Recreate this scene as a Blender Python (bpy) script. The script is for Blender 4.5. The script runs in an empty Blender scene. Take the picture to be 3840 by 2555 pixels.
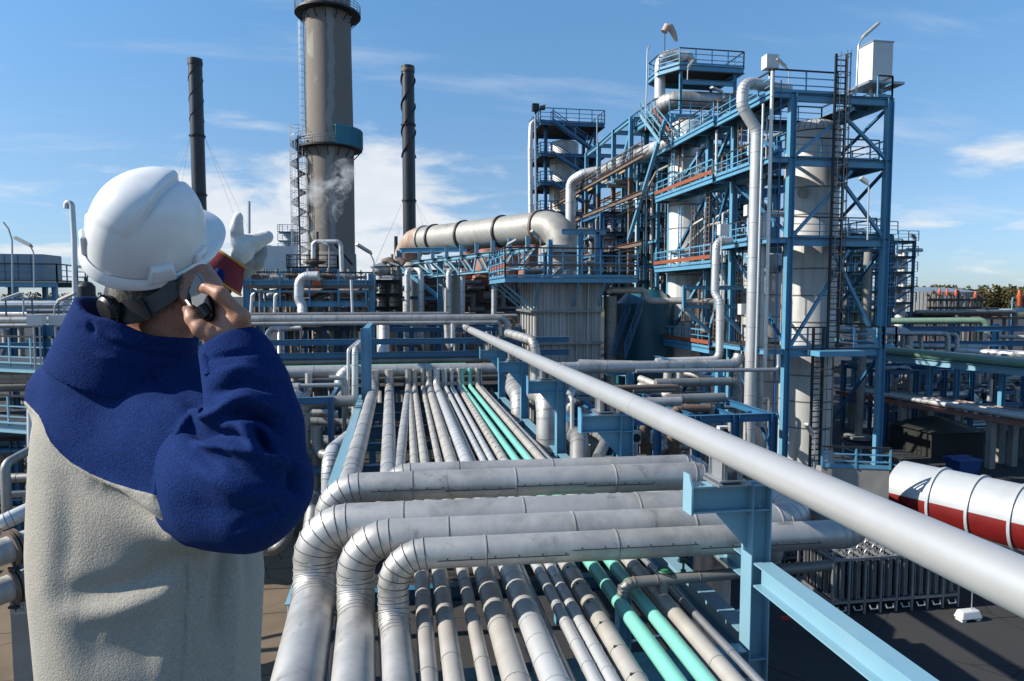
import bpy, math, random
import numpy as np
from mathutils import Vector, Matrix
S = bpy.context.scene
COL = S.collection
rad = math.radians
# ------------------------------------------------------------------ camera
EYE = 11.0
YAW, PITCH, F, CX, CY = rad(9.75), rad(3.83), 2560.0, 1920.0, 1277.5
_sy, _cy, _sp, _cp = math.sin(YAW), math.cos(YAW), math.sin(PITCH), math.cos(PITCH)
CAM = Vector((0, 0, EYE))
FW, UP, RT = Vector((_sy*_cp, _cy*_cp, -_sp)), Vector((_sy*_sp, _cy*_sp, _cp)), Vector((_cy, -_sy, 0))
cd = bpy.data.cameras.new('camera'); cam = bpy.data.objects.new('camera', cd); COL.objects.link(cam)
cd.sensor_width = 36; cd.lens = 24; cd.clip_start = 0.05; cd.clip_end = 6000
cam.location = CAM; cam.rotation_euler = (math.pi/2 - PITCH, 0, -YAW)
S.camera = cam
# ------------------------------------------------------------------ light
SUN_AZ = rad(3)       # sun stands to the left (-X), this far ahead
SUN_EL = rad(34)
sd = Vector((-math.cos(SUN_AZ)*math.cos(SUN_EL), math.sin(SUN_AZ)*math.cos(SUN_EL), math.sin(SUN_EL)))
sl = bpy.data.lights.new('sun', 'SUN'); sun = bpy.data.objects.new('sun', sl); COL.objects.link(sun)
sl.energy = 5.0; sl.angle = rad(0.5); sl.color = (1, 0.94, 0.84)
sun.rotation_euler = (-sd).to_track_quat('-Z', 'Y').to_euler(); sun.location = (0, 0, 60)
S.view_settings.view_transform = 'Standard'; S.view_settings.look = 'None'
S.view_settings.exposure = 0.50; S.view_settings.gamma = 1
W = bpy.data.worlds.new("World"); S.world = W; W.use_nodes = True
def build_world():
    nt = W.node_tree; N = nt.nodes; L = nt.links; N.clear()
    def nd(t, **k):
        n = N.new(t)
        for a, b in k.items(): setattr(n, a, b)
        return n
    def m(op, a, b=None, c=None):
        n = nd('ShaderNodeMath', operation=op)
        for i, v in enumerate((a, b, c)):
            if v is None: continue
            if isinstance(v, (int, float)): n.inputs[i].default_value = v
            else: L.new(v, n.inputs[i])
        return n.outputs[0]
    out = nd('ShaderNodeOutputWorld'); bg = nd('ShaderNodeBackground')
    sky = nd('ShaderNodeTexSky', sky_type='NISHITA', sun_disc=False)
    sky.sun_elevation = SUN_EL; sky.sun_rotation = math.atan2(sd.x, sd.y)
    sky.altitude = 60; sky.air_density = 1.0; sky.dust_density = 0.25; sky.ozone_density = 2.2
    tc = nd('ShaderNodeTexCoord'); sx = nd('ShaderNodeSeparateXYZ'); L.new(tc.outputs['Generated'], sx.inputs[0])
    x, y, z = sx.outputs
    zz = m('MAXIMUM', z, 0.0)
    k = m('ADD', zz, 0.16)
    u, v = m('DIVIDE', x, k), m('DIVIDE', y, k)
    cx = nd('ShaderNodeCombineXYZ'); L.new(u, cx.inputs[0]); L.new(v, cx.inputs[1])
    n1 = nd('ShaderNodeTexNoise'); n1.inputs['Scale'].default_value = 1.75; n1.inputs['Detail'].default_value = 9
    n1.inputs['Roughness'].default_value = 0.56; n1.inputs['Distortion'].default_value = 0.35
    mp = nd('ShaderNodeMapping'); mp.inputs['Location'].default_value = (3.1, 7.35, 0.4); mp.inputs['Scale'].default_value = (1.0, 1.0, 1)
    L.new(cx.outputs[0], mp.inputs[0]); L.new(mp.outputs[0], n1.inputs['Vector'])
    # cumulus bank: azimuth round the chimney, low over the horizon
    az = m('ARCTAN2', x, y)
    az0 = m('ABSOLUTE', m('SUBTRACT', az, rad(-6.5)))
    wa = nd('ShaderNodeMapRange', interpolation_type='SMOOTHSTEP'); L.new(az0, wa.inputs[0])
    wa.inputs[1].default_value = rad(6); wa.inputs[2].default_value = rad(17); wa.inputs[3].default_value = 1; wa.inputs[4].default_value = 0
    we = nd('ShaderNodeMapRange', interpolation_type='SMOOTHSTEP'); L.new(z, we.inputs[0])
    we.inputs[1].default_value = 0.15; we.inputs[2].default_value = 0.26; we.inputs[3].default_value = 1; we.inputs[4].default_value = 0
    bank = m('MULTIPLY', wa.outputs[0], we.outputs[0])
    lowb = nd('ShaderNodeMapRange', interpolation_type='SMOOTHSTEP'); L.new(z, lowb.inputs[0])
    lowb.inputs[1].default_value = 0.08; lowb.inputs[2].default_value = 0.3; lowb.inputs[3].default_value = 0.10; lowb.inputs[4].default_value = -0.05
    dens = m('ADD', m('ADD', n1.outputs[0], m('MULTIPLY', bank, 0.25)), lowb.outputs[0])
    cr = nd('ShaderNodeMapRange', interpolation_type='SMOOTHSTEP'); L.new(dens, cr.inputs[0])
    cr.inputs[1].default_value = 0.585; cr.inputs[2].default_value = 0.80; cr.inputs[3].default_value = 0; cr.inputs[4].default_value = 0.86
    # thin streaks
    n2 = nd('ShaderNodeTexNoise'); n2.inputs['Scale'].default_value = 1.1; n2.inputs['Detail'].default_value = 6; n2.inputs['Roughness'].default_value = .6
    mp2 = nd('ShaderNodeMapping'); mp2.inputs['Scale'].default_value = (0.8, 2.6, 1); mp2.inputs['Rotation'].default_value = (0, 0, rad(-24)); mp2.inputs['Location'].default_value = (1.7, 0.2, 0)
    L.new(cx.outputs[0], mp2.inputs[0]); L.new(mp2.outputs[0], n2.inputs['Vector'])
    c2 = nd('ShaderNodeMapRange', interpolation_type='SMOOTHSTEP'); L.new(n2.outputs[0], c2.inputs[0])
    c2.inputs[1].default_value = 0.52; c2.inputs[2].default_value = 0.8; c2.inputs[3].default_value = 0; c2.inputs[4].default_value = 0.34
    cov = m('MAXIMUM', cr.outputs[0], c2.outputs[0])
    # cloud colour with a little internal shade
    n3 = nd('ShaderNodeTexNoise'); n3.inputs['Scale'].default_value = 3.2; n3.inputs['Detail'].default_value = 5
    L.new(mp.outputs[0], n3.inputs['Vector'])
    cc = nd('ShaderNodeMix', data_type='RGBA'); L.new(n3.outputs[0], cc.inputs['Factor'])
    cc.inputs['A'].default_value = (6.6, 7.2, 8.0, 1); cc.inputs['B'].default_value = (9.6, 9.5, 9.4, 1)
    # colour balance of the clear sky by height (camera white balance): cooler low down, brighter high up
    gr = nd('ShaderNodeValToRGB'); e = gr.color_ramp.elements; L.new(m('MULTIPLY', zz, 1.0), gr.inputs[0])
    e.new(.5); e.new(.5)
    for q, (p, c) in zip(e, ((0, (.32,.42,.64)), (.16, (.475,.565,.655)), (.39, (.53,.765,.86)), (1, (.5,.72,.84)))): q.position = p; q.color = c+(1,)
    hs = nd('ShaderNodeMix', data_type='RGBA', blend_type='MULTIPLY'); hs.inputs['Factor'].default_value = 1
    sc2 = nd('ShaderNodeMix', data_type='RGBA', blend_type='MULTIPLY'); sc2.inputs['Factor'].default_value = 1; sc2.inputs['B'].default_value = (2,2,2,1)
    L.new(sky.outputs[0], sc2.inputs['A']); L.new(sc2.outputs['Result'], hs.inputs['A']); L.new(gr.outputs[0], hs.inputs['B'])
    mx = nd('ShaderNodeMix', data_type='RGBA'); L.new(cov, mx.inputs['Factor'])
    L.new(hs.outputs['Result'], mx.inputs['A']); L.new(cc.outputs['Result'], mx.inputs['B'])
    L.new(mx.outputs['Result'], bg.inputs['Color']); bg.inputs['Strength'].default_value = 0.075
    L.new(bg.outputs[0], out.inputs['Surface'])
build_world()
S.cycles.max_bounces = 6; S.cycles.diffuse_bounces = 1; S.cycles.glossy_bounces = 3; S.cycles.volume_bounces = 1
S.cycles.sample_clamp_indirect = 6

# ------------------------------------------------------------------ pixel geometry (photograph coordinates, 3840 wide)
def ray(px, py): return FW + RT*((px-CX)/F) + UP*((CY-py)/F)
def P(px, py, d): return CAM + ray(px, py)*d
def hit(px, py, x=None, y=None, z=None):
    r = ray(px, py)
    t = (x/r.x) if x is not None else (y/r.y) if y is not None else ((z-EYE)/r.z)
    return CAM + r*t
def V(*a): return Vector(a)

# ------------------------------------------------------------------ mesh builder
class MB:
    def __init__(s): s.v = []; s.f = []; s.m = []; s.mi = 0
    def add(s, vs, fs, mi=None):
        o = len(s.v); s.v.extend(vs)
        k = s.mi if mi is None else mi
        for f in fs: s.f.append([i+o for i in f]); s.m.append(k)
    def box2(s, a, b, mi=None):
        (x0, y0, z0), (x1, y1, z1) = a, b
        s.add([(x0,y0,z0),(x1,y0,z0),(x1,y1,z0),(x0,y1,z0),(x0,y0,z1),(x1,y0,z1),(x1,y1,z1),(x0,y1,z1)],
              [(0,3,2,1),(4,5,6,7),(0,1,5,4),(1,2,6,5),(2,3,7,6),(3,0,4,7)], mi)
    def box(s, c, sz, mi=None, rz=0):
        h = Vector(sz)/2; c = Vector(c)
        if rz == 0: s.box2(c-h, c+h, mi); return
        R = Matrix.Rotation(rz, 3, 'Z'); vs = []
        for z in (-1, 1):
            for x, y in ((-1,-1),(1,-1),(1,1),(-1,1)): vs.append(tuple(c + R @ Vector((x*h.x, y*h.y, z*h.z))))
        s.add(vs, [(0,3,2,1),(4,5,6,7),(0,1,5,4),(1,2,6,5),(2,3,7,6),(3,0,4,7)], mi)
    def frame(s, a, b, up=(0,0,1)):
        a, b = Vector(a), Vector(b); d = (b-a).normalized(); u = Vector(up)
        if abs(d.dot(u)) > 0.98: u = Vector((0, 1, 0)) if abs(d.y) < .9 else Vector((1, 0, 0))
        sd_ = d.cross(u).normalized(); u = sd_.cross(d).normalized()
        return a, b, d, sd_, u
    def beam(s, a, b, w, h=None, up=(0,0,1), mi=None, off=(0,0)):
        h = h or w; a, b, d, x, u = s.frame(a, b, up)
        o = x*off[0] + u*off[1]; vs = []
        for p in (a, b):
            for i, j in ((-1,-1),(1,-1),(1,1),(-1,1)): vs.append(tuple(p + o + x*(i*w/2) + u*(j*h/2)))
        s.add(vs, [(0,1,2,3),(7,6,5,4),(0,4,5,1),(1,5,6,2),(2,6,7,3),(3,7,4,0)], mi)
    def hbeam(s, a, b, w, h, t=None, up=(0,0,1), mi=None):   # I section, flanges across `up`
        t = t or max(0.015, min(w, h)*0.09)
        s.beam(a, b, w, t, up, mi, (0, (h-t)/2)); s.beam(a, b, w, t, up, mi, (0, -(h-t)/2)); s.beam(a, b, t*.8, h-2*t, up, mi)
    def tube(s, pts, r, n=12, cap=True, mi=None, closed=False):
        pts = [Vector(p) for p in pts]; m = len(pts)
        rs = r if isinstance(r, (list, tuple)) else [r]*m
        T = []
        for i in range(m):
            if closed: t = (pts[(i+1) % m]-pts[i]).normalized() + (pts[i]-pts[i-1]).normalized()
            elif i == 0: t = pts[1]-pts[0]
            elif i == m-1: t = pts[-1]-pts[-2]
            else: t = (pts[i+1]-pts[i]).normalized() + (pts[i]-pts[i-1]).normalized()
            T.append(t.normalized())
        u = Vector((0, 0, 1)) if abs(T[0].z) < .9 else Vector((0, 1, 0))
        x = T[0].cross(u).normalized()
        vs = []
        for i in range(m):
            x = (x - T[i]*x.dot(T[i])).normalized(); y = T[i].cross(x)
            for k in range(n):
                a = 2*math.pi*k/n; vs.append(tuple(pts[i] + (x*math.cos(a) + y*math.sin(a))*rs[i]))
        fs = []
        for i in range(m if closed else m-1):
            i2 = (i+1) % m
            for k in range(n):
                k2 = (k+1) % n; fs.append((i*n+k, i*n+k2, i2*n+k2, i2*n+k))
        if cap and not closed: fs.append(tuple(range(n-1, -1, -1))); fs.append(tuple(range((m-1)*n, m*n)))
        s.add(vs, fs, mi)
    def cyl(s, a, b, r, r2=None, n=16, mi=None): s.tube([a, b], [r, r if r2 is None else r2], n, True, mi)
    def lathe(s, c, prof, n=32, mi=None, axis=(0,0,1), cap=True):
        c = Vector(c); ax = Vector(axis).normalized()
        u = Vector((1,0,0)) if abs(ax.x) < .9 else Vector((0,1,0)); x = (u-ax*u.dot(ax)).normalized(); y = ax.cross(x)
        vs = []
        for r, z in prof:
            for k in range(n):
                a = 2*math.pi*k/n; vs.append(tuple(c + ax*z + (x*math.cos(a)+y*math.sin(a))*max(r, 1e-4)))
        fs = []; m = len(prof)
        for i in range(m-1):
            for k in range(n):
                k2 = (k+1) % n; fs.append((i*n+k, i*n+k2, (i+1)*n+k2, (i+1)*n+k))
        if cap: fs.append(tuple(range(n-1, -1, -1))); fs.append(tuple(range((m-1)*n, m*n)))
        s.add(vs, fs, mi)
    def prism(s, poly, ext, mi=None):      # polygon (3-D points) pushed along ext
        n = len(poly); e = Vector(ext); vs = [tuple(Vector(p)) for p in poly] + [tuple(Vector(p)+e) for p in poly]
        s.add(vs, [tuple(range(n-1, -1, -1)), tuple(range(n, 2*n))] + [(i, (i+1) % n, (i+1) % n+n, i+n) for i in range(n)], mi)
    def ladder(s, a, b, w, side, n=None, r=.025, mi=None):
        a, b, x = Vector(a), Vector(b), Vector(side).normalized()*(w/2)
        s.beam(a-x, b-x, r*2, r*2.4, up=side, mi=mi); s.beam(a+x, b+x, r*2, r*2.4, up=side, mi=mi)
        n = n or int((b-a).length/.3)
        for i in range(1, n): p = a.lerp(b, i/n); s.beam(p-x, p+x, r*1.1, r*1.1, mi=mi)
    def rail(s, pts, h=1.1, post=1.5, w=.05, mids=2, toe=True, mi=0, mit=None, mitoe=None):   # guard rail along a polyline
        pts = [Vector(p) for p in pts]
        for a, b in zip(pts[:-1], pts[1:]):
            L_ = (b-a).length
            if L_ < .05: continue
            k = max(1, round(L_/post)); up = Vector((0,0,1))
            s.beam(a+up*h, b+up*h, w*1.1, w*1.1, mi=mi if mit is None else mit)
            for j in range(1, mids+1): q = up*(h*j/(mids+1)); s.beam(a+q, b+q, w*.7, w*.7, mi=mi)
            if toe: s.beam(a+up*.09, b+up*.09, w*.3, .15, mi=mi if mitoe is None else mitoe)
            for i in range(k+1):
                p = a.lerp(b, i/k); s.beam(p, p+up*(h-w*.55), w, w, up=(b-a), mi=mi)
    def stair(s, a, b, w, side, mi=0, h=1.0, rw=.05, rails=(1, 1), mistep=None):     # a bottom, b top
        a, b = Vector(a), Vector(b); x = Vector(side).normalized()*(w/2)
        s.beam(a-x, b-x, .06, .26, mi=mi); s.beam(a+x, b+x, .06, .26, mi=mi)
        n = max(3, int(abs(b.z-a.z)/.2)); d = (b-a); d.z = 0; d = d.normalized()
        for i in range(1, n):
            p = a.lerp(b, i/n); s.beam(p-x*.95, p+x*.95, .24, .03, mi=mi if mistep is None else mistep)
        up = Vector((0,0,1))
        for sg, on in zip((-1, 1), rails):
            if not on: continue
            s.beam(a+x*sg+up*h, b+x*sg+up*h, rw, rw, mi=mi); s.beam(a+x*sg+up*h*.5, b+x*sg+up*h*.5, rw*.7, rw*.7, mi=mi)
            k = max(2, int((b-a).length/1.4))
            for i in range(k+1): p = a.lerp(b, i/k)+x*sg; s.beam(p, p+up*h, rw, rw, up=d, mi=mi)
    def build(s, name, mats, parent=None, sharp=38, org=None):
        if not isinstance(mats, (list, tuple)): mats = [mats]
        v = np.array(s.v, dtype=float)
        if parent is not None: o = Vector(ORG[parent.name])
        elif org is not None: o = Vector(org)
        else: o = Vector(((v[:,0].min()+v[:,0].max())/2, (v[:,1].min()+v[:,1].max())/2, v[:,2].min()))
        v = v - np.array(o)
        me = bpy.data.meshes.new(name); me.from_pydata(v.tolist(), [], s.f)
        for m in mats: me.materials.append(m)
        if len(mats) > 1: me.polygons.foreach_set('material_index', s.m)
        me.polygons.foreach_set('use_smooth', [True]*len(s.f)); me.set_sharp_from_angle(angle=rad(sharp))
        me.update()
        ob = bpy.data.objects.new(name, me); COL.objects.link(ob)
        if parent is not None: ob.parent = parent
        else: ob.location = o
        ORG[ob.name] = tuple(o)
        return ob
ORG = {}
LABELS = {}
def tag(o, label, cat, group=None, kind=None):
    o['label'] = label; o['category'] = cat
    if group: o['group'] = group
    if kind: o['kind'] = kind
    return o
def thing(name, label, cat, loc, group=None):
    o = bpy.data.objects.new(name, None); COL.objects.link(o); o.location = Vector(loc); o.empty_display_size = .3
    ORG[o.name] = tuple(loc); return tag(o, label, cat, group)
def struct(name, mb, mats): o = mb.build(name, mats); o['kind'] = 'structure'; return o

# ------------------------------------------------------------------ pipes
def fillet(pts, R, k=7):
    pts = [Vector(p) for p in pts]; out = [pts[0]]; arcs = []
    for i in range(1, len(pts)-1):
        p, a, b = pts[i], (pts[i-1]-pts[i]).normalized(), (pts[i+1]-pts[i]).normalized()
        ang = math.acos(max(-1, min(1, a.dot(b)))); half = ang/2
        if ang > math.pi-.03: out.append(p); continue
        t = min(R/math.tan(half), (pts[i-1]-p).length*.49 if i > 1 else (pts[i-1]-p).length*.98, (pts[i+1]-p).length*.49 if i < len(pts)-2 else (pts[i+1]-p).length*.98)
        r = t*math.tan(half); c = p + (a+b).normalized()*(r/math.sin(half))
        s0, s1 = (p+a*t)-c, (p+b*t)-c; om = math.acos(max(-1, min(1, s0.normalized().dot(s1.normalized()))))
        n = max(2, round(k*om/1.57)); arc = []
        for j in range(n+1):
            f = j/n; q = (s0*math.sin((1-f)*om) + s1*math.sin(f*om))/math.sin(om); arc.append(c+q)
        out.extend(arc); arcs.append(arc)
    out.append(pts[-1]); return out, arcs
def ring(mb, p, d, r, w=.03, mi=0, mi2=1, n=20):
    d = Vector(d).normalized(); p = Vector(p)
    mb.tube([p-d*w/2, p+d*w/2], r*1.0+.010, n, True, mi); mb.tube([p+d*w*.5, p+d*w*1.0], r+.004, n, False, mi2)
def pipe(mb, pts, r, bend=3.0, n=18, band=0, gore=False, k=7, phase=.5, w=.03, mi=0):
    line, arcs = fillet(pts, r*bend, k)
    mb.tube(line, r, n, mi=mi)
    if gore:
        for arc in arcs:
            for j in range(len(arc)):
                t = (arc[min(j+1, len(arc)-1)]-arc[max(j-1, 0)])
                ring(mb, arc[j], t, r, w, mi, mi+1 if mi == 0 else mi, n)
    if band:
        key = set()
        for arc in arcs:
            for q in arc: key.add(tuple(q))
        for a, b in zip(line[:-1], line[1:]):
            L_ = (b-a).length
            if L_ < band*.9: continue
            m = int(L_/band); 
            for j in range(m):
                q = a.lerp(b, (j+phase)*band/L_) if (j+phase)*band < L_ else None
                if q is not None: ring(mb, q, b-a, r, w, mi, mi+1 if mi == 0 else mi, n)
    return line
def pipe_thing(name, label, pts, r, mats, cat='pipe', group=None, **k):
    mb = MB(); pipe(mb, pts, r, **k); o = mb.build(name, mats); return tag(o, label, cat, group)
# ------------------------------------------------------------------ materials
MATS = {}
ALB = .80; FULL = {'helmet_plastic', 'white_leather'}
def new_mat(name):
    m = bpy.data.materials.new(name); m.use_nodes = True; nt = m.node_tree; b = nt.nodes['Principled BSDF']; MATS[name] = m
    return m, nt, b
def sock(b, k, v):
    if isinstance(v, tuple): v = v if len(v) == 4 else v+(1,)
    b.inputs[k].default_value = v
def ramp(nt, fac, stops):
    r = nt.nodes.new('ShaderNodeValToRGB'); e = r.color_ramp.elements
    while len(e) < len(stops): e.new(0.5)
    for q, (p, c) in zip(e, stops): q.position = p; q.color = c if len(c) == 4 else tuple(c)+(1,)
    nt.links.new(fac, r.inputs[0]); return r.outputs[0]
def noise(nt, scale, detail=4, rough=.55, vscale=(1,1,1), dist=0):
    tc = nt.nodes.new('ShaderNodeTexCoord'); mp = nt.nodes.new('ShaderNodeMapping'); mp.inputs['Scale'].default_value = vscale
    n = nt.nodes.new('ShaderNodeTexNoise'); n.inputs['Scale'].default_value = scale; n.inputs['Detail'].default_value = detail
    n.inputs['Roughness'].default_value = rough; n.inputs['Distortion'].default_value = dist
    nt.links.new(tc.outputs['Object'], mp.inputs[0]); nt.links.new(mp.outputs[0], n.inputs['Vector']); return n.outputs[0]
def mixc(nt, fac, a, b, mode='MIX'):
    n = nt.nodes.new('ShaderNodeMix'); n.data_type = 'RGBA'; n.blend_type = mode
    for k, v in (('Factor', fac), ('A', a), ('B', b)):
        if isinstance(v, (tuple,)): n.inputs[k].default_value = v if len(v) == 4 else v+(1,)
        elif isinstance(v, (int, float)): n.inputs[k].default_value = v
        else: nt.links.new(v, n.inputs[k])
    return n.outputs['Result']
def bump(nt, b, h, strength=.2, dist=.02):
    n = nt.nodes.new('ShaderNodeBump'); n.inputs['Strength'].default_value = strength; n.inputs['Distance'].default_value = dist
    nt.links.new(h, n.inputs['Height']); nt.links.new(n.outputs[0], b.inputs['Normal'])
def mat(name, col, col2=None, rough=.5, metal=0, scale=2.0, spec=.5, bumps=0, bscale=None, dirt=None, dirt_amt=.35, vscale=(1,1,1), rough2=None):
    m, nt, b = new_mat(name); col2 = col2 or tuple(c*.8 for c in col)
    if name not in FULL: col, col2 = tuple(c*ALB for c in col[:3]), tuple(c*ALB for c in col2[:3])
    c = ramp(nt, noise(nt, scale, 5, .6, vscale), [(.35, col), (.68, col2)])
    if name == 'aluminium_cladding':      # soot smears and water marks on the lagging sheets
        s_ = ramp(nt, noise(nt, 1.9, 7, .66, (1,1,.5), .7), [(.60, (0,0,0)), (.70, (.8,)*3)]); c = mixc(nt, s_, c, (.15,.135,.115))
        w_ = ramp(nt, noise(nt, 5.5, 4, .6, (1,1,.25), .2), [(.45, (0,0,0)), (.75, (.45,)*3)]); c = mixc(nt, w_, c, (.34,.325,.30))
    if dirt:
        d = ramp(nt, noise(nt, scale*.55, 7, .68, (vscale[0], vscale[1], vscale[2]*.45), .4), [(.5, (0,0,0)), (.72, (dirt_amt,)*3)])
        c = mixc(nt, d, c, dirt)
    nt.links.new(c, b.inputs['Base Color'])
    sock(b, 'Metallic', metal); sock(b, 'Roughness', rough); sock(b, 'Specular IOR Level', spec)
    if rough2 is not None:
        rr = ramp(nt, noise(nt, scale*1.7, 4), [(.3, (rough,)*3), (.7, (rough2,)*3)]); nt.links.new(rr, b.inputs['Roughness'])
    if bumps: bump(nt, b, noise(nt, bscale or scale*3, 3), bumps, .02)
    return m
CLAD = mat('aluminium_cladding', (.62,.60,.565), (.54,.525,.50), .44, .55, 1.3, bumps=.14, bscale=2.2, dirt=(.13,.115,.10), dirt_amt=.55, rough2=.56)
CLADW = mat('bright_cladding', (.74,.74,.725), (.66,.66,.65), .40, .45, 1.0, bumps=.12, bscale=2.0, dirt=(.3,.28,.25), dirt_amt=.2, rough2=.5)
CLADB = mat('beige_cladding', (.56,.53,.48), (.47,.44,.395), .52, .25, 1.6, bumps=.25, bscale=2.6, dirt=(.22,.17,.12), dirt_amt=.3)
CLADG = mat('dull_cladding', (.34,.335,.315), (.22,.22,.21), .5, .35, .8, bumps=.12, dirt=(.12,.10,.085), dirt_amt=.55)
FARCLAD = mat('weathered_cladding', (.52,.52,.50), (.42,.42,.40), .5, .35, .5, dirt=(.17,.15,.13), dirt_amt=.45)
SEAM = mat('dark_seam', (.05,.048,.045), rough=.7)
WHITEPIPE = mat('silver_paint', (.60,.595,.58), (.55,.545,.535), .40, .40, 1.2, bumps=.05, dirt=(.4,.4,.4), dirt_amt=.25)
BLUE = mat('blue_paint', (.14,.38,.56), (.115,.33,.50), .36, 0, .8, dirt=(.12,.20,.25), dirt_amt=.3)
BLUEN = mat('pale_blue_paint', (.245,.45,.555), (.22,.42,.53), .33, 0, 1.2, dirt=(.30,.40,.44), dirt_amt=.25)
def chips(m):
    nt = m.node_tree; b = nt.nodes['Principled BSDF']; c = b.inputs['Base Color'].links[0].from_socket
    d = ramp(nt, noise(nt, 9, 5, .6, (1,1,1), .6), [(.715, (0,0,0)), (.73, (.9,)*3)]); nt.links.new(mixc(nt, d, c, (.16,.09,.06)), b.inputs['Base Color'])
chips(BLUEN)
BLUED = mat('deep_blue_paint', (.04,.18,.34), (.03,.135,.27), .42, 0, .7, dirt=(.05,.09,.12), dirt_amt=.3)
BROWN = mat('primer_brown_steel', (.20,.145,.11), (.13,.095,.075), .65, 0, 1.1, dirt=(.33,.12,.05), dirt_amt=.5)
BLACK = mat('black_steel', (.016,.017,.019), (.024,.024,.026), .5)
GRATE = mat('dark_grating', (.05,.05,.052), (.03,.03,.032), .7, 0, 8)
ORANGE = mat('red_oxide_board', (.36,.10,.045), (.29,.08,.035), .6, 0, 1.5)
GREEN = mat('mint_paint', (.24,.67,.54), (.22,.61,.50), .34, 0, 1.0, dirt=(.15,.38,.32), dirt_amt=.2)
GREENP = mat('sage_green_paint', (.24,.38,.27), (.20,.33,.235), .45, 0, .7, dirt=(.14,.2,.15), dirt_amt=.3)
CONC = mat('concrete', (.36,.34,.31), (.27,.255,.23), .85, 0, 1.2, bumps=.2, dirt=(.16,.14,.12), dirt_amt=.5)
GALV = mat('galvanised_steel', (.50,.515,.53), (.42,.43,.45), .42, .65, 2.5)
LAMPM = mat('lamp_housing', (.68,.66,.60), (.58,.56,.50), .5, 0, 3)
LENS = mat('lamp_lens', (.55,.56,.56), (.45,.46,.46), .15, 0, 9)
WHITEBOX = mat('white_enamel', (.76,.765,.76), (.70,.70,.69), .4, 0, 1.2, dirt=(.45,.42,.38), dirt_amt=.3)
TEALTANK = mat('shaded_teal_paint', (.02,.13,.19), (.016,.11,.165), .35, 0, .6)  # teal darkened all over, the tank's shade put into its colour
RUST = mat('rusty_duct', (.36,.17,.09), (.46,.40,.34), .7, .1, .9, dirt=(.42,.36,.29), dirt_amt=.6, bumps=.2)
RUSTRED = mat('red_rust_duct', (.38,.15,.085), (.30,.12,.07), .65, 0, .6, dirt=(.5,.28,.12), dirt_amt=.5)
DARKSTK = mat('dark_stack_paint', (.040,.047,.056), (.030,.035,.043), .42, .1, .35, dirt=(.075,.06,.05), dirt_amt=.4)
BLUECON = mat('blue_conduit', (.03,.13,.46), rough=.4)
def mk_duct():   # grey steel flue with rust bleeding from its joints
    m, nt, b = new_mat('grey_flue_steel')
    c = ramp(nt, noise(nt, .8, 7, .65, (1,1,1), .6), [(.3, (.215,.205,.185)), (.55, (.34,.325,.295)), (.72, (.26,.25,.23))])
    d = ramp(nt, noise(nt, .55, 8, .72, (1,1.2,.7), .8), [(.60, (0,0,0)), (.74, (.55,)*3)])
    c = mixc(nt, d, c, (.27,.155,.09)); nt.links.new(c, b.inputs['Base Color']); sock(b, 'Metallic', .2); sock(b, 'Roughness', .55)
    bump(nt, b, noise(nt, 1.2, 4), .15, .05); return m
FLUE = mk_duct()
def mk_stained(name, ca, cb, streak, amt=.8, per=.62):   # panels with rust and soot running down
    m, nt, b = new_mat(name)
    c = ramp(nt, noise(nt, .5, 5), [(.3, ca), (.7, cb)])
    s1 = ramp(nt, noise(nt, 2.2, 6, .6, (1, 1, .06), .2), [(.46, (0,0,0)), (.75, (amt,)*3)])
    c = mixc(nt, s1, c, streak); nt.links.new(c, b.inputs['Base Color']); sock(b, 'Roughness', .55); sock(b, 'Metallic', .2); return m
CASING = mk_stained('stained_casing', (.46,.46,.45), (.40,.40,.395), (.19,.16,.12))
VESSEL = mk_stained('stained_vessel_cladding', (.53,.52,.495), (.44,.435,.415), (.19,.17,.14), .75)
VESSELB = mk_stained('white_vessel_cladding', (.63,.625,.605), (.54,.535,.52), (.25,.235,.21), .75)
TANKW = mk_stained('far_tank_shell', (.29,.285,.275), (.25,.245,.235), (.20,.195,.185), .5)
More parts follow.
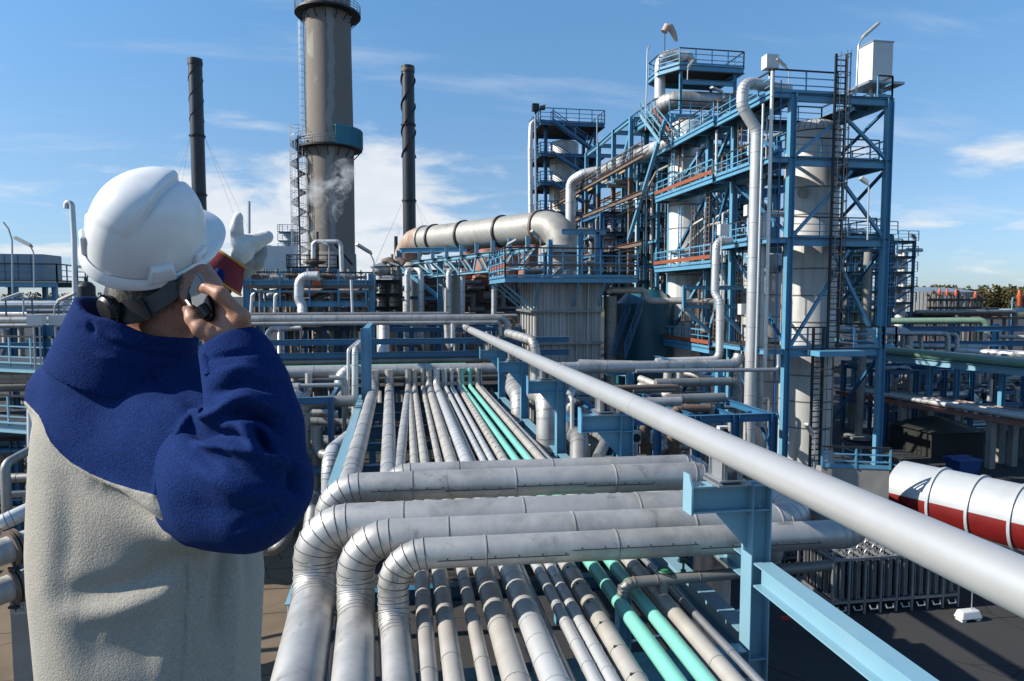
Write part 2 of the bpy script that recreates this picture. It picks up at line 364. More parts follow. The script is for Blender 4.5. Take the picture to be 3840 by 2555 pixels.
def mk_chimney():
    m, nt, b = new_mat('patched_chimney_concrete')
    base = ramp(nt, noise(nt, .12, 6, .6, (1,1,.5)), [(.3, (.23,.20,.17)), (.7, (.19,.162,.138))])
    tc = nt.nodes.new('ShaderNodeTexCoord'); sx = nt.nodes.new('ShaderNodeSeparateXYZ'); nt.links.new(tc.outputs['Object'], sx.inputs[0])
    def mm(op, a, b_=None):
        n = nt.nodes.new('ShaderNodeMath'); n.operation = op
        for i, v in enumerate((a, b_)):
            if v is None: continue
            if isinstance(v, (int, float)): n.inputs[i].default_value = v
            else: nt.links.new(v, n.inputs[i])
        return n.outputs[0]
    w = mm('MULTIPLY', mm('SUBTRACT', noise(nt, .16, 5, .6), .5), 3.0)
    xx = mm('ABSOLUTE', mm('ADD', mm('SUBTRACT', sx.outputs[0], .55), w))       # a repaired crack, front face
    line = ramp(nt, xx, [(.40, (1,1,1)), (.55, (0,0,0))])
    fr = ramp(nt, mm('MULTIPLY', sx.outputs[1], -1), [(.0, (0,0,0)), (.02, (1,1,1))])
    pn = ramp(nt, noise(nt, .22, 3, .5, (1.0,1.0,.42)), [(.58, (0,0,0)), (.61, (1,1,1))])
    lf = ramp(nt, mm('MULTIPLY', mm('ADD', sx.outputs[0], 2.1), -1.0), [(.0, (0,0,0)), (.1, (1,1,1))])
    a = mm('MULTIPLY', line, fr)
    p2 = ramp(nt, noise(nt, .17, 3, .45, (1.0,1.0,.6)), [(.67, (0,0,0)), (.70, (1,1,1))])
    f = mm('MULTIPLY', mm('MAXIMUM', mm('MAXIMUM', a, mm('MULTIPLY', pn, lf)), p2), .8)
    c = mixc(nt, f, base, (.31,.30,.27)); nt.links.new(c, b.inputs['Base Color']); sock(b, 'Roughness', .85)
    bump(nt, b, noise(nt, .9, 5), .25, .1); return m
CHIM = mk_chimney()
def mk_ground(name, c1, c2, stain, scale=.25, rough=.9):
    m, nt, b = new_mat(name)
    c = ramp(nt, noise(nt, scale, 8, .65), [(.3, c1), (.7, c2)])
    d = ramp(nt, noise(nt, scale*.35, 5, .6, (1,1,1), 1.0), [(.52, (0,0,0)), (.66, (.7,)*3)])
    c = mixc(nt, d, c, stain)
    o_ = ramp(nt, noise(nt, scale*2.2, 6, .7, (1,1,1), 1.5), [(.63, (0,0,0)), (.70, (.8,)*3)]); c = mixc(nt, o_, c, tuple(q*.45 for q in c2))
    k_ = nt.nodes.new('ShaderNodeTexVoronoi'); k_.feature = 'DISTANCE_TO_EDGE'; k_.inputs['Scale'].default_value = .22; t_ = nt.nodes.new('ShaderNodeTexCoord'); nt.links.new(t_.outputs['Object'], k_.inputs['Vector'])
    c = mixc(nt, ramp(nt, k_.outputs['Distance'], [(.002, (.8,)*3), (.006, (0,0,0))]), c, tuple(q*.35 for q in c2)); nt.links.new(c, b.inputs['Base Color']); sock(b, 'Roughness', rough); sock(b, 'Specular IOR Level', .25)
    bump(nt, b, noise(nt, 18, 3), .12, .01); return m
ASPH = mk_ground('asphalt', (.044,.044,.045), (.034,.034,.036), (.054,.05,.047))
SLAB = mk_ground('brown_concrete_slab', (.20,.15,.10), (.15,.112,.078), (.10,.077,.057), .5)
GRASSM = mk_ground('far_field', (.10,.11,.035), (.13,.115,.05), (.06,.075,.03), .02)
# ------------------------------------------------------------------ ground
mb = MB(); mb.box2((-1500, -300, -.5), (2500, 4000, 0)); struct('asphalt_ground', mb, ASPH)
mb = MB(); mb.box2((-40, 6, -.1), (-3.6, 34, .004)); struct('concrete_pavement', mb, SLAB)
mb = MB()
for x in np.arange(-38, -4, 4.0): mb.box2((x, 11.2, .002), (x+.035, 30, .008))
for y in np.arange(12, 30, 4.0): mb.box2((-40, y, .002), (-3.6, y+.035, .0085))
struct('pavement_joint', mb, SEAM)
mb = MB(); mb.box2((60, 330, -.1), (900, 1400, .02)); struct('far_meadow', mb, GRASSM)
# ------------------------------------------------------------------ pipe rack
ZR = 6.0
XR_, XL_ = 5.35, -1.72
PY = [9.33, 15.3, 21.7, 28.1, 34.3]
rack = thing('pipe_rack', 'pale blue steel pipe rack carrying the long bundle of pipes behind the worker', 'pipe rack', (2, 20, 0))
for i, y in enumerate(PY):
    mb = MB(); top = 8.2
    mb.hbeam((XR_, y, 0), (XR_, y, top), .31, .31, .02, up=(1,0,0))
    for z in (5.5, 7.8, 8.17): mb.box((XR_, y, z), (.28, .27, .022))
    mb.build('column', BLUEN if i < 1 else BLUE, rack)
    mb = MB(); x0 = 4.27
    mb.hbeam((x0, y, 8.0), (XR_-.156, y, 8.0), .28, .4, .024)
    mb.prism([(x0-.01, y-.15, 7.78), (x0-.01, y-.15, 8.2), (x0-.01, y-.05, 8.36), (x0-.01, y+.15, 8.36), (x0-.01, y+.15, 7.78)], (-.03, 0, 0))
    mb.prism([(XR_-.157, y-.01, 7.79), (XR_-.70, y-.01, 7.79), (XR_-.157, y-.01, 7.18)], (0, .025, 0))
    if i < 2:      # bolt heads on the end plate and the post connection
        for dz in (-.13, 0, .13):
            for dy in (-.05, .05): mb.cyl((XR_-.10+dy, y-.160, 8.0+dz), (XR_-.10+dy, y-.176, 8.0+dz), .013, n=6)
        for dx in (.12, .3, .75, .95): mb.cyl((x0+dx, y-.10, 8.2), (x0+dx, y-.10, 8.216), .014, n=6)
    mb.build('bracket', BLUEN if i < 1 else BLUE, rack)
    mb = MB()
    mb.hbeam((XL_, y, 0), (XL_, y, 5.4), .3, .3, up=(1,0,0))
    mb.build('column', BLUE, rack)
    mb = MB(); mb.hbeam((XL_+.15, y, 5.42), (XR_-.17, y, 5.42), .26, .44); mb.build('cross_beam', BLUED if i else BLUE, rack)
    if i < 4:
        ym = (y+PY[i+1])/2
        mb = MB(); mb.hbeam((XL_+.15, ym, 5.5), (XR_-.17, ym, 5.5), .2, .3); mb.build('cross_beam', BLUED, rack)
mb = MB(); mb.hbeam((XL_, 11.6, 5.62), (XL_, 36, 5.62), .30, .4, .02); mb.build('edge_beam', BLUEN, rack)
mb = MB()
for a, b in zip([PY[0]]+PY[1:], PY[1:]+[36]): mb.hbeam((XR_, a+.19, 5.6), (XR_, b-.19, 5.6), .30, .4, .02)
mb.build('edge_beam', BLUEN, rack)
mb = MB(); mb.hbeam((XR_, -2.5, 6.85), (XR_, PY[0]-.19, 6.85), .28, .36, .024); mb.build('stringer', BLUEN, rack)
mb = MB(); mb.hbeam((XR_, PY[0]+.19, 6.85), (XR_, PY[0]+2.6, 6.85), .28, .36, .024); mb.hbeam((XR_-.6, PY[0]+2.6, 6.85), (XR_+1.6, PY[0]+2.6, 6.85), .25, .3); mb.build('stringer', BLUEN, rack)
# left tall post and gantry at the far end of the rack
mb = MB(); q = hit(1376, 1530, z=5.4)
mb.hbeam((q.x, q.y, 5.8), (q.x, q.y, hit(1376, 1232, y=q.y).z), .42, .5, .03, up=(1,0,0)); mb.build('column', BLUE, rack)
zt = hit(1376, 1232, y=q.y).z
mb = MB(); mb.hbeam((q.x, q.y+.3, zt-.15), (q.x, q.y+7, zt-.15), .3, .3); mb.hbeam((q.x, q.y+7, 0), (q.x, q.y+7, zt-.3), .35, .4, up=(1,0,0)); mb.build('beam', BLUE, rack)
mb = MB()
for zz in (8.35, 7.6): mb.hbeam((-32, q.y+5, zz), (q.x+11.6, q.y+5, zz), .25, .32)
mb.build('beam', BLUED, rack)
# long rack pipes: (near px, far px, radius, material, drop below rack axis, band)
specs = [
 (1581, 1553, .128, CLADB, 0, 1.1, 'slim beige pipe', 'first pipe right of the front looped pipe'),
 (1649, 1591, .143, CLADB, 0, 1.1, 'beige clad pipe', 'between the two slim beige rack pipes'),
 (1737, 1644, .107, CLADB, 0, 1.3, 'thinnest beige pipe', 'left of the broad beige rack pipe'),
 (1817, 1689, .185, CLADB, 0, 1.5, 'broad dented beige pipe', 'left of the bright ringed rack pipe'),
 (1917, 1745, .200, CLADW, 0, .55, 'thick bright ringed pipe', 'thickest in the middle of the rack'),
 (1977, 1783, .080, GALV, -.16, 0, 'bluish bare pipe', 'sunk between the bright ringed pipes'),
 (2030, 1810, .096, CLADW, 0, .6, 'slender bright ringed pipe', 'left one of the bright pair on the rack'),
 (2078, 1843, .104, CLADW, 0, .6, 'slender bright ringed pipe', 'right one of the bright pair on the rack'),
 (2146, 1887, .146, CLADB, 0, .7, 'beige pipe with wire ties', 'just left of the mint green pipes'),
 (2247, 1933, .119, GREEN, 0, 0, 'mint green painted pipe', 'left one of the green pair on the rack'),
 (2330, 1983, .112, GREEN, 0, 0, 'mint green painted pipe', 'right one of the green pair on the rack'),
 (2403, 2029, .134, CLADB, 0, 1.6, 'beige clad pipe', 'right of the mint green pipes'),
 (2470, 2064, .060, GALV, 0, 2.2, 'thin shiny pipe', 'rightmost on the rack beside the edge beam')]
YE = 37.0
for (pn, pf, r, m, dz, band, desc, where) in specs:
    z = ZR + dz
    a, b = hit(pn, 2156, z=ZR), hit(pf, 1724, z=ZR)
    s = (b.x-a.x)/(b.y-a.y); X = lambda y: a.x + (y-a.y)*s
    mats = [m, SEAM]
    mb = MB(); up_z = 7.0
    pts = [(X(-3), -3, z), (X(YE), YE, z), (X(YE), YE, up_z)]
    pipe(mb, pts, r, 3, 16, band, gore=band > 0, w=.022, phase=random.Random(pn).random())
    if desc == 'beige pipe with wire ties':
        for k in range(40): mb.box((X(6+.7*k)-r*.5, 6+.7*k, z+r*.86), (.05, .03, .03), 1)
    o = mb.build('rack_pipe', mats); tag(o, f'{desc}, {where}', 'pipe', 'pipes running along the rack')
    if dz == 0:
        pass
# the three looped pipes in front: rack run -> riser -> long cross run
def loopy(x, y0): return y0 - .045*(x-1.5)
LP = [('front', .23, 10.15, 1476, 2300, 2040, 5.0, 'front, lowest'), ('second', .293, 10.8, 1336, 2300, 1977, 6.2, 'second'), ('third', .350, 11.5, 1184, 2300, 1922, 7.0, 'third')]
ends = {'front': 3230, 'second': 3020, 'third': 2860}
for i, (nm, r, y0, pxr, pxm, pym, _, lab) in enumerate(LP):
    xr = hit(pxr, 2300, y=loopy(-.5, y0)).x; yr = loopy(xr, y0)
    zl = hit(pxm, pym, y=loopy(2.6, y0)).z
    xe = hit(ends[nm], 1980, y=loopy(6, y0)).x; ye = loopy(xe, y0)
    b = hit([1500, 1427, 1343][i], 1724, z=ZR); a = Vector((xr, yr, ZR)); s = (xr-hit([1490,1325,1130][i], 2500, z=ZR).x)/(yr-hit([1490,1325,1130][i], 2500, z=ZR).y)
    near = (xr - s*(yr+3), -3, ZR)
    mb = MB()
    if nm == 'second': tail = [(xe, ye, zl), (xe+.02, ye+1.6, zl), (xe+.02, ye+1.6, 5.7), (xe+.1, ye+8, 5.7)]
    elif nm == 'front': tail = [(xe, ye, zl), (xe+.02, ye+3.05, zl), (xe+.02, ye+3.05, 5.6), (xe+.1, ye+9, 5.6)]
    else: tail = [(xe, ye, zl), (xe, ye-.02, 5.9), (xe+.05, ye+8, 5.9)]
    pipe(mb, [near, (xr, yr, ZR), (xr, yr, zl)] + tail, r, 2.05, 28, 2.05, gore=True, k=6, w=.022, phase=.45)
    # overlapped cladding sheets: a lap line with screws along the lower front of the run
    x = xr + r*2.4 + .1; kx = 0
    while x < xe - r*2.4 - .5 and nm != 'second':
        x1 = min(x+2.0, xe-r*2.2); zz = zl + r*(.12 if kx % 2 else -.18)
        dd = -math.sqrt(max(0, r*r-(zz-zl)**2))
        mb.beam((x, loopy(x, y0)+dd-.004, zz), (x1, loopy(x1, y0)+dd-.004, zz), .009, .011, mi=1)
        for q in np.arange(x+.15, x1, .36): mb.box((q, loopy(q, y0)+dd-.008, zz-.0+.028), (.020, .016, .020), 1)
        x = x1 + (2.1 if kx % 3 == 2 else .05); kx += 1
    o = mb.build('looped_pipe', [CLAD, SEAM])
    tag(o, {'front': 'front silver pipe rising from the rack and crossing it, nearest of the loops', 'second': 'silver looped pipe crossing the rack, between the front loop and the fattest riser',
            'third': 'silver looped pipe with the fattest, leftmost riser, third crossing from the front'}[nm], 'pipe', 'silver pipes looping across the rack')
# two loops behind, dropping to the far rack run
for (nm, r, y0, pym, pxl, pxr_, pxf, lab) in (('a', .278, 13.1, 1807, 1232, 2690, 1343, 'large silver cross pipe behind the three risers, rusty flange on its right bend'),
                                     ('b', .235, 14.2, 1765, 1452, 2640, 1427, 'half hidden silver cross pipe, furthest back of the loops over the rack')):
    zl = hit(1900, pym, y=loopy(1.3, y0)).z
    xl = hit(pxl, 1850, y=loopy(-1, y0)).x; xe = hit(pxr_, 1790, y=loopy(5, y0)).x
    f = hit(pxf, 1724, z=ZR); far = hit(pxf+{'a': 43, 'b': 24}[nm], 1530, z=ZR); s = (far.x-f.x)/(far.y-f.y)
    yl = loopy(xl, y0); x0 = xl
    mb = MB()
    pipe(mb, [(f.x+s*(YE-f.y), YE, 7.0), (f.x+s*(YE-f.y), YE, ZR), (x0, yl, ZR), (xl, yl, zl), (xe, loopy(xe, y0), zl), (xe, loopy(xe, y0), 1.5)], r, 2.1, 28, 2.0, gore=True, k=6, w=.022)
    if nm == 'a':
        x = xl + .8
        for kx in range(4):
            x1 = x+1.35; zz = zl + r*(-.2 if kx % 2 else -.05); dd = -math.sqrt(r*r-(zz-zl)**2)
            mb.beam((x, loopy(x, y0)+dd-.004, zz), (x1, loopy(x1, y0)+dd-.004, zz), .010, .013, mi=1)
            for q in np.arange(x+.15, x1, .3): mb.box((q, loopy(q, y0)+dd-.008, zz+.03), (.022, .016, .022), 1)
            x = x1+.04
    o = mb.build('looped_pipe', [CLAD, SEAM]); tag(o, lab, 'pipe', 'silver pipes looping across the rack')
    if nm == 'a':
        mb = MB(); c = Vector((xe-.12, loopy(xe, y0), zl+r))
        mb.cyl(c-V(0,0,.03), c+V(0,0,.06), .05, n=10); mb.cyl(c+V(0,0,.05), c+V(0,0,.085), .1, n=14); mb.cyl(c+V(0,0,.095), c+V(0,0,.13), .1, n=14)
        for k in range(8): a_ = k*math.pi/4; mb.cyl(c+V(.08*math.cos(a_), .08*math.sin(a_), .03), c+V(.08*math.cos(a_), .08*math.sin(a_), .155), .012, n=6)
        tag(mb.build('blind_flange', BROWN), 'rusty bolted flange standing on the bend of the large cross pipe', 'flange')
# third far run (under the worker's elbow side)
f, g = hit(1500, 1724, z=ZR), hit(1523, 1530, z=ZR); s = (g.x-f.x)/(g.y-f.y)
mb = MB(); pipe(mb, [(f.x+s*(15-f.y), 15, ZR), (f.x+s*(YE-f.y), YE, ZR), (f.x+s*(YE-f.y), YE, 7)], .17, 3, 18, 1.6, gore=True, w=.022)
tag(mb.build('rack_pipe', [CLAD, SEAM]), 'silver clad pipe, third from the left on the far half of the rack', 'pipe', 'pipes running along the rack')
# conduits and small fittings on the rack
mb = MB(); a, b = hit(1262, 2100, z=5.75), hit(1205, 2555, z=5.75); e = (a-b).normalized(); mb.tube([b-e*6, a+e*12], .03, 8)
tag(mb.build('cable_conduit', BLUECON), 'bright blue conduit lying between the big silver rack pipes', 'conduit')
mb = MB(); yb = 10.35; g1 = hit(2413, 2340, z=ZR+.1)
zz = hit(2600, 2168, y=yb).z; xe = hit(2790, 2150, y=yb+.1).x
pipe(mb, [(g1.x, yb, ZR+.12), (g1.x, yb, zz), (xe+1.6, yb+.1, zz)], .092, 3.2, 16, .75, gore=True, k=5, w=.015)
mb.cyl((g1.x, yb, ZR+.28), (g1.x, yb, ZR+.10), .085, .05); x2 = hit(2486, 2200, y=yb).x
mb.cyl((x2, yb, ZR+.1), (x2, yb, zz), .085)
tag(mb.build('branch_pipe', [CLADG, SEAM]), 'shaded grey branch pipe bending down onto the mint green pipe', 'pipe')
for px, py, dy, w in ((2490, 2150, 10.4, 'over the bend of the grey branch pipe'), (2563, 2112, 11.6, 'behind the grey branch pipe')):
    c = hit(px, py, y=dy); mb = MB()
    mb.cyl(c-V(0,0,.16), c+V(0,0,.02), .022, n=10); mb.cyl(c-V(0,0,.19), c-V(0,0,.13), .05, n=12); mb.lathe(c+V(0,0,.02), [(.03,0),(.075,.02),(.08,.05),(.03,.07)], 16)
    for k in range(4): a_ = k*math.pi/2; mb.beam(c, c+V(.09*math.cos(a_), .09*math.sin(a_), .035), .015)
    mb.tube([c+V(.1*math.cos(t), .1*math.sin(t), .04) for t in np.linspace(0, 6.28, 17)[:-1]], .012, 6, closed=True)
    tag(mb.build('valve_handwheel', mat('green_valve_paint'+str(px), (.05,.24,.12), rough=.5)), 'small green hand valve '+w, 'valve')
# the big white rail pipe on its saddles
XP, ZP, RP = 4.83, EYE-2.28, .225
mb = MB(); ye = 47.0
pipe(mb, [(XP, -4, ZP), (XP, ye, ZP), (XP-.01, ye+.0, ZP+.5)], RP, 2, 32, 0)
for y in (13.0, 19.4, 26.5, 33, 40.2): mb.tube([(XP, y, ZP), (XP, y+.05, ZP)], RP+.004, 32)
tag(mb.build('large_pipe', [WHITEPIPE, SEAM]), 'long smooth silver white pipe slanting across the photo on blue brackets', 'pipe')
for i, y in enumerate(PY):
    mb = MB(); z0, z1 = 8.21, ZP-RP+.04
    h = z1 - z0
    mb.box((XP, y, z0+.015), (.46, .52, .03)); mb.box((XP, y, z0+.05), (.3, .34, .04), 1)
    for dx in (-.12, .12):
        mb.box((XP+dx, y, z0+.07+(h-.05)/2), (.02, .44, h-.03)); 
        for dy in (-.2, .2): mb.box((XP+dx, y+dy, z0+.07+(h-.05)/2), (.09, .02, h-.03))
    mb.box((XP, y, z0+.08), (.42, .5, .022))
    w = ['standing on the nearest bracket', 'on the second bracket from the camera', 'on the third bracket from the camera', 'on the fourth bracket from the camera', 'on the farthest bracket'][i]
    tag(mb.build('pipe_saddle', [GALV, BLUED]), 'grey steel saddle holding up the long white pipe, '+w, 'pipe support', 'saddles under the long white pipe')
# ------------------------------------------------------------------ lamps (shared builder)
LAMP_G = 'fluorescent yard lamps'
def lamp(label, foot, top, head, w=.16, r=.03, lens_down=True, group=LAMP_G, headmat=None):   # foot -> top of pole, arm bends to the lamp head centre line (a, b)
    foot, top = Vector(foot), Vector(top); a, b = Vector(head[0]), Vector(head[1])
    root = thing('yard_lamp', label, 'lamp', foot, group)
    mb = MB(); line, _ = fillet([foot, top, a], (a-top).length*.8 if (a-top).length > .05 else .02, 5); mb.tube(line, r, 8); mb.build('pole', GALV, root)
    mb = MB(); L_ = (b-a).length; d = (b-a).normalized()
    mb.beam(a-d*L_*.02, b, w, w*.34, off=(0, w*.1)); mb.beam(a+d*L_*.02, b-d*L_*.02, w*.7, w*.24, off=(0, w*.35)); mb.beam(a-d*L_*.12, a+d*L_*.1, w*.45, w*.4)
    mb.build('lamp_head', headmat or LAMPM, root)
    mb = MB(); mb.beam(a+d*L_*.08, b-d*L_*.06, w*.8, w*.1, off=(0, -w*.12)); mb.build('diffuser', LENS, root)
    return root
# ------------------------------------------------------------------ main reactor tower, right of centre
TX, TY = 21.0, hit(2958, 900, x=21.0).y
TR = hit(3337, 360, y=TY).x
cy = [hit(p, 1106, x=TX).y for p in (2958, 2785, 2650, 2510)]
def zf(py, y=None): return hit(2958, py, y=TY).z
LV = [zf(1310), zf(893), zf(592), zf(350)]
YB = cy[1]+1.4
tw = thing('steel_tower', 'tall light blue steel tower with stacked platforms round the stained vessel, right of centre', 'tower', ((TX+TR)/2, TY+3, 0))
topz = LV[3]
for (x, y, z1, m) in ((TX, TY, topz, BLUE), (TR, TY, topz, BLUE), (TX, YB, topz, BLUE), (TR, YB, topz, BLUED)):
    mb = MB(); mb.hbeam((x, y, .6 if y == TY else 0), (x, y, z1), .34, .36, .026, up=(1,0,0)); mb.box((x, y, .6), (.7, .7, .06)); mb.build('column', m, tw)
ext = [0.0, 0.55, 0.55, 0.9]
for i, z in enumerate(LV):
    zb = z-.22
    mb = MB()
    mb.hbeam((TX+.2, TY, zb), (TR-.2, TY, zb), .24, .38); mb.hbeam((TX+.2, YB, zb), (TR-.2, YB, zb), .24, .38)
    mb.hbeam((TX, TY+.2, zb), (TX, YB-.2, zb), .24, .38); mb.hbeam((TR, TY+.2, zb), (TR, YB-.2, zb), .24, .38)
    for y in np.linspace(TY, YB, 5)[1:-1]: mb.hbeam((TX+.15, y, zb+.06), (TX+1.25, y, zb+.06), .14, .24); mb.hbeam((TR-1.25, y, zb+.06), (TR-.15, y, zb+.06), .14, .24)
    mb.build('beam', BLUE, tw)
    # deck left open round the vessel, and a cantilever on the left face
    mb = MB(); zc = z+.03
    x0 = TX - 1.15; 
    mb.box2((x0, TY-.1, z), (TX+1.2, YB+.1, zc)); mb.box2((TR-1.2, TY-.1, z), (TR+.15, YB+.1, zc)); mb.box2((TX+1.2, TY-.1, z), (TR-1.2, TY+.9, zc)); mb.box2((TX+1.2, YB-1.0, z), (TR-1.2, YB+.1, zc))
    pl = mb.build('platform', GRATE, tw)
    mb = MB(); mb.hbeam((x0, TY-.1, zb+.08), (x0, YB+.1, zb+.08), .2, .28); mb.hbeam((x0, TY-.1, zb+.08), (TX-.2, TY-.1, zb+.08), .2, .28); mb.hbeam((x0, YB, zb+.08), (TX-.2, YB, zb+.08), .2, .28)
    mb.build('deck_edge', BLUE, pl)
    mb = MB(); h = 1.15
    if i == 3:
        mb.rail([(x0, YB, zc), (x0, TY-.05, zc), (TX+2.6, TY-.05, zc)], h, 1.5, .07, 2, True, 0, 1); mb.build('guard_rail', [BLUE, BLACK], pl); mb = MB(); mb.rail([(TX+5.0, TY-.05, zc), (TR+.1, TY-.05, zc), (TR+.1, YB, zc), (TX+1, YB, zc)], h, 1.5, .07, 2, True, 0, 1)
    elif i == 0:
        mb.rail([(TX+.2, TY-.05, zc), (TX+2.3, TY-.05, zc)], h, 1.0, .07, 2, True, 0, 1); mb.build('guard_rail', [BLUE, BLACK], pl); mb = MB(); mb.rail([(TX+4.1, TY-.05, zc), (TR+.1, TY-.05, zc), (TR+.9, TY-.05, zc), (TR+.9, YB, zc)], h, 1.3, .07, 2, True, 0, 1)
    else:
        mb.rail([(TX+.25, TY+.3, zc), (TR-.3, TY+.3, zc)], h, 1.5, .06, 2, True, 0, 1); mb.build('guard_rail', [BLUE, BLACK], pl); mb = MB(); mb.rail([(TR+.1, TY, zc), (TR+.1, YB, zc)], h, 1.5, .06, 2, True, 0, 1); mb.build('guard_rail', [BLUE, BLACK], pl); mb = MB()
        mb.rail([(x0, YB, zc), (x0, TY+2.3, zc)], h, 1.3, .06, 2, True, 0, 1)
    mb.build('guard_rail', [BLUE, BLACK], pl)
# braces: one bay each, front face and sides
mb = MB()
zs = [.7]+LV
for k in range(1, 4):
    a, b = (TX+.2, TY, zs[k]+.1), (TX+3.6, TY, zs[k+1]-.6)
    mb.hbeam(a, b, .16, .16, .016, up=(0,1,0))
    mb.hbeam((TR-.2, TY, zs[k]+.2), (TR-3.0, TY+.15, zs[k+1]-.7), .16, .16, .016, up=(0,1,0))
mb.build('brace', BLUE, tw)
mb = MB()
for k in range(0, 4):
    mb.hbeam((TX, TY+.2, zs[k]+.3), (TX, YB-.2, zs[k+1]-.5), .14, .14, .016, up=(1,0,0)); mb.hbeam((TR, YB-.2, zs[k]+.3), (TR, TY+.2, zs[k+1]-.5), .14, .14, .016, up=(1,0,0))
mb.hbeam((TX+.2, YB, zs[3]+.3), (TR-.2, YB, zs[4]-.5), .18, .18, .02, up=(0,1,0)); mb.hbeam((TX+.2, YB, zs[2]+.3), (TR-.2, YB, zs[3]-.5), .18, .18, .02, up=(0,1,0))
mb.build('brace', BLUED, tw)
# black caged ladders on the front face
lx = hit(3146, 600, y=TY-.3).x
mb = MB(); zt = topz+2.1; za = LV[0]+.05
mb.ladder((lx, TY-.25, za), (lx, TY-.25, zt), .62, (1,0,0), r=.05)
for z in np.arange(za+2.2, zt, .95):
    arc = [(lx+.36*math.sin(t)+.05, TY-.25-.75*math.cos(t/2)*0-.40*(1-math.cos(t)), z) for t in (0,)]
    hoop = [Vector((lx+.31*math.cos(t), TY-.28-.66*math.sin(t), z)) for t in np.linspace(0, math.pi, 8)]
    mb.tube(hoop, .022, 5)
for t in np.linspace(.5, math.pi-.5, 4): mb.tube([(lx+.31*math.cos(t), TY-.28-.66*math.sin(t), za+2.2), (lx+.31*math.cos(t), TY-.28-.66*math.sin(t), zt)], .018, 5)
mb.build('ladder', BLACK, tw)
lx2 = hit(3062, 1500, y=TY-.4).x
mb = MB(); mb.ladder((lx2, TY-.4, 1.0), (lx2, TY-.4, LV[0]+1.15), .6, (1,0,0), r=.05)
for z in np.arange(2.6, LV[0]-.4, 1.1): mb.tube([Vector((lx2+.4+.45*math.cos(t), TY-.4-.5*math.sin(t), z)) for t in np.linspace(0, math.pi, 8)], .022, 5)
for t in np.linspace(.4, math.pi-.5, 4): mb.tube([(lx2+.4+.45*math.cos(t), TY-.4-.5*math.sin(t), 2.6), (lx2+.4+.45*math.cos(t), TY-.4-.5*math.sin(t), LV[0]-.3)], .018, 5)
mb.build('ladder', BLACK, tw)
mb = MB(); mb.box2((lx2-.5, TY-1.3, LV[0]-.32), (lx2+2.2, TY-.25, LV[0]-.04)); mb.build('landing', BLUE, tw)
# plinth with low rail
mb = MB(); mb.box2((TX-1.5, TY-.9, 0), (TR+.6, YB+2, .58)); o = mb.build('plinth', CONC); tag(o, 'low concrete plinth under the tall light blue tower beside the tank', 'plinth')
mb = MB(); mb.rail([(TX+1.0, TY-1.6, .75), (TR-2.2, TY-1.6, .75), (TR-2.2, TY-2.6, .75), (TR+.75, TY-2.6, .75), (TR+.75, TY+4, .75)], 1.1, 1.8, .08, 2, True, 0, 1)
mb.hbeam((TX+1, TY-1.6, .7), (TR-2.2, TY-1.6, .7), .2, .2); mb.hbeam((TR-2.2, TY-2.6, .7), (TR+.75, TY-2.6, .7), .2, .2)
mb.box2((TR-2.4, TY-2.5, 0), (TR+.7, TY-.95, .57), 2)
tag(mb.build('guard_rail', [BLUE, BLACK, CONC]), 'low black and blue guard rail round the foot of the tall tower', 'railing')
# ---- the big stained vessel
c = hit(3037, 900, y=TY+3.15); vr = 1.52
def vessel(name, label, x, y, z0, z1, r, mats, bands, skirt=None, dome=.45, nozz=(), cat='vessel'):
    root = thing(name, label, cat, (x, y, z0))
    mb = MB(); pr = []
    if skirt: pr += [(r*skirt, z0), (r, z0+1.7)]
    else: pr += [(r, z0)]
    zd = z1-r*dome; pr += [(r, zd)] + [(r*math.cos(t), zd+r*dome*math.sin(t)) for t in np.linspace(.15, 1.5, 9)]
    mb.lathe((x, y, 0), pr, 48)
    for z in bands: mb.tube([(x, y, z), (x, y, z+.06)], r+.016, 48, True, 1); mb.tube([(x, y, z-.03), (x, y, z)], r+.008, 48, False, 2)
    mb.build('shell', [mats[0], mats[1], SEAM], root, sharp=30)
    if nozz:
        for z, a, rr in nozz:
            mb = MB(); d = V(math.cos(a), math.sin(a), 0); p = V(x, y, z)
            mb.cyl(p+d*(r-.05), p+d*(r+.3), rr, n=14); mb.cyl(p+d*(r+.26), p+d*(r+.34), rr*1.5, n=18)
            mb.build('nozzle', CLADG, root)
    return root
vessel('process_vessel', 'fat stained grey cylindrical vessel standing inside the tall right hand tower', c.x, c.y, .6, topz-.5, vr, (VESSEL, CLADG), list(np.arange(3.2, topz-1.5, 1.55)), 1.16, .5, ((12.2, -1.2, .18), (16.8, -2.4, .2), (6.6, -.6, .2)))
mb = MB()
for k in range(28):
    a = 2*math.pi*k/28; pts = []
    for t in np.linspace(0, 1.45, 7): rr = (vr+.012)*math.cos(t); pts.append((c.x+rr*math.cos(a), c.y+rr*math.sin(a), topz-.5-vr*.5+vr*.5*math.sin(t)+.01))
    mb.tube(pts, .014, 4)
mb.tube([(c.x, c.y, topz-1.35), (c.x, c.y, topz-1.29)], vr+.02, 40)
v0 = bpy.data.objects['process_vessel']; mb.build('dome_seam', SEAM, v0)
c2 = hit(2862, 1200, y=TY+10.5)
vessel('process_vessel', 'squat beige clad vessel half hidden behind the tall tower front left column', c2.x, c2.y, .3, 14.2, 1.45, (VESSEL, CLADG), list(np.arange(2.0, 13.5, 1.5)), 1.25)
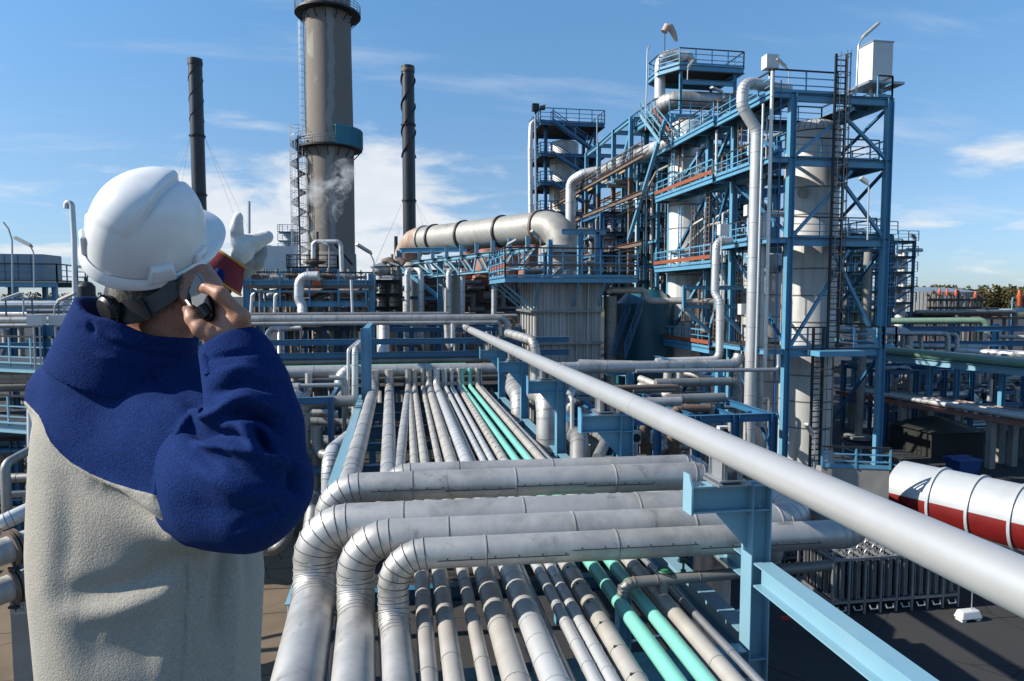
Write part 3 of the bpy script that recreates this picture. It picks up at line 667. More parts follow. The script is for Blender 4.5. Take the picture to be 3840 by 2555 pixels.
# white box and lamp on top
b = hit(3275, 330, y=TY+1.6); mb = MB(); mb.box2((b.x-.62, TY+.9, topz+1.15), (b.x+.62, TY+2.1, topz+3.35)); mb.box2((b.x-.66, TY+.86, topz+3.35), (b.x+.66, TY+2.14, topz+3.42), 1)
for dx in (-.3, .1, .35): mb.cyl((b.x+dx, TY+1.4, topz+.03), (b.x+dx, TY+1.4, topz+1.15), .1, mi=1)
mb.box2((b.x-1.1, TY+.5, topz+.98), (b.x+1.1, TY+2.4, topz+1.12), 1)
tag(mb.build('equipment_box', [WHITEBOX, GALV]), 'tall pale box on legs at the top right of the blue tower', 'box')
p = hit(3212, 300, y=TY-.1); lamp('yard lamp with long tilted head highest on the right tower', (p.x, TY-.1, topz+.1), (p.x+.05, TY-.1, hit(3214, 170, y=TY).z), (hit(3237, 142, y=TY), hit(3296, 90, y=TY)), .24, .045)
b = hit(2888, 235, y=cy[1]-2); mb = MB(); mb.box((b.x, b.y, b.z), (.75, .6, .75)); mb.box((b.x, b.y, b.z-.5), (.1, .1, .5)); mb.beam((b.x, b.y, topz), (b.x, b.y, b.z-.3), .1)
tag(mb.build('junction_box', WHITEBOX), 'white square junction box on the top deck left of the tower rail', 'box')
lamp('yard lamp leaning left beside the white junction box', hit(2960, 290, y=TY+2)-V(0,0,.8), hit(2958, 262, y=TY+2), (hit(2945, 252, y=TY+2), hit(2913, 222, y=TY+2)), .2)
# ---- pipes on the tower's left face
d_ = lambda px, py, x: hit(px, py, x=x)
xf = TX-.55
R_ = .31
pts = [hit(2905, 312, x=xf+1.6), hit(2790, 308, x=xf+.3)]
yy = TY + 1.0
q = lambda px, py: hit(px, py, y=yy)
mb = MB(); a = q(2784, 330)
line = [(a.x+3.2, yy+.8, q(2784, 308).z), (a.x, yy, q(2784, 308).z), (a.x, yy, q(2780, 400).z), (q(2838, 490).x, yy, q(2838, 490).z), (q(2830, 700).x, yy, 1.2)]
pipe(mb, line, R_, 2.2, 24, 1.9, gore=True, k=6, w=.03)
tag(mb.build('riser_pipe', [CLADW, SEAM]), 'thick silver swan neck pipe running down the left side of the tall tower', 'pipe')
for (px, pt, pb, r, m, lab) in ((2897, 268, 1380, .095, CLADW, 'slim silver vertical pipe just left of the tower front left column'), (2862, 390, 1385, .06, CLADW, 'thinnest silver vertical pipe left of the tower column'),
                               (2930, 300, 1420, .028, BLUECON, 'bright blue vertical conduit running up the tower column')):
    y = TY-.25; mb = MB(); a, b = hit(px, pt, y=y), hit(px-28, pb+200 if m is BLUECON else pb, y=y); pipe(mb, [a, b], r, 2, 12, 2.6 if r > .05 else 0)
    tag(mb.build('riser_pipe', [m, SEAM]), lab, 'pipe')
mb = MB(); y = TY+1.2; a = hit(2845, 800, y=y)
pipe(mb, [hit(2895, 800, y=y)+V(1,.3,0), hit(2865, 800, y=y), hit(2855, 1000, y=y), (hit(2850, 1600, y=y).x, y, hit(2850, 1600, y=y).z)], .17, 2.4, 16, 1.8, gore=True, k=5)
tag(mb.build('riser_pipe', [CLADW, SEAM]), 'medium silver vertical pipe with a bend at the second deck, behind the slim pipes', 'pipe')
# ---- rear half of the structure: walkways running back along the left face to the second vessel
t2 = thing('steel_structure', 'light blue steel frame with walkways and stair joining the two process vessels', 'structure', (TX+2, cy[2], 0))
XB2 = TX+5.0
LB = [7.55, 13.0, 18.3, 21.8]
LBt = 24.7
for (y, zt, nm) in ((cy[2], 22.0, BLUE), (cy[3], LBt, BLUE)):
    for x in (TX, XB2): mb = MB(); mb.hbeam((x, y, 0), (x, y, zt), .38, .38, .03, up=(1,0,0)); mb.build('column', nm, t2)
y0, y1 = YB+.3, cy[3]
zs = [1.0]+LB+[LBt]
for i, z in enumerate(LB):
    zb = z-.2
    mb = MB(); mb.hbeam((TX, y0, zb), (TX, y1, zb), .26, .4); mb.hbeam((XB2, y0, zb), (XB2, y1, zb), .26, .4)
    for y in (cy[2], cy[3]): mb.hbeam((TX+.2, y, zb), (XB2-.2, y, zb), .22, .36)
    mb.build('beam', BLUE, t2)
    mb = MB(); xa = TX-1.25; mb.box2((xa, y0+.1, z), (TX+.9, y1, z+.03)); pl = mb.build('platform', GRATE, t2)
    mb = MB(); mb.hbeam((xa, y0+.1, zb+.07), (xa, y1, zb+.07), .16, .3)
    for y in np.linspace(y0+.1, y1, 5): mb.hbeam((xa, y, zb), (TX-.1, y, zb), .12, .22)
    mb.build('deck_edge', BLUE, pl)
    mb = MB(); mb.rail([(xa, y0+.1, z+.03), (xa, y1-(2.4 if i == 3 else 0), z+.03)], 1.15, 1.6, .07, 2, True, 0, 2 if i in (3,) else 0)
    if i in (0, 1, 2): mb.beam((xa-.05, y0+.1, z+.42), (xa-.05, y1, z+.42), .05, .24, mi=1)
    mb.build('guard_rail', [BLUE, ORANGE, BLACK], pl)
    mb = MB(); 
    mb.hbeam((TX, cy[2]-.2, zs[i]+.4), (TX, y0+.4, z-.5), .2, .2, .02, up=(1,0,0)); mb.hbeam((TX, cy[2]+.2, z-.5), (TX, cy[3]-.2, zs[i]+.4), .2, .2, .02, up=(1,0,0))
    mb.build('brace', BLUE if i % 2 else BLUED, t2)
mb = MB(); mb.stair((TX-1.85, cy[3]-3.4, LB[3]), (TX-1.85, cy[3]+.6, LBt), .9, (1,0,0), 0, 1.05, .06, mistep=1); mb.beam((TX-1.35, cy[3]-3.4, LB[3]+.5), (TX-1.35, cy[3]+.6, LBt+.5), .05, .26, mi=2); mb.build('stair', [BLUEN, GRATE, ORANGE], t2)
mb = MB(); mb.stair((TX+2, y0+.5, LB[1]), (TX+2, cy[3]-2.5, LB[2]), .9, (1,0,0), 0, 1.05, .06, mistep=1); mb.build('stair', [BLUE, GRATE], t2)
mb = MB(); mb.box2((TX-1.3, cy[3]+.2, LBt), (XB2+.2, cy[3]+5.6, LBt+.03)); pl = mb.build('platform', GRATE, t2)
mb = MB(); mb.hbeam((TX-1.3, cy[3]+.2, LBt-.2), (TX-1.3, cy[3]+5.6, LBt-.2), .26, .42); mb.hbeam((TX-1.3, cy[3]+.2, LBt-.2), (XB2+.2, cy[3]+.2, LBt-.2), .26, .42); mb.build('deck_edge', BLUE, pl)
mb = MB(); mb.rail([(TX-.1, cy[3]+.25, LBt), (XB2, cy[3]+.25, LBt)], 1.15, 1.5, .07, 2, True, 0, 1); mb.build('guard_rail', [BLUE, BLACK], pl); mb = MB(); mb.rail([(TX-1.3, cy[3]+.2, LBt), (TX-1.3, cy[3]+5.5, LBt)], 1.15, 1.5, .07, 2, True, 0, 1); mb.build('guard_rail', [BLUE, BLACK], pl)
for x in (TX, XB2): mb = MB(); mb.hbeam((x, cy[3]+5.4, 0), (x, cy[3]+5.4, LBt), .36, .36, .03, up=(1,0,0)); mb.build('column', BLUE, t2)
# crown platform
zc = 28.6; yc = cy[3]+2.6; xc = TX+2.6
mb = MB(); poly = [(xc-2.9, yc+1.6), (xc-2.9, yc-.6), (xc-1.9, yc-2.2), (xc+3.4, yc-2.2), (xc+3.4, yc+2.4), (xc-1.9, yc+2.4)]
mb.prism([(x, y, zc) for x, y in poly], (0, 0, .04)); pl = mb.build('crown_platform', GRATE, t2)
mb = MB()
for (ax, ay), (bx, by) in zip(poly, poly[1:]+poly[:1]): mb.hbeam((ax, ay, zc-.2), (bx, by, zc-.2), .24, .4)
for (x, y) in ((xc-1.7, yc-2.0), (xc+2.8, yc-2.0), (xc+2.8, yc+2.2), (xc-1.7, yc+2.2)): mb.hbeam((x, y, LBt), (x, y, zc-.4), .2, .2, up=(1,0,0))
mb.hbeam((xc-1.7, yc-2, zc-1.2), (xc+2.8, yc-2, zc-1.2), .2, .35)
mb.build('deck_edge', BLUE, pl)
mb = MB(); mb.rail([(x, y, zc+.04) for x, y in poly+poly[:1]], 1.2, 1.5, .07, 2, True, 0, 1); mb.build('guard_rail', [BLUE, BLACK], pl)
# second vessel (white, slender)
v2 = hit(2572, 800, y=cy[3]-.4)
vessel('process_vessel', 'slim white banded vessel standing inside the light blue frame left of the tall tower', v2.x, v2.y, 0, LBt-.5, 1.28, (VESSELB, CLADG), list(np.arange(2, LBt-1.6, 1.75)), None, .3)
# upper pipes
mb = MB(); zz = 26.25; x0 = xc-2.35; 
pipe(mb, [(xc+5.6, yc-1.2, zz), (x0, yc-1.2, zz), (x0-.0, yc+1.6, zz-.5), (x0+1.6, yc+1.6, zz-1.5)], .68, 1.7, 28, 2.2, gore=True, k=7, w=.05)
tag(mb.build('vapour_pipe', [CLAD, SEAM]), 'very thick silver vapour pipe with a rounded end under the crown platform', 'pipe')
mb = MB(); a = hit(2475, 270, y=yc); b = hit(2590, 270, y=yc)
pipe(mb, [(a.x, yc, zc-2.0), (a.x, yc, hit(2475, 208, y=yc).z), (b.x-.1, yc, hit(2475, 208, y=yc).z), (b.x-.1, yc, zc+1.0)], .43, 2.0, 24, 0, gore=True, k=6, w=.04)
mb.cyl((b.x-.1, yc, zc+.7), (b.x-.1, yc, zc+1.1), .55, n=24, mi=2)
tag(mb.build('swan_neck_pipe', [CLADW, SEAM, BROWN]), 'silver swan neck pipe arching over the crown platform', 'pipe')
mb = MB(); mb.lathe((b.x+.3, yc, zc+.04), [(1.3, 0), (1.3, .42), (1.22, .5), (.1, .62)], 40); tag(mb.build('vessel_head', VESSELB), 'white round vessel head on the crown platform under the swan neck pipe', 'vessel')
# windsock and whip
w0 = hit(2493, 205, y=yc+.5); mb = MB(); 
root = thing('windsock', 'pale drooping windsock on a thin mast above the crown platform', 'windsock', w0)
mb.tube([w0-V(0,0,.6), hit(2493, 118, y=yc+.5)], .035, 8); mb.build('mast', BLACK, root)
t = hit(2494, 118, y=yc+.5); mb = MB()
mb.tube([t+V(-.08,0,-.05), t+V(.12,0,.33), t+V(.45,0,.32), t+V(.72,0,-.1), t+V(.92,0,-.55), t+V(1.0,0,-.72)], [.26, .32, .30, .24, .16, .1], 16)
mb.build('sock', mat('windsock_cloth', (.62,.50,.44), (.55,.36,.30), .8, 0, 1.2), root)
mb = MB(); a = hit(2421, 488, y=cy[3]-.3); mb.tube([a, hit(2428, 185, y=cy[3]-.3), hit(2437, 172, y=cy[3]-.3)], .05, 8); tag(mb.build('vent_pipe', GALV), 'thin tall vent pipe with a kinked tip at the left end of the crown platform', 'pipe')
# ------------------------------------------------------------------ chimney
D = 118.0
cb = P(1248, 1106, D); W_ = 82.5/2560*D
def cz(py, d=D): return P(1243, py, d).z
ch = thing('chimney', 'huge patched concrete chimney with railed galleries, tallest thing in the photo', 'chimney', (cb.x, cb.y, 0))
mb = MB(); zt = cz(-260)
r0 = 88/2560*D
mb.lathe((cb.x, cb.y, 0), [(r0*1.05, 0), (r0*1.0, cz(955)), (r0*.955, cz(950)), (r0*.97, cz(560)), (r0*.93, cz(200)), (r0*.925, cz(60)), (r0*.93, zt), (r0*.8, zt), (r0*.8, zt-2)], 64)
mb.build('shaft', CHIM, ch, org=None)
for (py, ex, nm) in ((82, 1.6, 0), (566, 1.55, 1)):
    z = cz(py); r = r0*.94
    mb = MB(); mb.lathe((cb.x, cb.y, z), [(r+.02, -.28), (r+ex, -.28), (r+ex, .05), (r+.02, .05)], 48, cap=False)
    for k in range(16): a = k*math.pi/8; d = V(math.cos(a), math.sin(a), 0); mb.beam(V(cb.x, cb.y, z-1.8)+d*(r+.05), V(cb.x, cb.y, z-.3)+d*(r+ex-.1), .12)
    g = mb.build('gallery', BLACK, ch)
    mb = MB()
    for h in (.45, .9, 1.35): mb.tube([(cb.x+(r+ex-.05)*math.cos(t), cb.y+(r+ex-.05)*math.sin(t), z+h) for t in np.linspace(0, 6.283, 49)[:-1]], .05, 6, closed=True)
    for t in np.linspace(0, 6.283, 33)[:-1]: p = V(cb.x+(r+ex-.05)*math.cos(t), cb.y+(r+ex-.05)*math.sin(t), z); mb.beam(p, p+V(0,0,1.35), .07)
    mb.build('guard_rail', GALV, g)
mb = MB(); z = cz(566); r = r0*.94+1.6   # corrugated cabin on the gallery
A = [-.95+.0, -.12]; pts = [(cb.x+r*math.cos(t), cb.y+r*math.sin(t)) for t in np.linspace(-1.32, -.02, 6)]
for (ax, ay), (bx, by) in zip(pts[:-1], pts[1:]):
    mb.prism([(ax, ay, z-.1), (bx, by, z-.1), (bx, by, cz(503)), (ax, ay, cz(503))], (-.15*(ax-cb.x)/r, -.15*(ay-cb.y)/r, 0))
    for f in np.linspace(.05, .95, 6): x_, y_ = ax+(bx-ax)*f, ay+(by-ay)*f; mb.beam((x_+.05*(ax-cb.x)/r, y_+.05*(ay-cb.y)/r, z-.1), (x_+.05*(ax-cb.x)/r, y_+.05*(ay-cb.y)/r, cz(503)), .08)
mb.prism([(x, y, cz(503)) for x, y in pts]+[(cb.x+r0*.9*math.cos(t), cb.y+r0*.9*math.sin(t), cz(503)) for t in (-.02, -.7, -1.32)], (0,0,.12))
mb.build('cabin', mat('teal_corrugated_sheet', (.06,.30,.40), (.05,.26,.36), .45, 0, .5), ch)
mb = MB(); lx = P(1148, 300, D-2); mb.ladder((lx.x, cb.y-1.0, cz(545)), (lx.x, cb.y-1.0, cz(30)), .55, (0,1,0), n=70, r=.04)
for z in np.arange(cz(520), cz(120), 1.15): mb.tube([(lx.x-.1-.75*math.sin(t), cb.y-1.0+.45*math.cos(t), z) for t in np.linspace(0, math.pi, 7)], .035, 5)
for t in (.8, 1.57, 2.3): mb.tube([(lx.x-.1-.75*math.sin(t), cb.y-1+.45*math.cos(t), cz(520)) , (lx.x-.1-.75*math.sin(t), cb.y-1+.45*math.cos(t), cz(120))], .03, 4)
for z in np.arange(cz(520), cz(60), 5): mb.beam((lx.x, cb.y-1, z), (cb.x-r0*.85, cb.y-1, z), .08)
mb.build('ladder', GALV, ch)
# spiral stair
sp = thing('spiral_stair', 'tall caged spiral stair standing against the left of the concrete chimney', 'stair', (P(1134, 1000, D).x, cb.y-1.5, 0))
sx_, sy_ = P(1134, 1000, D).x, cb.y-1.5
mb = MB(); z0, z1 = cz(1010), cz(530); mb.tube([(sx_, sy_, z0-6), (sx_, sy_, z1)], .14, 10); mb.build('pole', BLACK, sp)
mb = MB(); n = 150; turns = 7
for k in range(n):
    a = 2*math.pi*turns*k/n; z = z0 + (z1-z0)*k/n; d = V(math.cos(a), math.sin(a), 0); mb.beam(V(sx_, sy_, z)+d*.1, V(sx_, sy_, z)+d*1.25, .3, .06)
mb.build('tread', BLACK, sp)
mb = MB()
for k in range(14): a = 2*math.pi*k/14; mb.tube([(sx_+1.35*math.cos(a), sy_+1.35*math.sin(a), z0-4), (sx_+1.35*math.cos(a), sy_+1.35*math.sin(a), z1+1.5)], .03, 4)
for z in np.linspace(z0, z1+1.5, 12): mb.tube([(sx_+1.35*math.cos(a), sy_+1.35*math.sin(a), z) for a in np.linspace(0, 6.283, 19)[:-1]], .03, 4, closed=True)
mb.tube([(sx_+1.3*math.cos(2*math.pi*turns*f), sy_+1.3*math.sin(2*math.pi*turns*f), z0+(z1-z0)*f+1) for f in np.linspace(0, 1, 170)], .035, 4)
mb.build('cage', GALV, sp)
mb = MB()
for z in np.linspace(z0, z1, 6): mb.beam((sx_, sy_, z), (cb.x-r0*.9, cb.y-1, z), .1)
mb.build('tie', GALV, sp)
# ------------------------------------------------------------------ dark slim stacks with spiral strakes and guys
def stack(px, ptop, pbase, w, d, label, gpy, gxs, helix, tilt=0):
    b = P(px+tilt, 1106, d); r = w/2/2560*d; zt = P(px, ptop, d).z
    top = P(px, ptop, d); top.y = b.y
    root = thing('flue_stack', label, 'stack', (b.x, b.y, 0))
    mb = MB(); mb.tube([(b.x, b.y, 0), (b.x, b.y, zt-1.2), (b.x, b.y, zt-1.2), (b.x, b.y, zt)], [r*1.08, r, r*1.06, r*1.06], 32); mb.build('tube', DARKSTK, root)
    mb = MB(); z0, z1 = P(px, helix[1], d).z, P(px, helix[0], d).z; tn = helix[2]; N = 110; sw = .26 if px > 1000 else .10
    for off in ((0, 3.14) if len(helix) < 4 else (0, 3.14)):
        pts = [(b.x+(r+sw)*math.cos(2*math.pi*tn*f+off), b.y+(r+sw)*math.sin(2*math.pi*tn*f+off), z0+(z1-z0)*f) for f in np.linspace(0, 1, N)]
        pin = [(b.x+(r-.05)*math.cos(2*math.pi*tn*f+off), b.y+(r-.05)*math.sin(2*math.pi*tn*f+off), z0+(z1-z0)*f) for f in np.linspace(0, 1, N)]
        vs = []; fs = []
        for i in range(N): vs += [pts[i], pin[i], (pts[i][0], pts[i][1], pts[i][2]+.12), (pin[i][0], pin[i][1], pin[i][2]+.12)]
        for i in range(N-1): a = 4*i; fs += [(a, a+4, a+6, a+2), (a, a+1, a+5, a+4), (a+2, a+6, a+7, a+3)]
        mb.add(vs, fs)
    mb.build('strake', BLACK, root)
    for gp in gpy: mb = MB(); z = P(px, gp, d).z; mb.tube([(b.x, b.y, z-.3), (b.x, b.y, z+.3)], r*1.1, 32); mb.tube([(b.x, b.y, z-.05), (b.x, b.y, z+.05)], r*1.22, 32); mb.build('clamp_ring', BLACK, root)
    z = P(px, gpy[0], d).z; 
    for gx, gz in gxs: mb = MB(); mb.tube([(b.x+math.copysign(r, gx), b.y, z), (b.x+gx, b.y-4, gz)], .016, 4); mb.build('guy_wire', SEAM, root)
    mb = MB(); mb.tube([(b.x, b.y, zt-1.0), (b.x, b.y, zt-.5)], r*1.09, 32); mb.build('rim', BROWN if px > 1000 else BLACK, root)
stack(750, 242, 1000, 48, 132, 'dark slim spiral straked stack left of the concrete chimney', (520, 735), ((16, 0), (19, 2), (-13, 0), (-8, 2)), (250, 470, 1.5), 8)
stack(1538, 268, 1000, 46, 132, 'dark slim stack with a rusty rim, right of the concrete chimney', (757, 480), ((-14, 0), (-13, 2), (15, 2), (10, 0)), (300, 600, 1.6))
# ------------------------------------------------------------------ furnace flue duct
def zz(px, py, d): return P(px, py, d)
du = thing('flue_duct', 'giant weathered grey flue duct bending down at both ends above the furnaces', 'duct', P(1800, 900, 58))
A0, A1 = P(1560, 905, 66), P(2085, 848, 53.5); 
A1.z = A0.z + (P(2085, 848, 53.5).z - A0.z); 
low = Vector((A0.x-.9, A0.y+.8, P(1545, 1040, 66).z)); end = Vector((A1.x+.35, A1.y-.6, P(2100, 1010, 52.5).z))
mid = A0.lerp(A1, .09)
mb = MB(); line, arcs = fillet([low, A0+(A0-A1).normalized()*1.4, A1+(A1-A0).normalized()*1.1, end], 1.9, 4)
rs = [1.32]*len(line)
mb.tube(line[:len(line)-1], 1.28, 36); mb.build('duct', FLUE, du)
mb = MB(); mb.tube([line[-2], end], 1.22, 30); mb.build('down_leg', CLADG, du)
for f, m in ((.08, FLUE), (.17, BLACK), (.40, BLACK), (.67, BLACK), (.905, BROWN)):
    p = A0.lerp(A1, f); d = (A1-A0).normalized(); mb = MB(); mb.tube([p-d*.1, p+d*.1], 1.40, 36); mb.build('stiffener_ring', m, du)
mb = MB(); mb.tube([low]+arcs[0]+[arcs[0][-1]+(A1-A0).normalized()*.7], 1.295, 36); mb.build('rusty_elbow', RUST, du)
mb = MB(); mb.box((end.x, end.y, P(2100, 935, 52.5).z), (3.1, 3.0, .55)); mb.build('flange_box', CASING, du)
# truss gallery under the duct
tr = thing('truss_bridge', 'pale blue lattice truss carrying the giant grey flue duct', 'truss', P(1850, 960, 57))
c0, c1 = P(1535, 985, 62), P(1990, 932, 51); c1.z = P(1990, 932, 51).z; e0, e1 = P(1590, 1037, 61), P(1965, 1003, 51.5)
for dy in (0, 2.6):
    o = V(.3, dy, 0)*1; mb = MB(); mb.hbeam(c0+o, c1+o, .3, .3); mb.hbeam(e0+o, e1+o, .2, .22)
    n = 7
    for k in range(n):
        t0, t1 = c0.lerp(c1, (k+.25)/n), c0.lerp(c1, (k+1.0)/n); bq = e0.lerp(e1, (k+.5)/n)
        mb.beam(t0+o, bq+o, .13); mb.beam(bq+o, t1+o, .13)
    mb.build('truss', BLUEN if dy == 0 else BLUE, tr)
mb = MB()
for k in range(8): p = c0.lerp(c1, .1+.88*k/7); mb.beam(p, p+V(.3, 2.6, 0), .16); mb.beam(p+V(0,0,.1), p+V(0,0,.95), .3)
mb.build('cross_member', BLUEN, tr)
fr = thing('support_frame', 'blue steel portal frame under the left end of the giant grey duct', 'frame', P(1640, 1250, 61))
f0, f1 = P(1498, 940, 62), P(1650, 960, 60)
for p in (f0, f1): mb = MB(); mb.hbeam((p.x, p.y, 0), (p.x, p.y, p.z), .5, .5, .04, up=(1,0,0)); mb.build('column', BLUE, fr)
mb = MB(); z = f0.z
mb.hbeam(f0, V(f1.x+2.4, f1.y, z), .4, .45)
for py in (1030, 1118): zz_ = P(1550, py, 61).z; mb.hbeam((f0.x, f0.y, zz_), (f1.x, f1.y, zz_), .25, .3)
mb.beam((f0.x, f0.y, P(1550, 1000, 61).z), (f1.x, f1.y, P(1550, 1118, 61).z), .3); mb.build('beam', BLUE, fr)
# drums and furnace behind
fu = thing('furnace', 'dark shadowed furnace block with rust streaked walls and walkways behind the blue frame', 'furnace', P(1780, 1300, 68))
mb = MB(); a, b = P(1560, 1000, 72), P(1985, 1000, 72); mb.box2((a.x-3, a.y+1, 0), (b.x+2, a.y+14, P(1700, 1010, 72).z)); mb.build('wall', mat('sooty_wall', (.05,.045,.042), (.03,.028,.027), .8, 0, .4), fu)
mb = MB(); a, b = P(1440, 1180, 66), P(1960, 1180, 66); mb.box2((a.x, a.y-.5, 0), (b.x+1, a.y+5, P(1700, 1178, 66).z)); 
for x in np.linspace(a.x, b.x, 26): mb.box2((x-.06, a.y-.6, 0), (x+.06, a.y-.5, P(1700, 1178, 66).z))
mb.build('wall', CASING, fu)
for py in (1100, 1148, 1040):
    mb = MB(); z = P(1700, py+34, 67).z; a, b = P(1420, py, 67), P(1965, py, 67); mb.box2((a.x, a.y-2, z-.15), (b.x, a.y+.5, z)); mb.rail([(a.x, a.y-2, z), (b.x, a.y-2, z)], 1.1, 1.6, .09, 2, False); mb.build('walkway', BLACK, fu)
RD = random.Random(4)
mb = MB()
for k in range(40):
    px = RD.uniform(1440, 1960); py = RD.uniform(1040, 1190); p = P(px, py, 66+RD.uniform(-1.2, 1)); mb.cyl(p-V(.4, 0, 0), p+V(RD.uniform(.2, 1.6), 0, 0), RD.uniform(.1, .4), n=10)
    if k % 3 == 0: mb.cyl(p, p+V(0,0,RD.uniform(1, 3)), RD.uniform(.1, .28), n=10)
mb.build('burner_pipe', CLADG, fu)
for px, w, lab in ((1550, 'under the rusty elbow', ''), (1698, 'right of the blue portal frame column', '')):
    pass
for px, lab in ((1550, 'white streaked drum under the rusty elbow of the giant duct'), (1698, 'grey drum between the portal frame and the dark furnace')):
    p = P(px, 1100, 64); r = 41/2560*64; mb = MB(); zt = P(px, 1000, 64).z; mb.tube([(p.x, p.y, P(px, 1250, 64).z-6), (p.x, p.y, zt), (p.x, p.y, zt+.35)], [r, r, r], 32); mb.tube([(p.x, p.y, zt-.1), (p.x, p.y, zt+.05)], r+.07, 32, True, 1)
    tag(mb.build('drum', [VESSELB if px < 1600 else VESSEL, SEAM]), lab, 'drum')
# inverted U pipes in front of the drums
for (pa, pb, pt, lab) in ((1527, 1578, 1012, 'left'), (1683, 1734, 1014, 'middle')):
    y = P(1600, 1100, 57.5).y
    for k, px in enumerate((pa, pb)):
        q0 = hit(px, 1020, y=y); qi = hit((pa+pb)/2+(-1 if k == 0 else 1)*1, 1020, y=y+1.6); mb = MB()
        pipe(mb, [(q0.x-.05, y, 5.6), (q0.x, y, hit(px, pt, y=y).z), (q0.x+(.7 if k == 0 else -.7), y+1.5, hit(px, pt, y=y).z)], .23, 2.2, 16, 1.25, gore=True, k=4, w=.05)
        tag(mb.build('riser_pipe', [CLADW, SEAM]), f'white vertical pipe with a hooked top, {"left" if k == 0 else "right"} of the {lab} pair before the furnace drums', 'pipe', 'hooked white risers before the furnace')
y = P(1850, 1100, 57).y; q0 = hit(1853, 1030, y=y); mb = MB(); pipe(mb, [(q0.x-.05, y, 5.6), (q0.x, y, hit(1853, 1020, y=y).z), (q0.x-.9, y+1.2, hit(1853, 1020, y=y).z)], .22, 2.2, 16, 1.25, gore=True, k=4, w=.05)
tag(mb.build('riser_pipe', [CLADW, SEAM]), 'single white hooked vertical pipe left of the panelled casing', 'pipe', 'hooked white risers before the furnace')
# red rust manifold ducts behind truss
for k, (px, py, d, w) in enumerate(((1760, 955, 70, 70), (1835, 965, 69, 95), (1915, 962, 68, 80), (1985, 950, 67, 62))):
    p = P(px, py, d); r = w/2/2560*d; mb = MB(); mb.tube([p+V(-.6*r, 0, -3.4), p+V(0, 0, 0), p+V(r*1.4, 1.5, 1.2)], [r, r, r*.9], 24)
    tag(mb.build('furnace_flue', RUSTRED), ['small ochre rusted flue seen through the truss, leftmost of the rusty row', 'broad red rusted flue behind the lattice truss, widest of the rusty row', 'red rusted flue behind the railed platform corner', 'narrow orange rusted flue just left of the duct down leg'][k], 'flue', 'rusty flues behind the truss')
# ------------------------------------------------------------------ panelled casing with railed platform
ca = thing('flue_casing', 'square grey ribbed steel casing carrying the railed platform below the duct', 'casing', P(2110, 1370, 47))
y0 = P(2060, 1100, 46).y; xl = hit(2010, 1100, y=y0).x; xr = hit(2252, 1100, y=y0).x; yb = hit(1957, 1100, x=xl).y
zt = hit(2100, 1045, y=y0).z
mb = MB(); mb.box2((xl, y0, 0), (xr, yb, zt)); mb.build('wall', CASING, ca)
mb = MB()
for x in np.linspace(xl, xr, 9): mb.box2((x-.03, y0-.11, 0), (x+.03, y0-.002, zt-.1))
for y in np.linspace(y0, yb, 6): mb.box2((xl-.11, y-.03, 0), (xl-.002, y+.03, zt-.1))
for x in np.linspace(xl, xr, 25): mb.box2((x-.012, y0-.04, 0), (x+.012, y0-.003, zt-.1))
mb.build('rib', CASING, ca)
mb = MB()
for py in (1168, 1287): z = hit(2100, py, y=y0).z; mb.box2((xl-.42, y0-.42, z-.07), (xr+.1, yb+.1, z+.07))
mb.build('girth_beam', CLADG, ca)
mb = MB(); z = hit(2100, 1040, y=y0-1.2).z; ex = 2.3
mb.box2((xl-ex, y0-1.2, z-.04), (xr+2.2, yb+1, z)); pl = mb.build('platform', GRATE, ca)
mb = MB(); mb.hbeam((xl-ex, y0-1.2, z-.18), (xr+2.2, y0-1.2, z-.18), .2, .34); mb.hbeam((xl-ex, y0-1.2, z-.18), (xl-ex, yb+1, z-.18), .2, .34)
for x in (xl-.1, xl+2.6, xr-.1): mb.beam((x, y0-1.2, z-.3), (x, y0-.05, z-1.9), .12)
for y in (y0, (y0+yb)/2, yb): mb.beam((xl-ex, y, z-.3), (xl-.05, y, z-2.2), .12)
mb.build('bracket', BLUE, pl)
mb = MB(); mb.rail([(xl-ex, yb+1, z), (xl-ex, y0-1.2, z), (xr+2.2, y0-1.2, z)], 1.9, 1.25, .08, 3, True, 0, 1); mb.beam((xl-ex+.05, y0-1.2, z+.75), (xl-ex+.05, yb+1, z+.75), .05, .3, mi=2); mb.beam((xl-ex, y0-1.15, z+.78), (xr+2.2, y0-1.15, z+.78), .05, .16, mi=3); mb.build('guard_rail', [BLUE, BLACK, ORANGE, BROWN], pl)
mb = MB(); mb.hbeam((xl+1.1, y0+.6, z), (xl+1.1, y0+.6, z+2.6), .3, .3, up=(1,0,0)); mb.hbeam((xr-1.4, y0+.2, z), (xr-1.4, y0+.2, z+3.1), .35, .35, up=(1,0,0)); mb.hbeam((xr-2.7, y0+.2, z+3.1), (xr+.4, y0+.2, z+3.1), .3, .35); mb.hbeam((xr-.2, y0+.2, z), (xr-.2, y0+.2, z+3.1), .3, .3, up=(1,0,0)); mb.build('post', BLUE, ca)
mb = MB()
for (px, py, r) in ((1985, 1018, .3), (2020, 1015, .24), (2185, 1010, .28), (2235, 1020, .3), (2215, 985, .16)): p = hit(px, py, y=y0+.6); mb.cyl(p-V(.35,0,0), p+V(.35,0,0), r, n=14); mb.cyl(p-V(0,0,.4), p+V(0,0,.4), r*.6, n=12)
mb.prism([hit(2065, 1038, y=y0), hit(2100, 1005, y=y0), hit(2125, 1005, y=y0), hit(2100, 1038, y=y0)], (0, 1, 0))
mb.build('valve', CLADG, ca)
mb = MB(); mb.tube([hit(2208, 1045, y=y0-.2), hit(2200, 1375, y=y0-.2)], .05, 8); tag(mb.build('conduit', GALV), 'thin grey conduit running down the front of the ribbed casing', 'conduit')
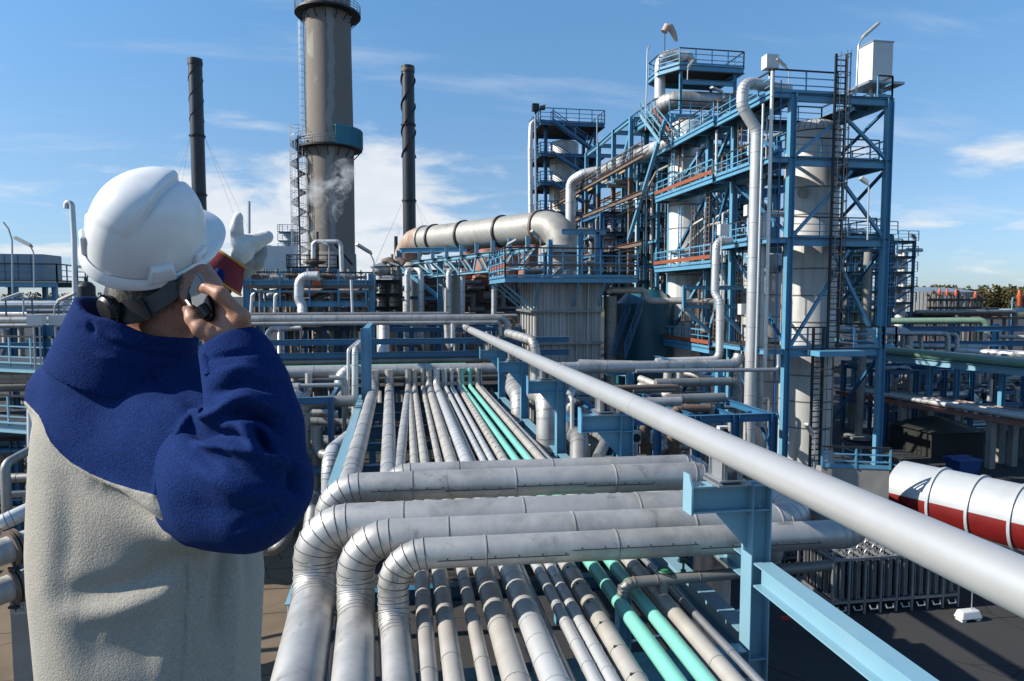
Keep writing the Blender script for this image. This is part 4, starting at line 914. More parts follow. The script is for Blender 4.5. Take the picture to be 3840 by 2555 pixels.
# ------------------------------------------------------------------ dense process modules (frame + pipes, each piece a part)
def module(label, px0, px1, pyt, pyb, d, depth, seed, nx=4, levels=4, pipes=14, name='process_module', mats=None, colm=BLUE, rails=True, vess=0, ground=False, zb=None, r_=(.08, .26), pv=.6):
    R = random.Random(seed); c = P((px0+px1)/2, (pyt+pyb)/2, d); root = thing(name, label, 'process unit', (c.x, c.y, zb if zb is not None else 0))
    mats = mats or [CLADW, CLADG, FARCLAD, VESSEL]
    y0 = c.y; xa, xb = hit(px0, pyt, y=y0).x, hit(px1, pyt, y=y0).x; zt = P((px0+px1)/2, pyt, d).z; z0 = P((px0+px1)/2, pyb, d).z if not ground else 0
    xs = [xa + (xb-xa)*k/nx for k in range(nx+1)]; zs_ = [z0 + (zt-z0)*k/levels for k in range(levels+1)]
    for x in xs:
        for y in (y0, y0+depth): mb = MB(); mb.hbeam((x, y, z0), (x, y, zt), .26, .26, .03, up=(1,0,0)); mb.build('column', colm, root)
    for k, z in enumerate(zs_[1:]):
        for y in (y0, y0+depth): mb = MB(); mb.hbeam((xa, y, z-.15), (xb, y, z-.15), .2, .3); mb.build('beam', colm, root)
        for x in xs: mb = MB(); mb.hbeam((x, y0+.13, z-.15), (x, y0+depth-.13, z-.15), .16, .26); mb.build('beam', colm, root)
        if R.random() < .75:
            i = R.randrange(nx); mb = MB(); mb.beam((xs[i], y0, zs_[k]), (xs[i+1], y0, z-.3), .14); mb.build('brace', colm, root)
        if rails:
            mb = MB(); mb.box2((xa, y0-.7, z-.03), (xb, y0+depth*.5, z)); pl = mb.build('platform', GRATE, root)
            mb = MB(); mb.rail([(xa, y0-.7, z), (xb, y0-.7, z)], 1.1, 1.5, .07, 2, False, 0, 1 if R.random() < .5 else 0); mb.build('guard_rail', [colm, BLACK], pl)
    for k in range(pipes):
        m = R.choice(mats); r = R.uniform(*r_); x = R.uniform(xa, xb); y = y0+R.uniform(.3, depth*.8); mb = MB()
        if R.random() < pv:
            za = R.uniform(z0, z0+(zt-z0)*.4); zz_ = R.uniform(za+(zt-za)*.4, zt+.4)
            pts = [(x, y, za), (x, y, zz_)]
            if R.random() < .7: pts.append((x+R.choice((-1, 1))*R.uniform(.8, 2.5), y, zz_))
        else:
            z = R.choice(zs_)+R.uniform(.2, .8); x2 = min(xb+.5, x+R.uniform(2, (xb-xa)*.8)); pts = [(x, y, z), (x2, y, z)]
            if R.random() < .6: pts.append((x2, y, max(z0, z-R.uniform(1, 3))))
        pipe(mb, pts, r, 2.2, 12, 1.3 if r > .12 else 0, gore=r > .16, k=4, w=.04); mb.build('pipe', [m, SEAM], root)
    for k in range(vess):
        x = R.uniform(xa+.8, xb-.8); y = y0+depth*.5; r = R.uniform(.5, .9); za = R.choice(zs_[:-1]); mb = MB(); h = R.uniform(1.6, 3.2)
        mb.lathe((x, y, za), [(r*.2, 0), (r*.8, .15), (r, .5), (r, h-.5), (r*.8, h-.15), (r*.2, h)], 20); mb.build('drum', R.choice([VESSELB, VESSEL]), root)
    return root
# ------------------------------------------------------------------ stair tower behind the casing
D2 = 80
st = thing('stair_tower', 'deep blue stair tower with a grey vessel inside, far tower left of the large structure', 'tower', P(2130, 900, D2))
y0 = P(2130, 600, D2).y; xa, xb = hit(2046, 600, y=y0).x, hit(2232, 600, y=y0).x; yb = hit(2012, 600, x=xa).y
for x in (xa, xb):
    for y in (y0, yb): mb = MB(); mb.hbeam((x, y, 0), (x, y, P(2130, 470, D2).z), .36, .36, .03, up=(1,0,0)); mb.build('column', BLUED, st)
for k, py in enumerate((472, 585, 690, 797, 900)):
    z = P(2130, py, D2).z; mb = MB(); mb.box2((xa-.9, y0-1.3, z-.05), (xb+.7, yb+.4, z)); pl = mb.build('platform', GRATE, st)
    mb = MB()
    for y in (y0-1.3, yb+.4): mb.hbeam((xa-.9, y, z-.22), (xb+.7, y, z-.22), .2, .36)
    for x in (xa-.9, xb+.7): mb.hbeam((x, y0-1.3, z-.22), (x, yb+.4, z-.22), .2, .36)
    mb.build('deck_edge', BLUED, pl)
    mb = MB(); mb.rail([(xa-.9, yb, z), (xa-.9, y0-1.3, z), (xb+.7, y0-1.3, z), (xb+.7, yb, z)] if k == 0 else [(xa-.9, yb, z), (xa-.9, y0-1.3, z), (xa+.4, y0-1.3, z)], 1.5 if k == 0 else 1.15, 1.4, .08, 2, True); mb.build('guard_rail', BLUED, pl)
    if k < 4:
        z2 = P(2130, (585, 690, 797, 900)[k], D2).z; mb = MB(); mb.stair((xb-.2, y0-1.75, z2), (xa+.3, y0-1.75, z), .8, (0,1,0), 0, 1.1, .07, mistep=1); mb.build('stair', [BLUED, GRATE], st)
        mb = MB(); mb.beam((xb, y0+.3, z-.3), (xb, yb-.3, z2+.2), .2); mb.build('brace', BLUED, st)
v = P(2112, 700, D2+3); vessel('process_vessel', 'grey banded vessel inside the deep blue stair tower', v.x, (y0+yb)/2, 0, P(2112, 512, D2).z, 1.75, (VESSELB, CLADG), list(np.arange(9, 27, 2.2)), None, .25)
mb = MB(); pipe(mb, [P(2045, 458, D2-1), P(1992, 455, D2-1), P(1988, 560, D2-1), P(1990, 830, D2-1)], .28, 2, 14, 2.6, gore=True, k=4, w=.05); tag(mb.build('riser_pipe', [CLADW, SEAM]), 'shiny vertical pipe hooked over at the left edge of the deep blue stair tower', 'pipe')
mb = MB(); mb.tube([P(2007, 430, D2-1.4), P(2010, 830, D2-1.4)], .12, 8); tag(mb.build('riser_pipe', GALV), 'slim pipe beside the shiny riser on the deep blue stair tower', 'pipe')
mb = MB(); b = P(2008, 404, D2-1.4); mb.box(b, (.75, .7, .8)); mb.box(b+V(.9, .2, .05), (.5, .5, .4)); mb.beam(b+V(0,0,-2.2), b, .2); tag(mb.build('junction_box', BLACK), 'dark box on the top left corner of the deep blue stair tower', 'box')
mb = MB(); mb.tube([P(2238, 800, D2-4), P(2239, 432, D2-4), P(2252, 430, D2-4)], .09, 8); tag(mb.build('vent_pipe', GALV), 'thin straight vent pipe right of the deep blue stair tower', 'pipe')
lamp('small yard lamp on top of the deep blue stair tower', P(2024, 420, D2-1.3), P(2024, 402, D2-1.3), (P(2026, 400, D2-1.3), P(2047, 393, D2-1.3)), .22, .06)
# ------------------------------------------------------------------ brown and blue pipe bridge running back to the stair tower
BX = 19.2
br = thing('pipe_bridge', 'rust brown steel pipe bridge with light blue upper frame between stair tower and white vessel', 'bridge', (BX+2, 56, 0))
cols = [(2200, 575), (2246, 539), (2302, 489), (2367, 438)]
prev = None
for px, py in cols:
    t = hit(px, py, x=BX); 
    for x in (BX, BX+4.2):
        mb = MB(); mb.hbeam((x, t.y, 20.6), (x, t.y, t.z), .34, .34, .03, up=(1,0,0)); mb.build('column', BLUE, br)
        mb = MB(); mb.hbeam((x, t.y, 0), (x, t.y, 20.6), .34, .34, .03, up=(1,0,0)); mb.build('lower_column', BROWN, br)
    mb = MB(); mb.hbeam((BX+.17, t.y, t.z-.2), (BX+4.03, t.y, t.z-.2), .22, .36); mb.build('cross_beam', BLUE, br); mb = MB(); mb.hbeam((BX+.17, t.y, 22.0), (BX+4.03, t.y, 22.0), .22, .36); mb.build('cross_beam', BLUE, br)
    if prev: mb = MB(); mb.hbeam((BX, prev.y, prev.z-.2), (BX, t.y, t.z-.2), .24, .36); mb.build('beam', BLUE, br)
    prev = t
ya, yb = hit(2420, 700, x=BX).y, 88
for z, m in ((21.7, BROWN), (18.9, BROWN), (15.0, BROWN)):
    for x in (BX-.25, BX+4.4): mb = MB(); mb.hbeam((x, ya, z), (x, yb, z), .25, .36); mb.build('beam', m, br)
    mb = MB(); mb.rail([(BX-.3, ya, z-1.4 if z < 20 else z+.1), (BX-.3, yb-8, z-1.4 if z < 20 else z+.1)], 1.0, 2.2, .07, 2, False); mb.build('guard_rail', BLACK if z < 20 else BROWN, br)
for k in range(7): y = ya+2+k*4.6; mb = MB(); mb.beam((BX-.9, y, 20.9), (BX-.9, y+1.5, 20.9), .16); mb.build('lamp_tray', mat('tan_tray', (.50,.33,.16), rough=.6) if k == 0 else MATS['tan_tray'], br)
t = hit(2290, 640, x=BX)
mb = MB(); mb.beam((BX+.2, hit(2302, 600, x=BX).y, 20.6), (BX+.2, hit(2367, 500, x=BX).y, 25), .3); mb.build('brace', BLUE, br)
mb = MB(); mb.beam((BX-.1, hit(2362, 860, x=BX).y, 15.5), (BX-.1, hit(2500, 450, x=BX).y, 23.4), .25); mb.build('brace', BLUE, br)
R = random.Random(9)
for k in range(16):
    y = R.uniform(ya+1, 80); x = BX+R.uniform(.3, 4); mb = MB(); zt = R.uniform(14, 21); pipe(mb, [(x, y, 3), (x, y, zt), (x, y+R.uniform(1, 4), zt)], R.uniform(.07, .2), 2, 10, 2.0 if k % 2 else 0); mb.build('pipe', [R.choice([CLADW, BROWN, CLADG, FARCLAD]), SEAM], br)
mb = MB(); e0 = hit(2140, 682, x=BX-1.4); e1 = hit(2485, 545, x=BX+.6)
pipe(mb, [(e0.x, e0.y, 9.5), e0, (e0.x+1.0, e0.y-1, e0.z+.6), (BX+1.5, hit(2260, 640, x=BX+1.5).y, hit(2260, 640, x=BX+1.5).z), e1, e1+V(1.6,-1.2,.5)], .52, 1.8, 22, 2.4, gore=True, k=5, w=.06)
tag(mb.build('transfer_pipe', [CLADW, SEAM]), 'fat silver pipe climbing from the duct elbow through the brown pipe bridge', 'pipe')
module('dense rusty and blue tangle of frames behind the railed casing platform', 2255, 2490, 800, 1170, 60, 6, 5, 5, 5, 46, colm=BLUED, vess=4, mats=[CLADW, CLADG, BROWN, FARCLAD])
module('light blue two deck frame with pipes right of the railed platform', 2395, 2500, 560, 1150, 58, 4, 6, 2, 6, 22, colm=BLUE)
module('blue decks and pipes low between the white vessel and tall tower', 2640, 2930, 960, 1330, 50, 4, 8, 4, 3, 26, vess=2)
module('upper blue decks with small pipes in shade behind the tall tower', 2690, 2900, 560, 900, 52, 3, 18, 3, 3, 24, colm=BLUE)
# ------------------------------------------------------------------ teal tank and stairs
c = hit(2440, 1200, y=P(2440, 1200, 50).y); tk = thing('storage_tank', 'teal tank painted dark for shade behind the white vessel foot', 'tank', (c.x, c.y+2, 0))
mb = MB(); mb.lathe((c.x+.6, c.y+2.8, 0), [(2.2, 0), (2.2, P(2440, 1140, 50).z), (1.2, P(2440, 1085, 50).z), (.5, P(2440, 1085, 50).z)], 40); mb.build('shell', TEALTANK, tk)
mb = MB(); mb.stair(P(2320, 1345, 47), P(2385, 1155, 49), .9, (1,0,0), 0, 1.05, .06, mistep=1); tag(mb.build('steep_stair', [BLUED, GRATE]), 'steep blue stair descending beside the ribbed casing', 'stair')
mb = MB(); pipe(mb, [P(2275, 1098, 47), P(2285, 1088, 47), P(2420, 1090, 47), P(2425, 1128, 47), P(2700, 1132, 46)], .22, 2, 16, 2.2, gore=True, k=5, w=.03); tag(mb.build('pipe_run', [CLADB, SEAM]), 'pale pipe run leaving the casing and passing before the white vessel', 'pipe')
mb = MB(); a = P(2290, 1100, 47.5); pipe(mb, [(a.x, a.y, 3), (a.x, a.y, a.z-.2)], .42, 2, 20, 1.1, w=.04); tag(mb.build('riser_pipe', [CLADG, SEAM]), 'stout ringed grey pipe rising just right of the ribbed casing', 'pipe')
# gantry brackets with the bypass pipe in front of white vessel
mb = MB(); y = TY+3; pts = [hit(2705, 900, y=y)+V(.9,.6,0), hit(2686, 905, y=y), hit(2680, 1100, y=y), hit(2700, 1130, y=y-.3), hit(2698, 1350, y=y-.3), hit(2460, 1357, y=y-.3)]
pipe(mb, pts, .22, 2.2, 18, 1.8, gore=True, k=5, w=.03); tag(mb.build('bypass_pipe', [CLADW, SEAM]), 'white pipe looping down in front of the white vessel then running left', 'pipe')
for px, yy in ((2566, TY+6.4), (2688, TY+3.6)):
    mb = MB(); a, b = hit(px, 1072, y=yy), hit(px, 1158, y=yy); mb.hbeam(a, b, .22, .22, up=(1,0,0)); mb.hbeam(a-V(0,0,.12), a+V(1.7,0,-.12), .2, .24); mb.hbeam(b+V(0,0,.12), b+V(1.7,0,.12), .2, .24); mb.beam(b+V(.1,0,0), b+V(1.7,0,-1.5), .18)
    mb.build('bracket_frame', BLUE, t2)
# ------------------------------------------------------------------ low pipes in front of the tower
for (pts, r, m, lab, b_) in (
  ([P(2170, 1362, 36), P(2780, 1378, 36)], .20, CLAD, 'long horizontal silver pipe below the bypass pipe, right of the rail pipe', 1.5),
  ([P(2060, 1392, 30), P(2100, 1382, 30), P(2768, 1368, 34), P(2772, 1330, 34)], .27, CLAD, 'thick horizontal silver pipe behind the long white pipe', 1.4),
  ([P(2385, 1392, 30), P(2920, 1387, 31), P(2920, 1330, 31)], .09, GALV, 'thin horizontal grey pipe in front of the tower legs', 2.4),
  ([P(2400, 1420, 33), P(2530, 1470, 31)], .17, CLADB, 'upper one of two short pale pipes sloping behind the blue bracket', .9),
  ([P(2398, 1445, 32.5), P(2520, 1492, 31)], .17, CLADB, 'lower one of two short pale pipes sloping behind the blue bracket', .9),
  ([P(2505, 1385, 31), P(2500, 1455, 31), P(2545, 1472, 31), P(2548, 1385, 31)], .19, CLAD, 'U shaped silver pipe hanging below the thick horizontal pipe', .8),
  ([P(2560, 1398, 36), P(2760, 1440, 34), P(2772, 1440, 34), P(2772, 1400, 34)], .13, CLADB, 'slanting pale pipe ending in a rising bend by the tower', 1.1),
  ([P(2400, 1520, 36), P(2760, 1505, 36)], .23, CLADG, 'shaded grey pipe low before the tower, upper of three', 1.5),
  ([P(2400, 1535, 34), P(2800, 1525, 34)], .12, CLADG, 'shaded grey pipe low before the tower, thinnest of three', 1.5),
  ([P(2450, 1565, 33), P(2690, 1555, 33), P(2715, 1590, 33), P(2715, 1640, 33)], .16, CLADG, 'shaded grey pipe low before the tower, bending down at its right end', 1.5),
  ([P(2130, 1500, 24.5), P(2145, 1465, 25), P(2250, 1450, 29)], .15, CLAD, 'short silver bend left of the third bracket post', .8),
  ([P(2050, 1790, 24), P(2052, 1480, 24), P(2010, 1470, 26)], .38, CLAD, 'stout silver standpipe between the third and fourth bracket posts', .9),
  ([P(1930, 1420, 33), P(1925, 1455, 32), P(1950, 1490, 30), P(1950, 1600, 30)], .40, CLAD, 'stout silver elbow pipe behind the fourth bracket post', .9),
  ([P(2145, 1690, 22), P(2145, 1490, 22), P(2110, 1485, 23)], .07, CLAD, 'slim silver standpipe right of the third bracket post', .8),
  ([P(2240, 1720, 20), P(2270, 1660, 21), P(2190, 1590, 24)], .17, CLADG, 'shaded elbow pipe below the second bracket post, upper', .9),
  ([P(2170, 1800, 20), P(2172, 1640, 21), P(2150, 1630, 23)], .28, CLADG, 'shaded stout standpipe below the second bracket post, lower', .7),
  ([P(1905, 1250, 40), P(2000, 1278, 36), P(2010, 1330, 36), P(2010, 1430, 36)], .25, CLAD, 'silver pipe curving down just behind the far end of the long white pipe', .9)):
    mb = MB(); pipe(mb, pts, r, 2.2, 18, b_, gore=r > .1, k=5, w=.025); tag(mb.build('pipe_run', [m, SEAM]), lab, 'pipe')
for (px, py0, py1, d, w, lab, arm) in ((2700, 1395, 1660, 32, .30, 'blue H post with a diagonal brace right of the second bracket', (2400, 1487)), (2362, 1395, 1530, 35, .30, 'pale topped blue post behind the long white pipe', (2270, 1395))):
    a, b = P(px, py0, d), P(px, py1, d); root = thing('steel_post', lab, 'post', (a.x, a.y, 0)); mb = MB(); mb.hbeam((a.x, a.y, 0), (a.x, a.y, a.z), w, w+.05, .03, up=(1,0,0)); mb.build('post', BLUE, root)
    q = P(arm[0], arm[1], d); mb = MB(); mb.hbeam((q.x, a.y, q.z), (a.x-.2, a.y, q.z), .24, .3); mb.build('beam', BLUED, root)
    if px > 2600: mb = MB(); mb.beam((q.x+2.0, a.y, q.z-.1), (a.x-.2, a.y, q.z-2.0), .16); mb.hbeam((a.x, a.y+.2, a.z-.1), (a.x, a.y+8, a.z-.1), .26, .3); mb.build('brace', BLUED, root)
    else: mb = MB(); mb.hbeam((a.x, a.y+.2, a.z-.1), (a.x-3, a.y+6, a.z-.1), .26, .3); mb.build('brace', BLUEN, root)
for px, lab in ((2380, 'white air conditioner unit with round fan, leftmost of three in the shade'), (2462, 'white air conditioner unit with round fan, middle of three in the shade'), (2712, 'white air conditioner unit with round fan beside the blue H post')):
    p = P(px, 1640 if px < 2600 else 1622, 27); root = thing('air_conditioner', lab, 'air conditioner', p, 'air conditioner units in the shade'); mb = MB(); mb.box(p, (.42, .3, .5)); mb.build('housing', WHITEBOX, root)
    mb = MB(); mb.cyl(p+V(.02, -.151, 0), p+V(.02, -.17, 0), .17, n=20); mb.build('fan', BLACK, root)
    mb = MB(); mb.beam((p.x, p.y, 0), (p.x, p.y, p.z-.25), .12); mb.build('stand', GALV, root)
# lamps low in front of the tower
lamp('yard lamp with upright pale head before the tall tower', P(2800, 1690, 30), P(2797, 1600, 30), (P(2796, 1568, 30), P(2783, 1528, 29.6)), .2, .035)
lamp('lowest yard lamp leaning left at the tall tower foot', P(3053, 1760, 30), P(3056, 1650, 30), (P(3046, 1630, 30), P(3022, 1592, 29.6)), .2, .035)
lamp('yard lamp on a tall pole right of the tall tower', P(3253, 900, 36), P(3258, 700, 36), (P(3250, 688, 36), P(3225, 670, 36)), .3, .04)
lamp('yard lamp over the middle deck, left of the white bypass pipe', P(2672, 930, 45), P(2676, 830, 45), (P(2690, 815, 45), P(2736, 790, 44)), .2, .035)
lamp('yard lamp over the lower deck in front of the white vessel', P(2586, 960, 46), P(2590, 850, 46), (P(2604, 843, 46), P(2640, 822, 45)), .2, .035)
lamp('yard lamp on the middle deck under the stair', P(2610, 720, 47), P(2614, 575, 47), (P(2622, 562, 47), P(2640, 552, 46)), .2, .035)
lamp('yard lamp hanging under the stair near the vapour pipe', P(2715, 372, 47), P(2715, 352, 47), (P(2705, 345, 47), P(2668, 330, 46)), .24, .035)
lamp('yard lamp upright on the crown platform edge', P(2578, 300, 50), P(2579, 268, 50), (P(2582, 255, 50), P(2602, 228, 50)), .3, .035)
# ------------------------------------------------------------------ right hand yard
GX = lambda px, py, z: hit(px, py, z=z)
a, b = GX(3325, 1316, 6.84), GX(3840, 1364, 6.84); e = (b-a)/(b-a).length
mb = MB(); pipe(mb, [a-e*10, b+e*14], .27, 2, 22, 2.4, w=.03); tag(mb.build('rack_pipe', [GREENP, GREENP]), 'thick sage green pipe crossing the right edge, striped by shadows', 'pipe')
ra = thing('pipe_rack', 'blue pipe rack under the sage green pipe at the right edge', 'pipe rack', a)
n = Vector((-e.y, e.x, 0))
for k, o in enumerate((-.2, 2.6)):
    mb = MB(); mb.hbeam(a-e*10+n*o-V(0,0,.52), b+e*14+n*o-V(0,0,.52), .3, .42); mb.build('edge_beam', BLUEN if k == 0 else BLUE, ra)
for px in (3205, 3490, 3760):
    q = GX(px, 1340+(px-3330)*.1, 6.2)
    for o in (0, 2.6): mb = MB(); mb.hbeam((q.x+n.x*o, q.y+n.y*o, 3.0), (q.x+n.x*o, q.y+n.y*o, 6.1), .3, .3, up=(1,0,0)); mb.build('column', BLUE, ra); mb = MB(); mb.box((q.x+n.x*o, q.y+n.y*o, 1.5), (.5, .5, 3.0)); mb.build('pier', CONC, ra)
    mb = MB(); mb.hbeam(q, q+n*2.6, .25, .35); mb.build('cross_beam', BLUE, ra)
for k, (o, r, m, lab) in enumerate(((.75, .16, CLADW, 'nearest white pipe beside the sage green pipe'), (1.3, .2, CLADW, 'thicker white pipe second behind the sage green pipe'), (2.1, .15, CLADG, 'grey pipe furthest behind the sage green pipe'))):
    mb = MB(); pipe(mb, [a-e*6+n*o, b+e*14+n*o], r, 2, 14, 2.2, w=.03); tag(mb.build('rack_pipe', [m, SEAM]), lab, 'pipe')
a2, b2 = GX(3290, 1478, 3.6), GX(3840, 1568, 3.6); e2 = (b2-a2).normalized(); n2 = Vector((-e2.y, e2.x, 0))
ra = thing('pipe_rack', 'low shaded pipe rack with pale pipes at the right edge, above the tank', 'pipe rack', a2)
for o in (0, 2.4): mb = MB(); mb.hbeam(a2-e2*4+n2*o-V(0,0,.4), b2+e2*12+n2*o-V(0,0,.4), .22, .3); mb.build('edge_beam', mat('pink_primer', (.42,.20,.15), rough=.6) if o == 0 else BROWN, ra)
for t in (2, 8.5, 15): 
    for o in (.2, 2.2): q = a2+e2*t+n2*o; mb = MB(); mb.box((q.x, q.y, 1.6), (.4, .4, 3.2)); mb.build('pier', CONC, ra)
for k, (o, r, m, lab) in enumerate(((.15, .17, CLADW, 'nearest pale pipe on the low rack above the tank'), (.6, .12, CLADB, 'slim beige pipe second on the low rack above the tank'), (1.05, .16, CLADW, 'middle pale pipe on the low rack above the tank'), (1.6, .14, CLADG, 'dull grey pipe fourth on the low rack above the tank'), (2.15, .15, RUST, 'rusty pipe at the back of the low rack above the tank'))):
    mb = MB(); pipe(mb, [a2-e2*3+n2*o, b2+e2*12+n2*o], r, 2, 14, 1.6, w=.03); tag(mb.build('rack_pipe', [m, SEAM]), lab, 'pipe')
# far sage green pipe, bend at right
mb = MB(); pipe(mb, [P(3120, 1206, 74), P(3692, 1203, 70), P(3706, 1245, 70)], .34, 2.2, 18, 3, w=.03); tag(mb.build('pipe_run', [GREENP, GREENP]), 'dark sage green pipe bending down at its right end, before the round tank', 'pipe')
for k, (px, py, d, lab) in enumerate(((3340, 1237, 58, 'first'), (3362, 1238, 58, 'second'), (3384, 1239, 58, 'third'), (3410, 1240, 57, 'fourth'), (3455, 1250, 57, 'fifth'), (3555, 1252, 56, 'sixth'), (3590, 1254, 56, 'seventh'))):
    mb = MB(); r = (.2, .17, .17, .3, .14, .2, .15)[k]; q = P(px, py, d); pipe(mb, [q+V(-4-.4*k, 2.5, 0), q, (q.x+.05, q.y-.1, 3.2)], r, 2.2, 14, 1.0, gore=True, k=4, w=.03); tag(mb.build('riser_pipe', [CLAD, SEAM]), f'silver pipe turning down beyond the sage green pipe, {lab} from the left', 'pipe', 'silver pipes turning down in a row')
ra = thing('pipe_rack', 'deep blue far pipe rack behind the silver down turned pipes', 'pipe rack', P(3500, 1240, 64))
for px in (3402, 3570, 3735): q = P(px, 1215, 64); mb = MB(); mb.hbeam((q.x, q.y, 0), q, .4, .4, up=(1,0,0)); mb.build('column', BLUED if px < 3700 else BLUE, ra)
for py in (1235, 1290): mb = MB(); mb.hbeam(P(3330, py, 64), P(3840, py-2, 62), .3, .5); mb.build('beam', BLUED, ra)
for k, (p0, p1, r, m, lab) in enumerate(((P(3420, 1298, 60), P(3695, 1303, 58), .25, CLAD, 'shaded silver pipe ending bluntly behind the far blue rack column'), (P(3590, 1318, 56), P(3990, 1338, 50), .3, CLADW, 'white pipe running out of the right edge above the sage green pipe'), (P(3700, 1262, 66), P(3990, 1268, 64), .2, CLADB, 'upper beige pipe at the right edge, below the round tank'), (P(3690, 1285, 66), P(3990, 1292, 64), .22, CLADG, 'lower dull pipe at the right edge, below the round tank'))):
    mb = MB(); pipe(mb, [p0, p1], r, 2, 14, 1.6, w=.03); tag(mb.build('pipe_run', [m, SEAM]), lab, 'pipe')
module('shadowy frame with thin white pipes under the sage green pipe', 3330, 3840, 1370, 1500, 60, 6, 21, 6, 2, 44, colm=BLUED, ground=True, r_=(.08, .18), rails=False, mats=[CLADG, CLADW, CLADG])
module('dark pipe rack band before the round tank', 3330, 3850, 1190, 1290, 82, 5, 22, 6, 1, 22, colm=BROWN, ground=True, r_=(.15, .4), pv=.2, rails=False, mats=[CLADG, BROWN, BLACK, FARCLAD])
module('blue frame unit glimpsed right of the tall tower', 3140, 3345, 880, 1230, 62, 5, 23, 4, 5, 34, vess=2, r_=(.1, .35), mats=[CLADW, GREENP, CLADG, CLADB])
rt = module('slim blue tower with black ladder and pipes, right of the tall tower', 3352, 3428, 905, 1190, 80, 4, 24, 1, 5, 10, name='steel_tower', colm=BLUED)
v = P(3378, 1100, 81.5); vessel('process_vessel', 'slim pale column inside the small blue tower right of the tall one', v.x, v.y, 0, P(3378, 935, 81).z, .55, (VESSELB, CLADG), [12, 14, 16], None)
# valve manifold with orange caps
vm = thing('valve_manifold', 'black valve manifold with orange capped relief valves before the round tank', 'valve manifold', P(3580, 1180, 92))
R = random.Random(3)
for py in (1155, 1180, 1125): mb = MB(); mb.beam(P(3480, py, 92), P(3700, py, 92), .35); mb.build('beam', BLACK, vm)
for px in range(3485, 3700, 22):
    mb = MB(); t = R.randint(1090, 1125); pipe(mb, [P(px, 1190, 92)-V(0,0,4), P(px, t, 92), P(px+R.choice((-12, 12)), t, 92)], R.uniform(.12, .22), 2, 10); mb.build('pipe', R.choice([BLACK, BLACK, CLADG, BROWN]), vm)
for px, py in ((3523, 1096), (3551, 1098), (3585, 1100), (3658, 1106)):
    p = P(px, py, 92); mb = MB(); mb.lathe(p, [(.22, -.4), (.24, .05), (.16, .15), (.13, .4), (.06, .5)], 14); mb.build('relief_valve', mat('orange_cap', (.65,.12,.04), rough=.5) if px == 3523 else MATS['orange_cap'], vm)
vm = thing('valve_platform', 'pale blue platform with an orange cap cut by the right edge', 'platform', P(3830, 1180, 85))
mb = MB(); a = P(3795, 1160, 85); mb.box2((a.x, a.y, a.z-.4), (a.x+5, a.y+3, a.z)); mb.build('deck', BLUEN, vm)
mb = MB(); mb.rail([(a.x, a.y, a.z), (a.x+5, a.y, a.z)], 1.4, 1.2, .12, 2); mb.build('guard_rail', BLUEN, vm)
for o in (.5, 3.5): mb = MB(); mb.hbeam((a.x+o, a.y+.5, 0), (a.x+o, a.y+.5, a.z-.4), .4, .4, up=(1,0,0)); mb.build('column', BLUE, vm)
for px in (3822, 3845): p = P(px, 1112, 85); mb = MB(); mb.lathe(p, [(.25, -1.2), (.3, .1), (.2, .2), (.15, .7), (.06, .8)], 12); mb.build('relief_valve', MATS['orange_cap'], vm)
# oil tank and woods
c = P(3600, 1106, 408); zt = P(3600, 1095, 408).z; tk = thing('storage_tank', 'huge round grey oil storage tank on the horizon by the woods', 'tank', (c.x, c.y+29, 0))
mb = MB(); mb.lathe((c.x, c.y+29, 0), [(29.5, 0), (29.5, zt)], 72, cap=False)
mb.build('shell', TANKW, tk)
mb = MB(); mb.lathe((c.x, c.y+29, 0), [(29.6, zt-.1), (29.6, zt+.1), (15, zt+2.4), (.5, zt+3.2)], 72); mb.build('roof', GALV, tk)
mb = MB()
for a in np.linspace(3.2, 6.2, 46): mb.beam((c.x+29.7*math.cos(a), c.y+29+29.7*math.sin(a), 0), (c.x+29.7*math.cos(a), c.y+29+29.7*math.sin(a), zt), .25, .25)
mb.build('stiffener', TANKW, tk)
# woods: leaf clumps on an uneven far belt (a mass nobody could count)
def leafmat(n, a, b): return mat(n, a, b, .8, 0, .12, spec=.2)
LF = [leafmat('autumn_leaves', (.16,.115,.035), (.10,.085,.028)), leafmat('green_leaves', (.060,.072,.025), (.095,.085,.03)), leafmat('rusty_leaves', (.15,.09,.03), (.11,.07,.026))]
R = random.Random(12)
def woods(name, label, px0, px1, d0, d1, n, ht):
    mb = MB()
    for k in range(n):
        px = R.uniform(px0, px1); d = R.uniform(d0, d1); b = P(px, 1106, d); h = ht*R.uniform(.72, 1.12); w = h*.34; mi = R.choice((0, 1, 1, 2))
        mb.beam((b.x, b.y, 0), (b.x, b.y, h*.6), .5, .5, mi=3)
        for j in range(70):
            a, f = R.uniform(0, 6.28), R.random(); rr = w*math.sin(math.pi*(.12+.8*f))*math.sqrt(R.random()); z = h*(.12+.88*f)
            c = V(b.x+rr*math.cos(a), b.y+rr*math.sin(a), z); s_ = R.uniform(.6, 1.5)
            u = V(R.gauss(0,1), R.gauss(0,1), R.gauss(0,1)).normalized()*s_; v_ = u.cross(V(R.gauss(0,1), R.gauss(0,1), R.gauss(0,1))).normalized()*s_
            mb.add([tuple(c-u), tuple(c-v_*.7), tuple(c+u), tuple(c+v_*.7)], [(0,1,2,3)], mi if R.random() < .8 else 1)
    o = mb.build(name, LF+[BROWN]); tag(o, label, 'woodland', kind='stuff'); return o
woods('distant_woods', 'autumn brown and green woods along the right horizon', 3380, 4400, 470, 560, 260, 16.5)
woods('distant_woods', 'thin line of far woods low on the left horizon', -500, 700, 700, 900, 90, 13)

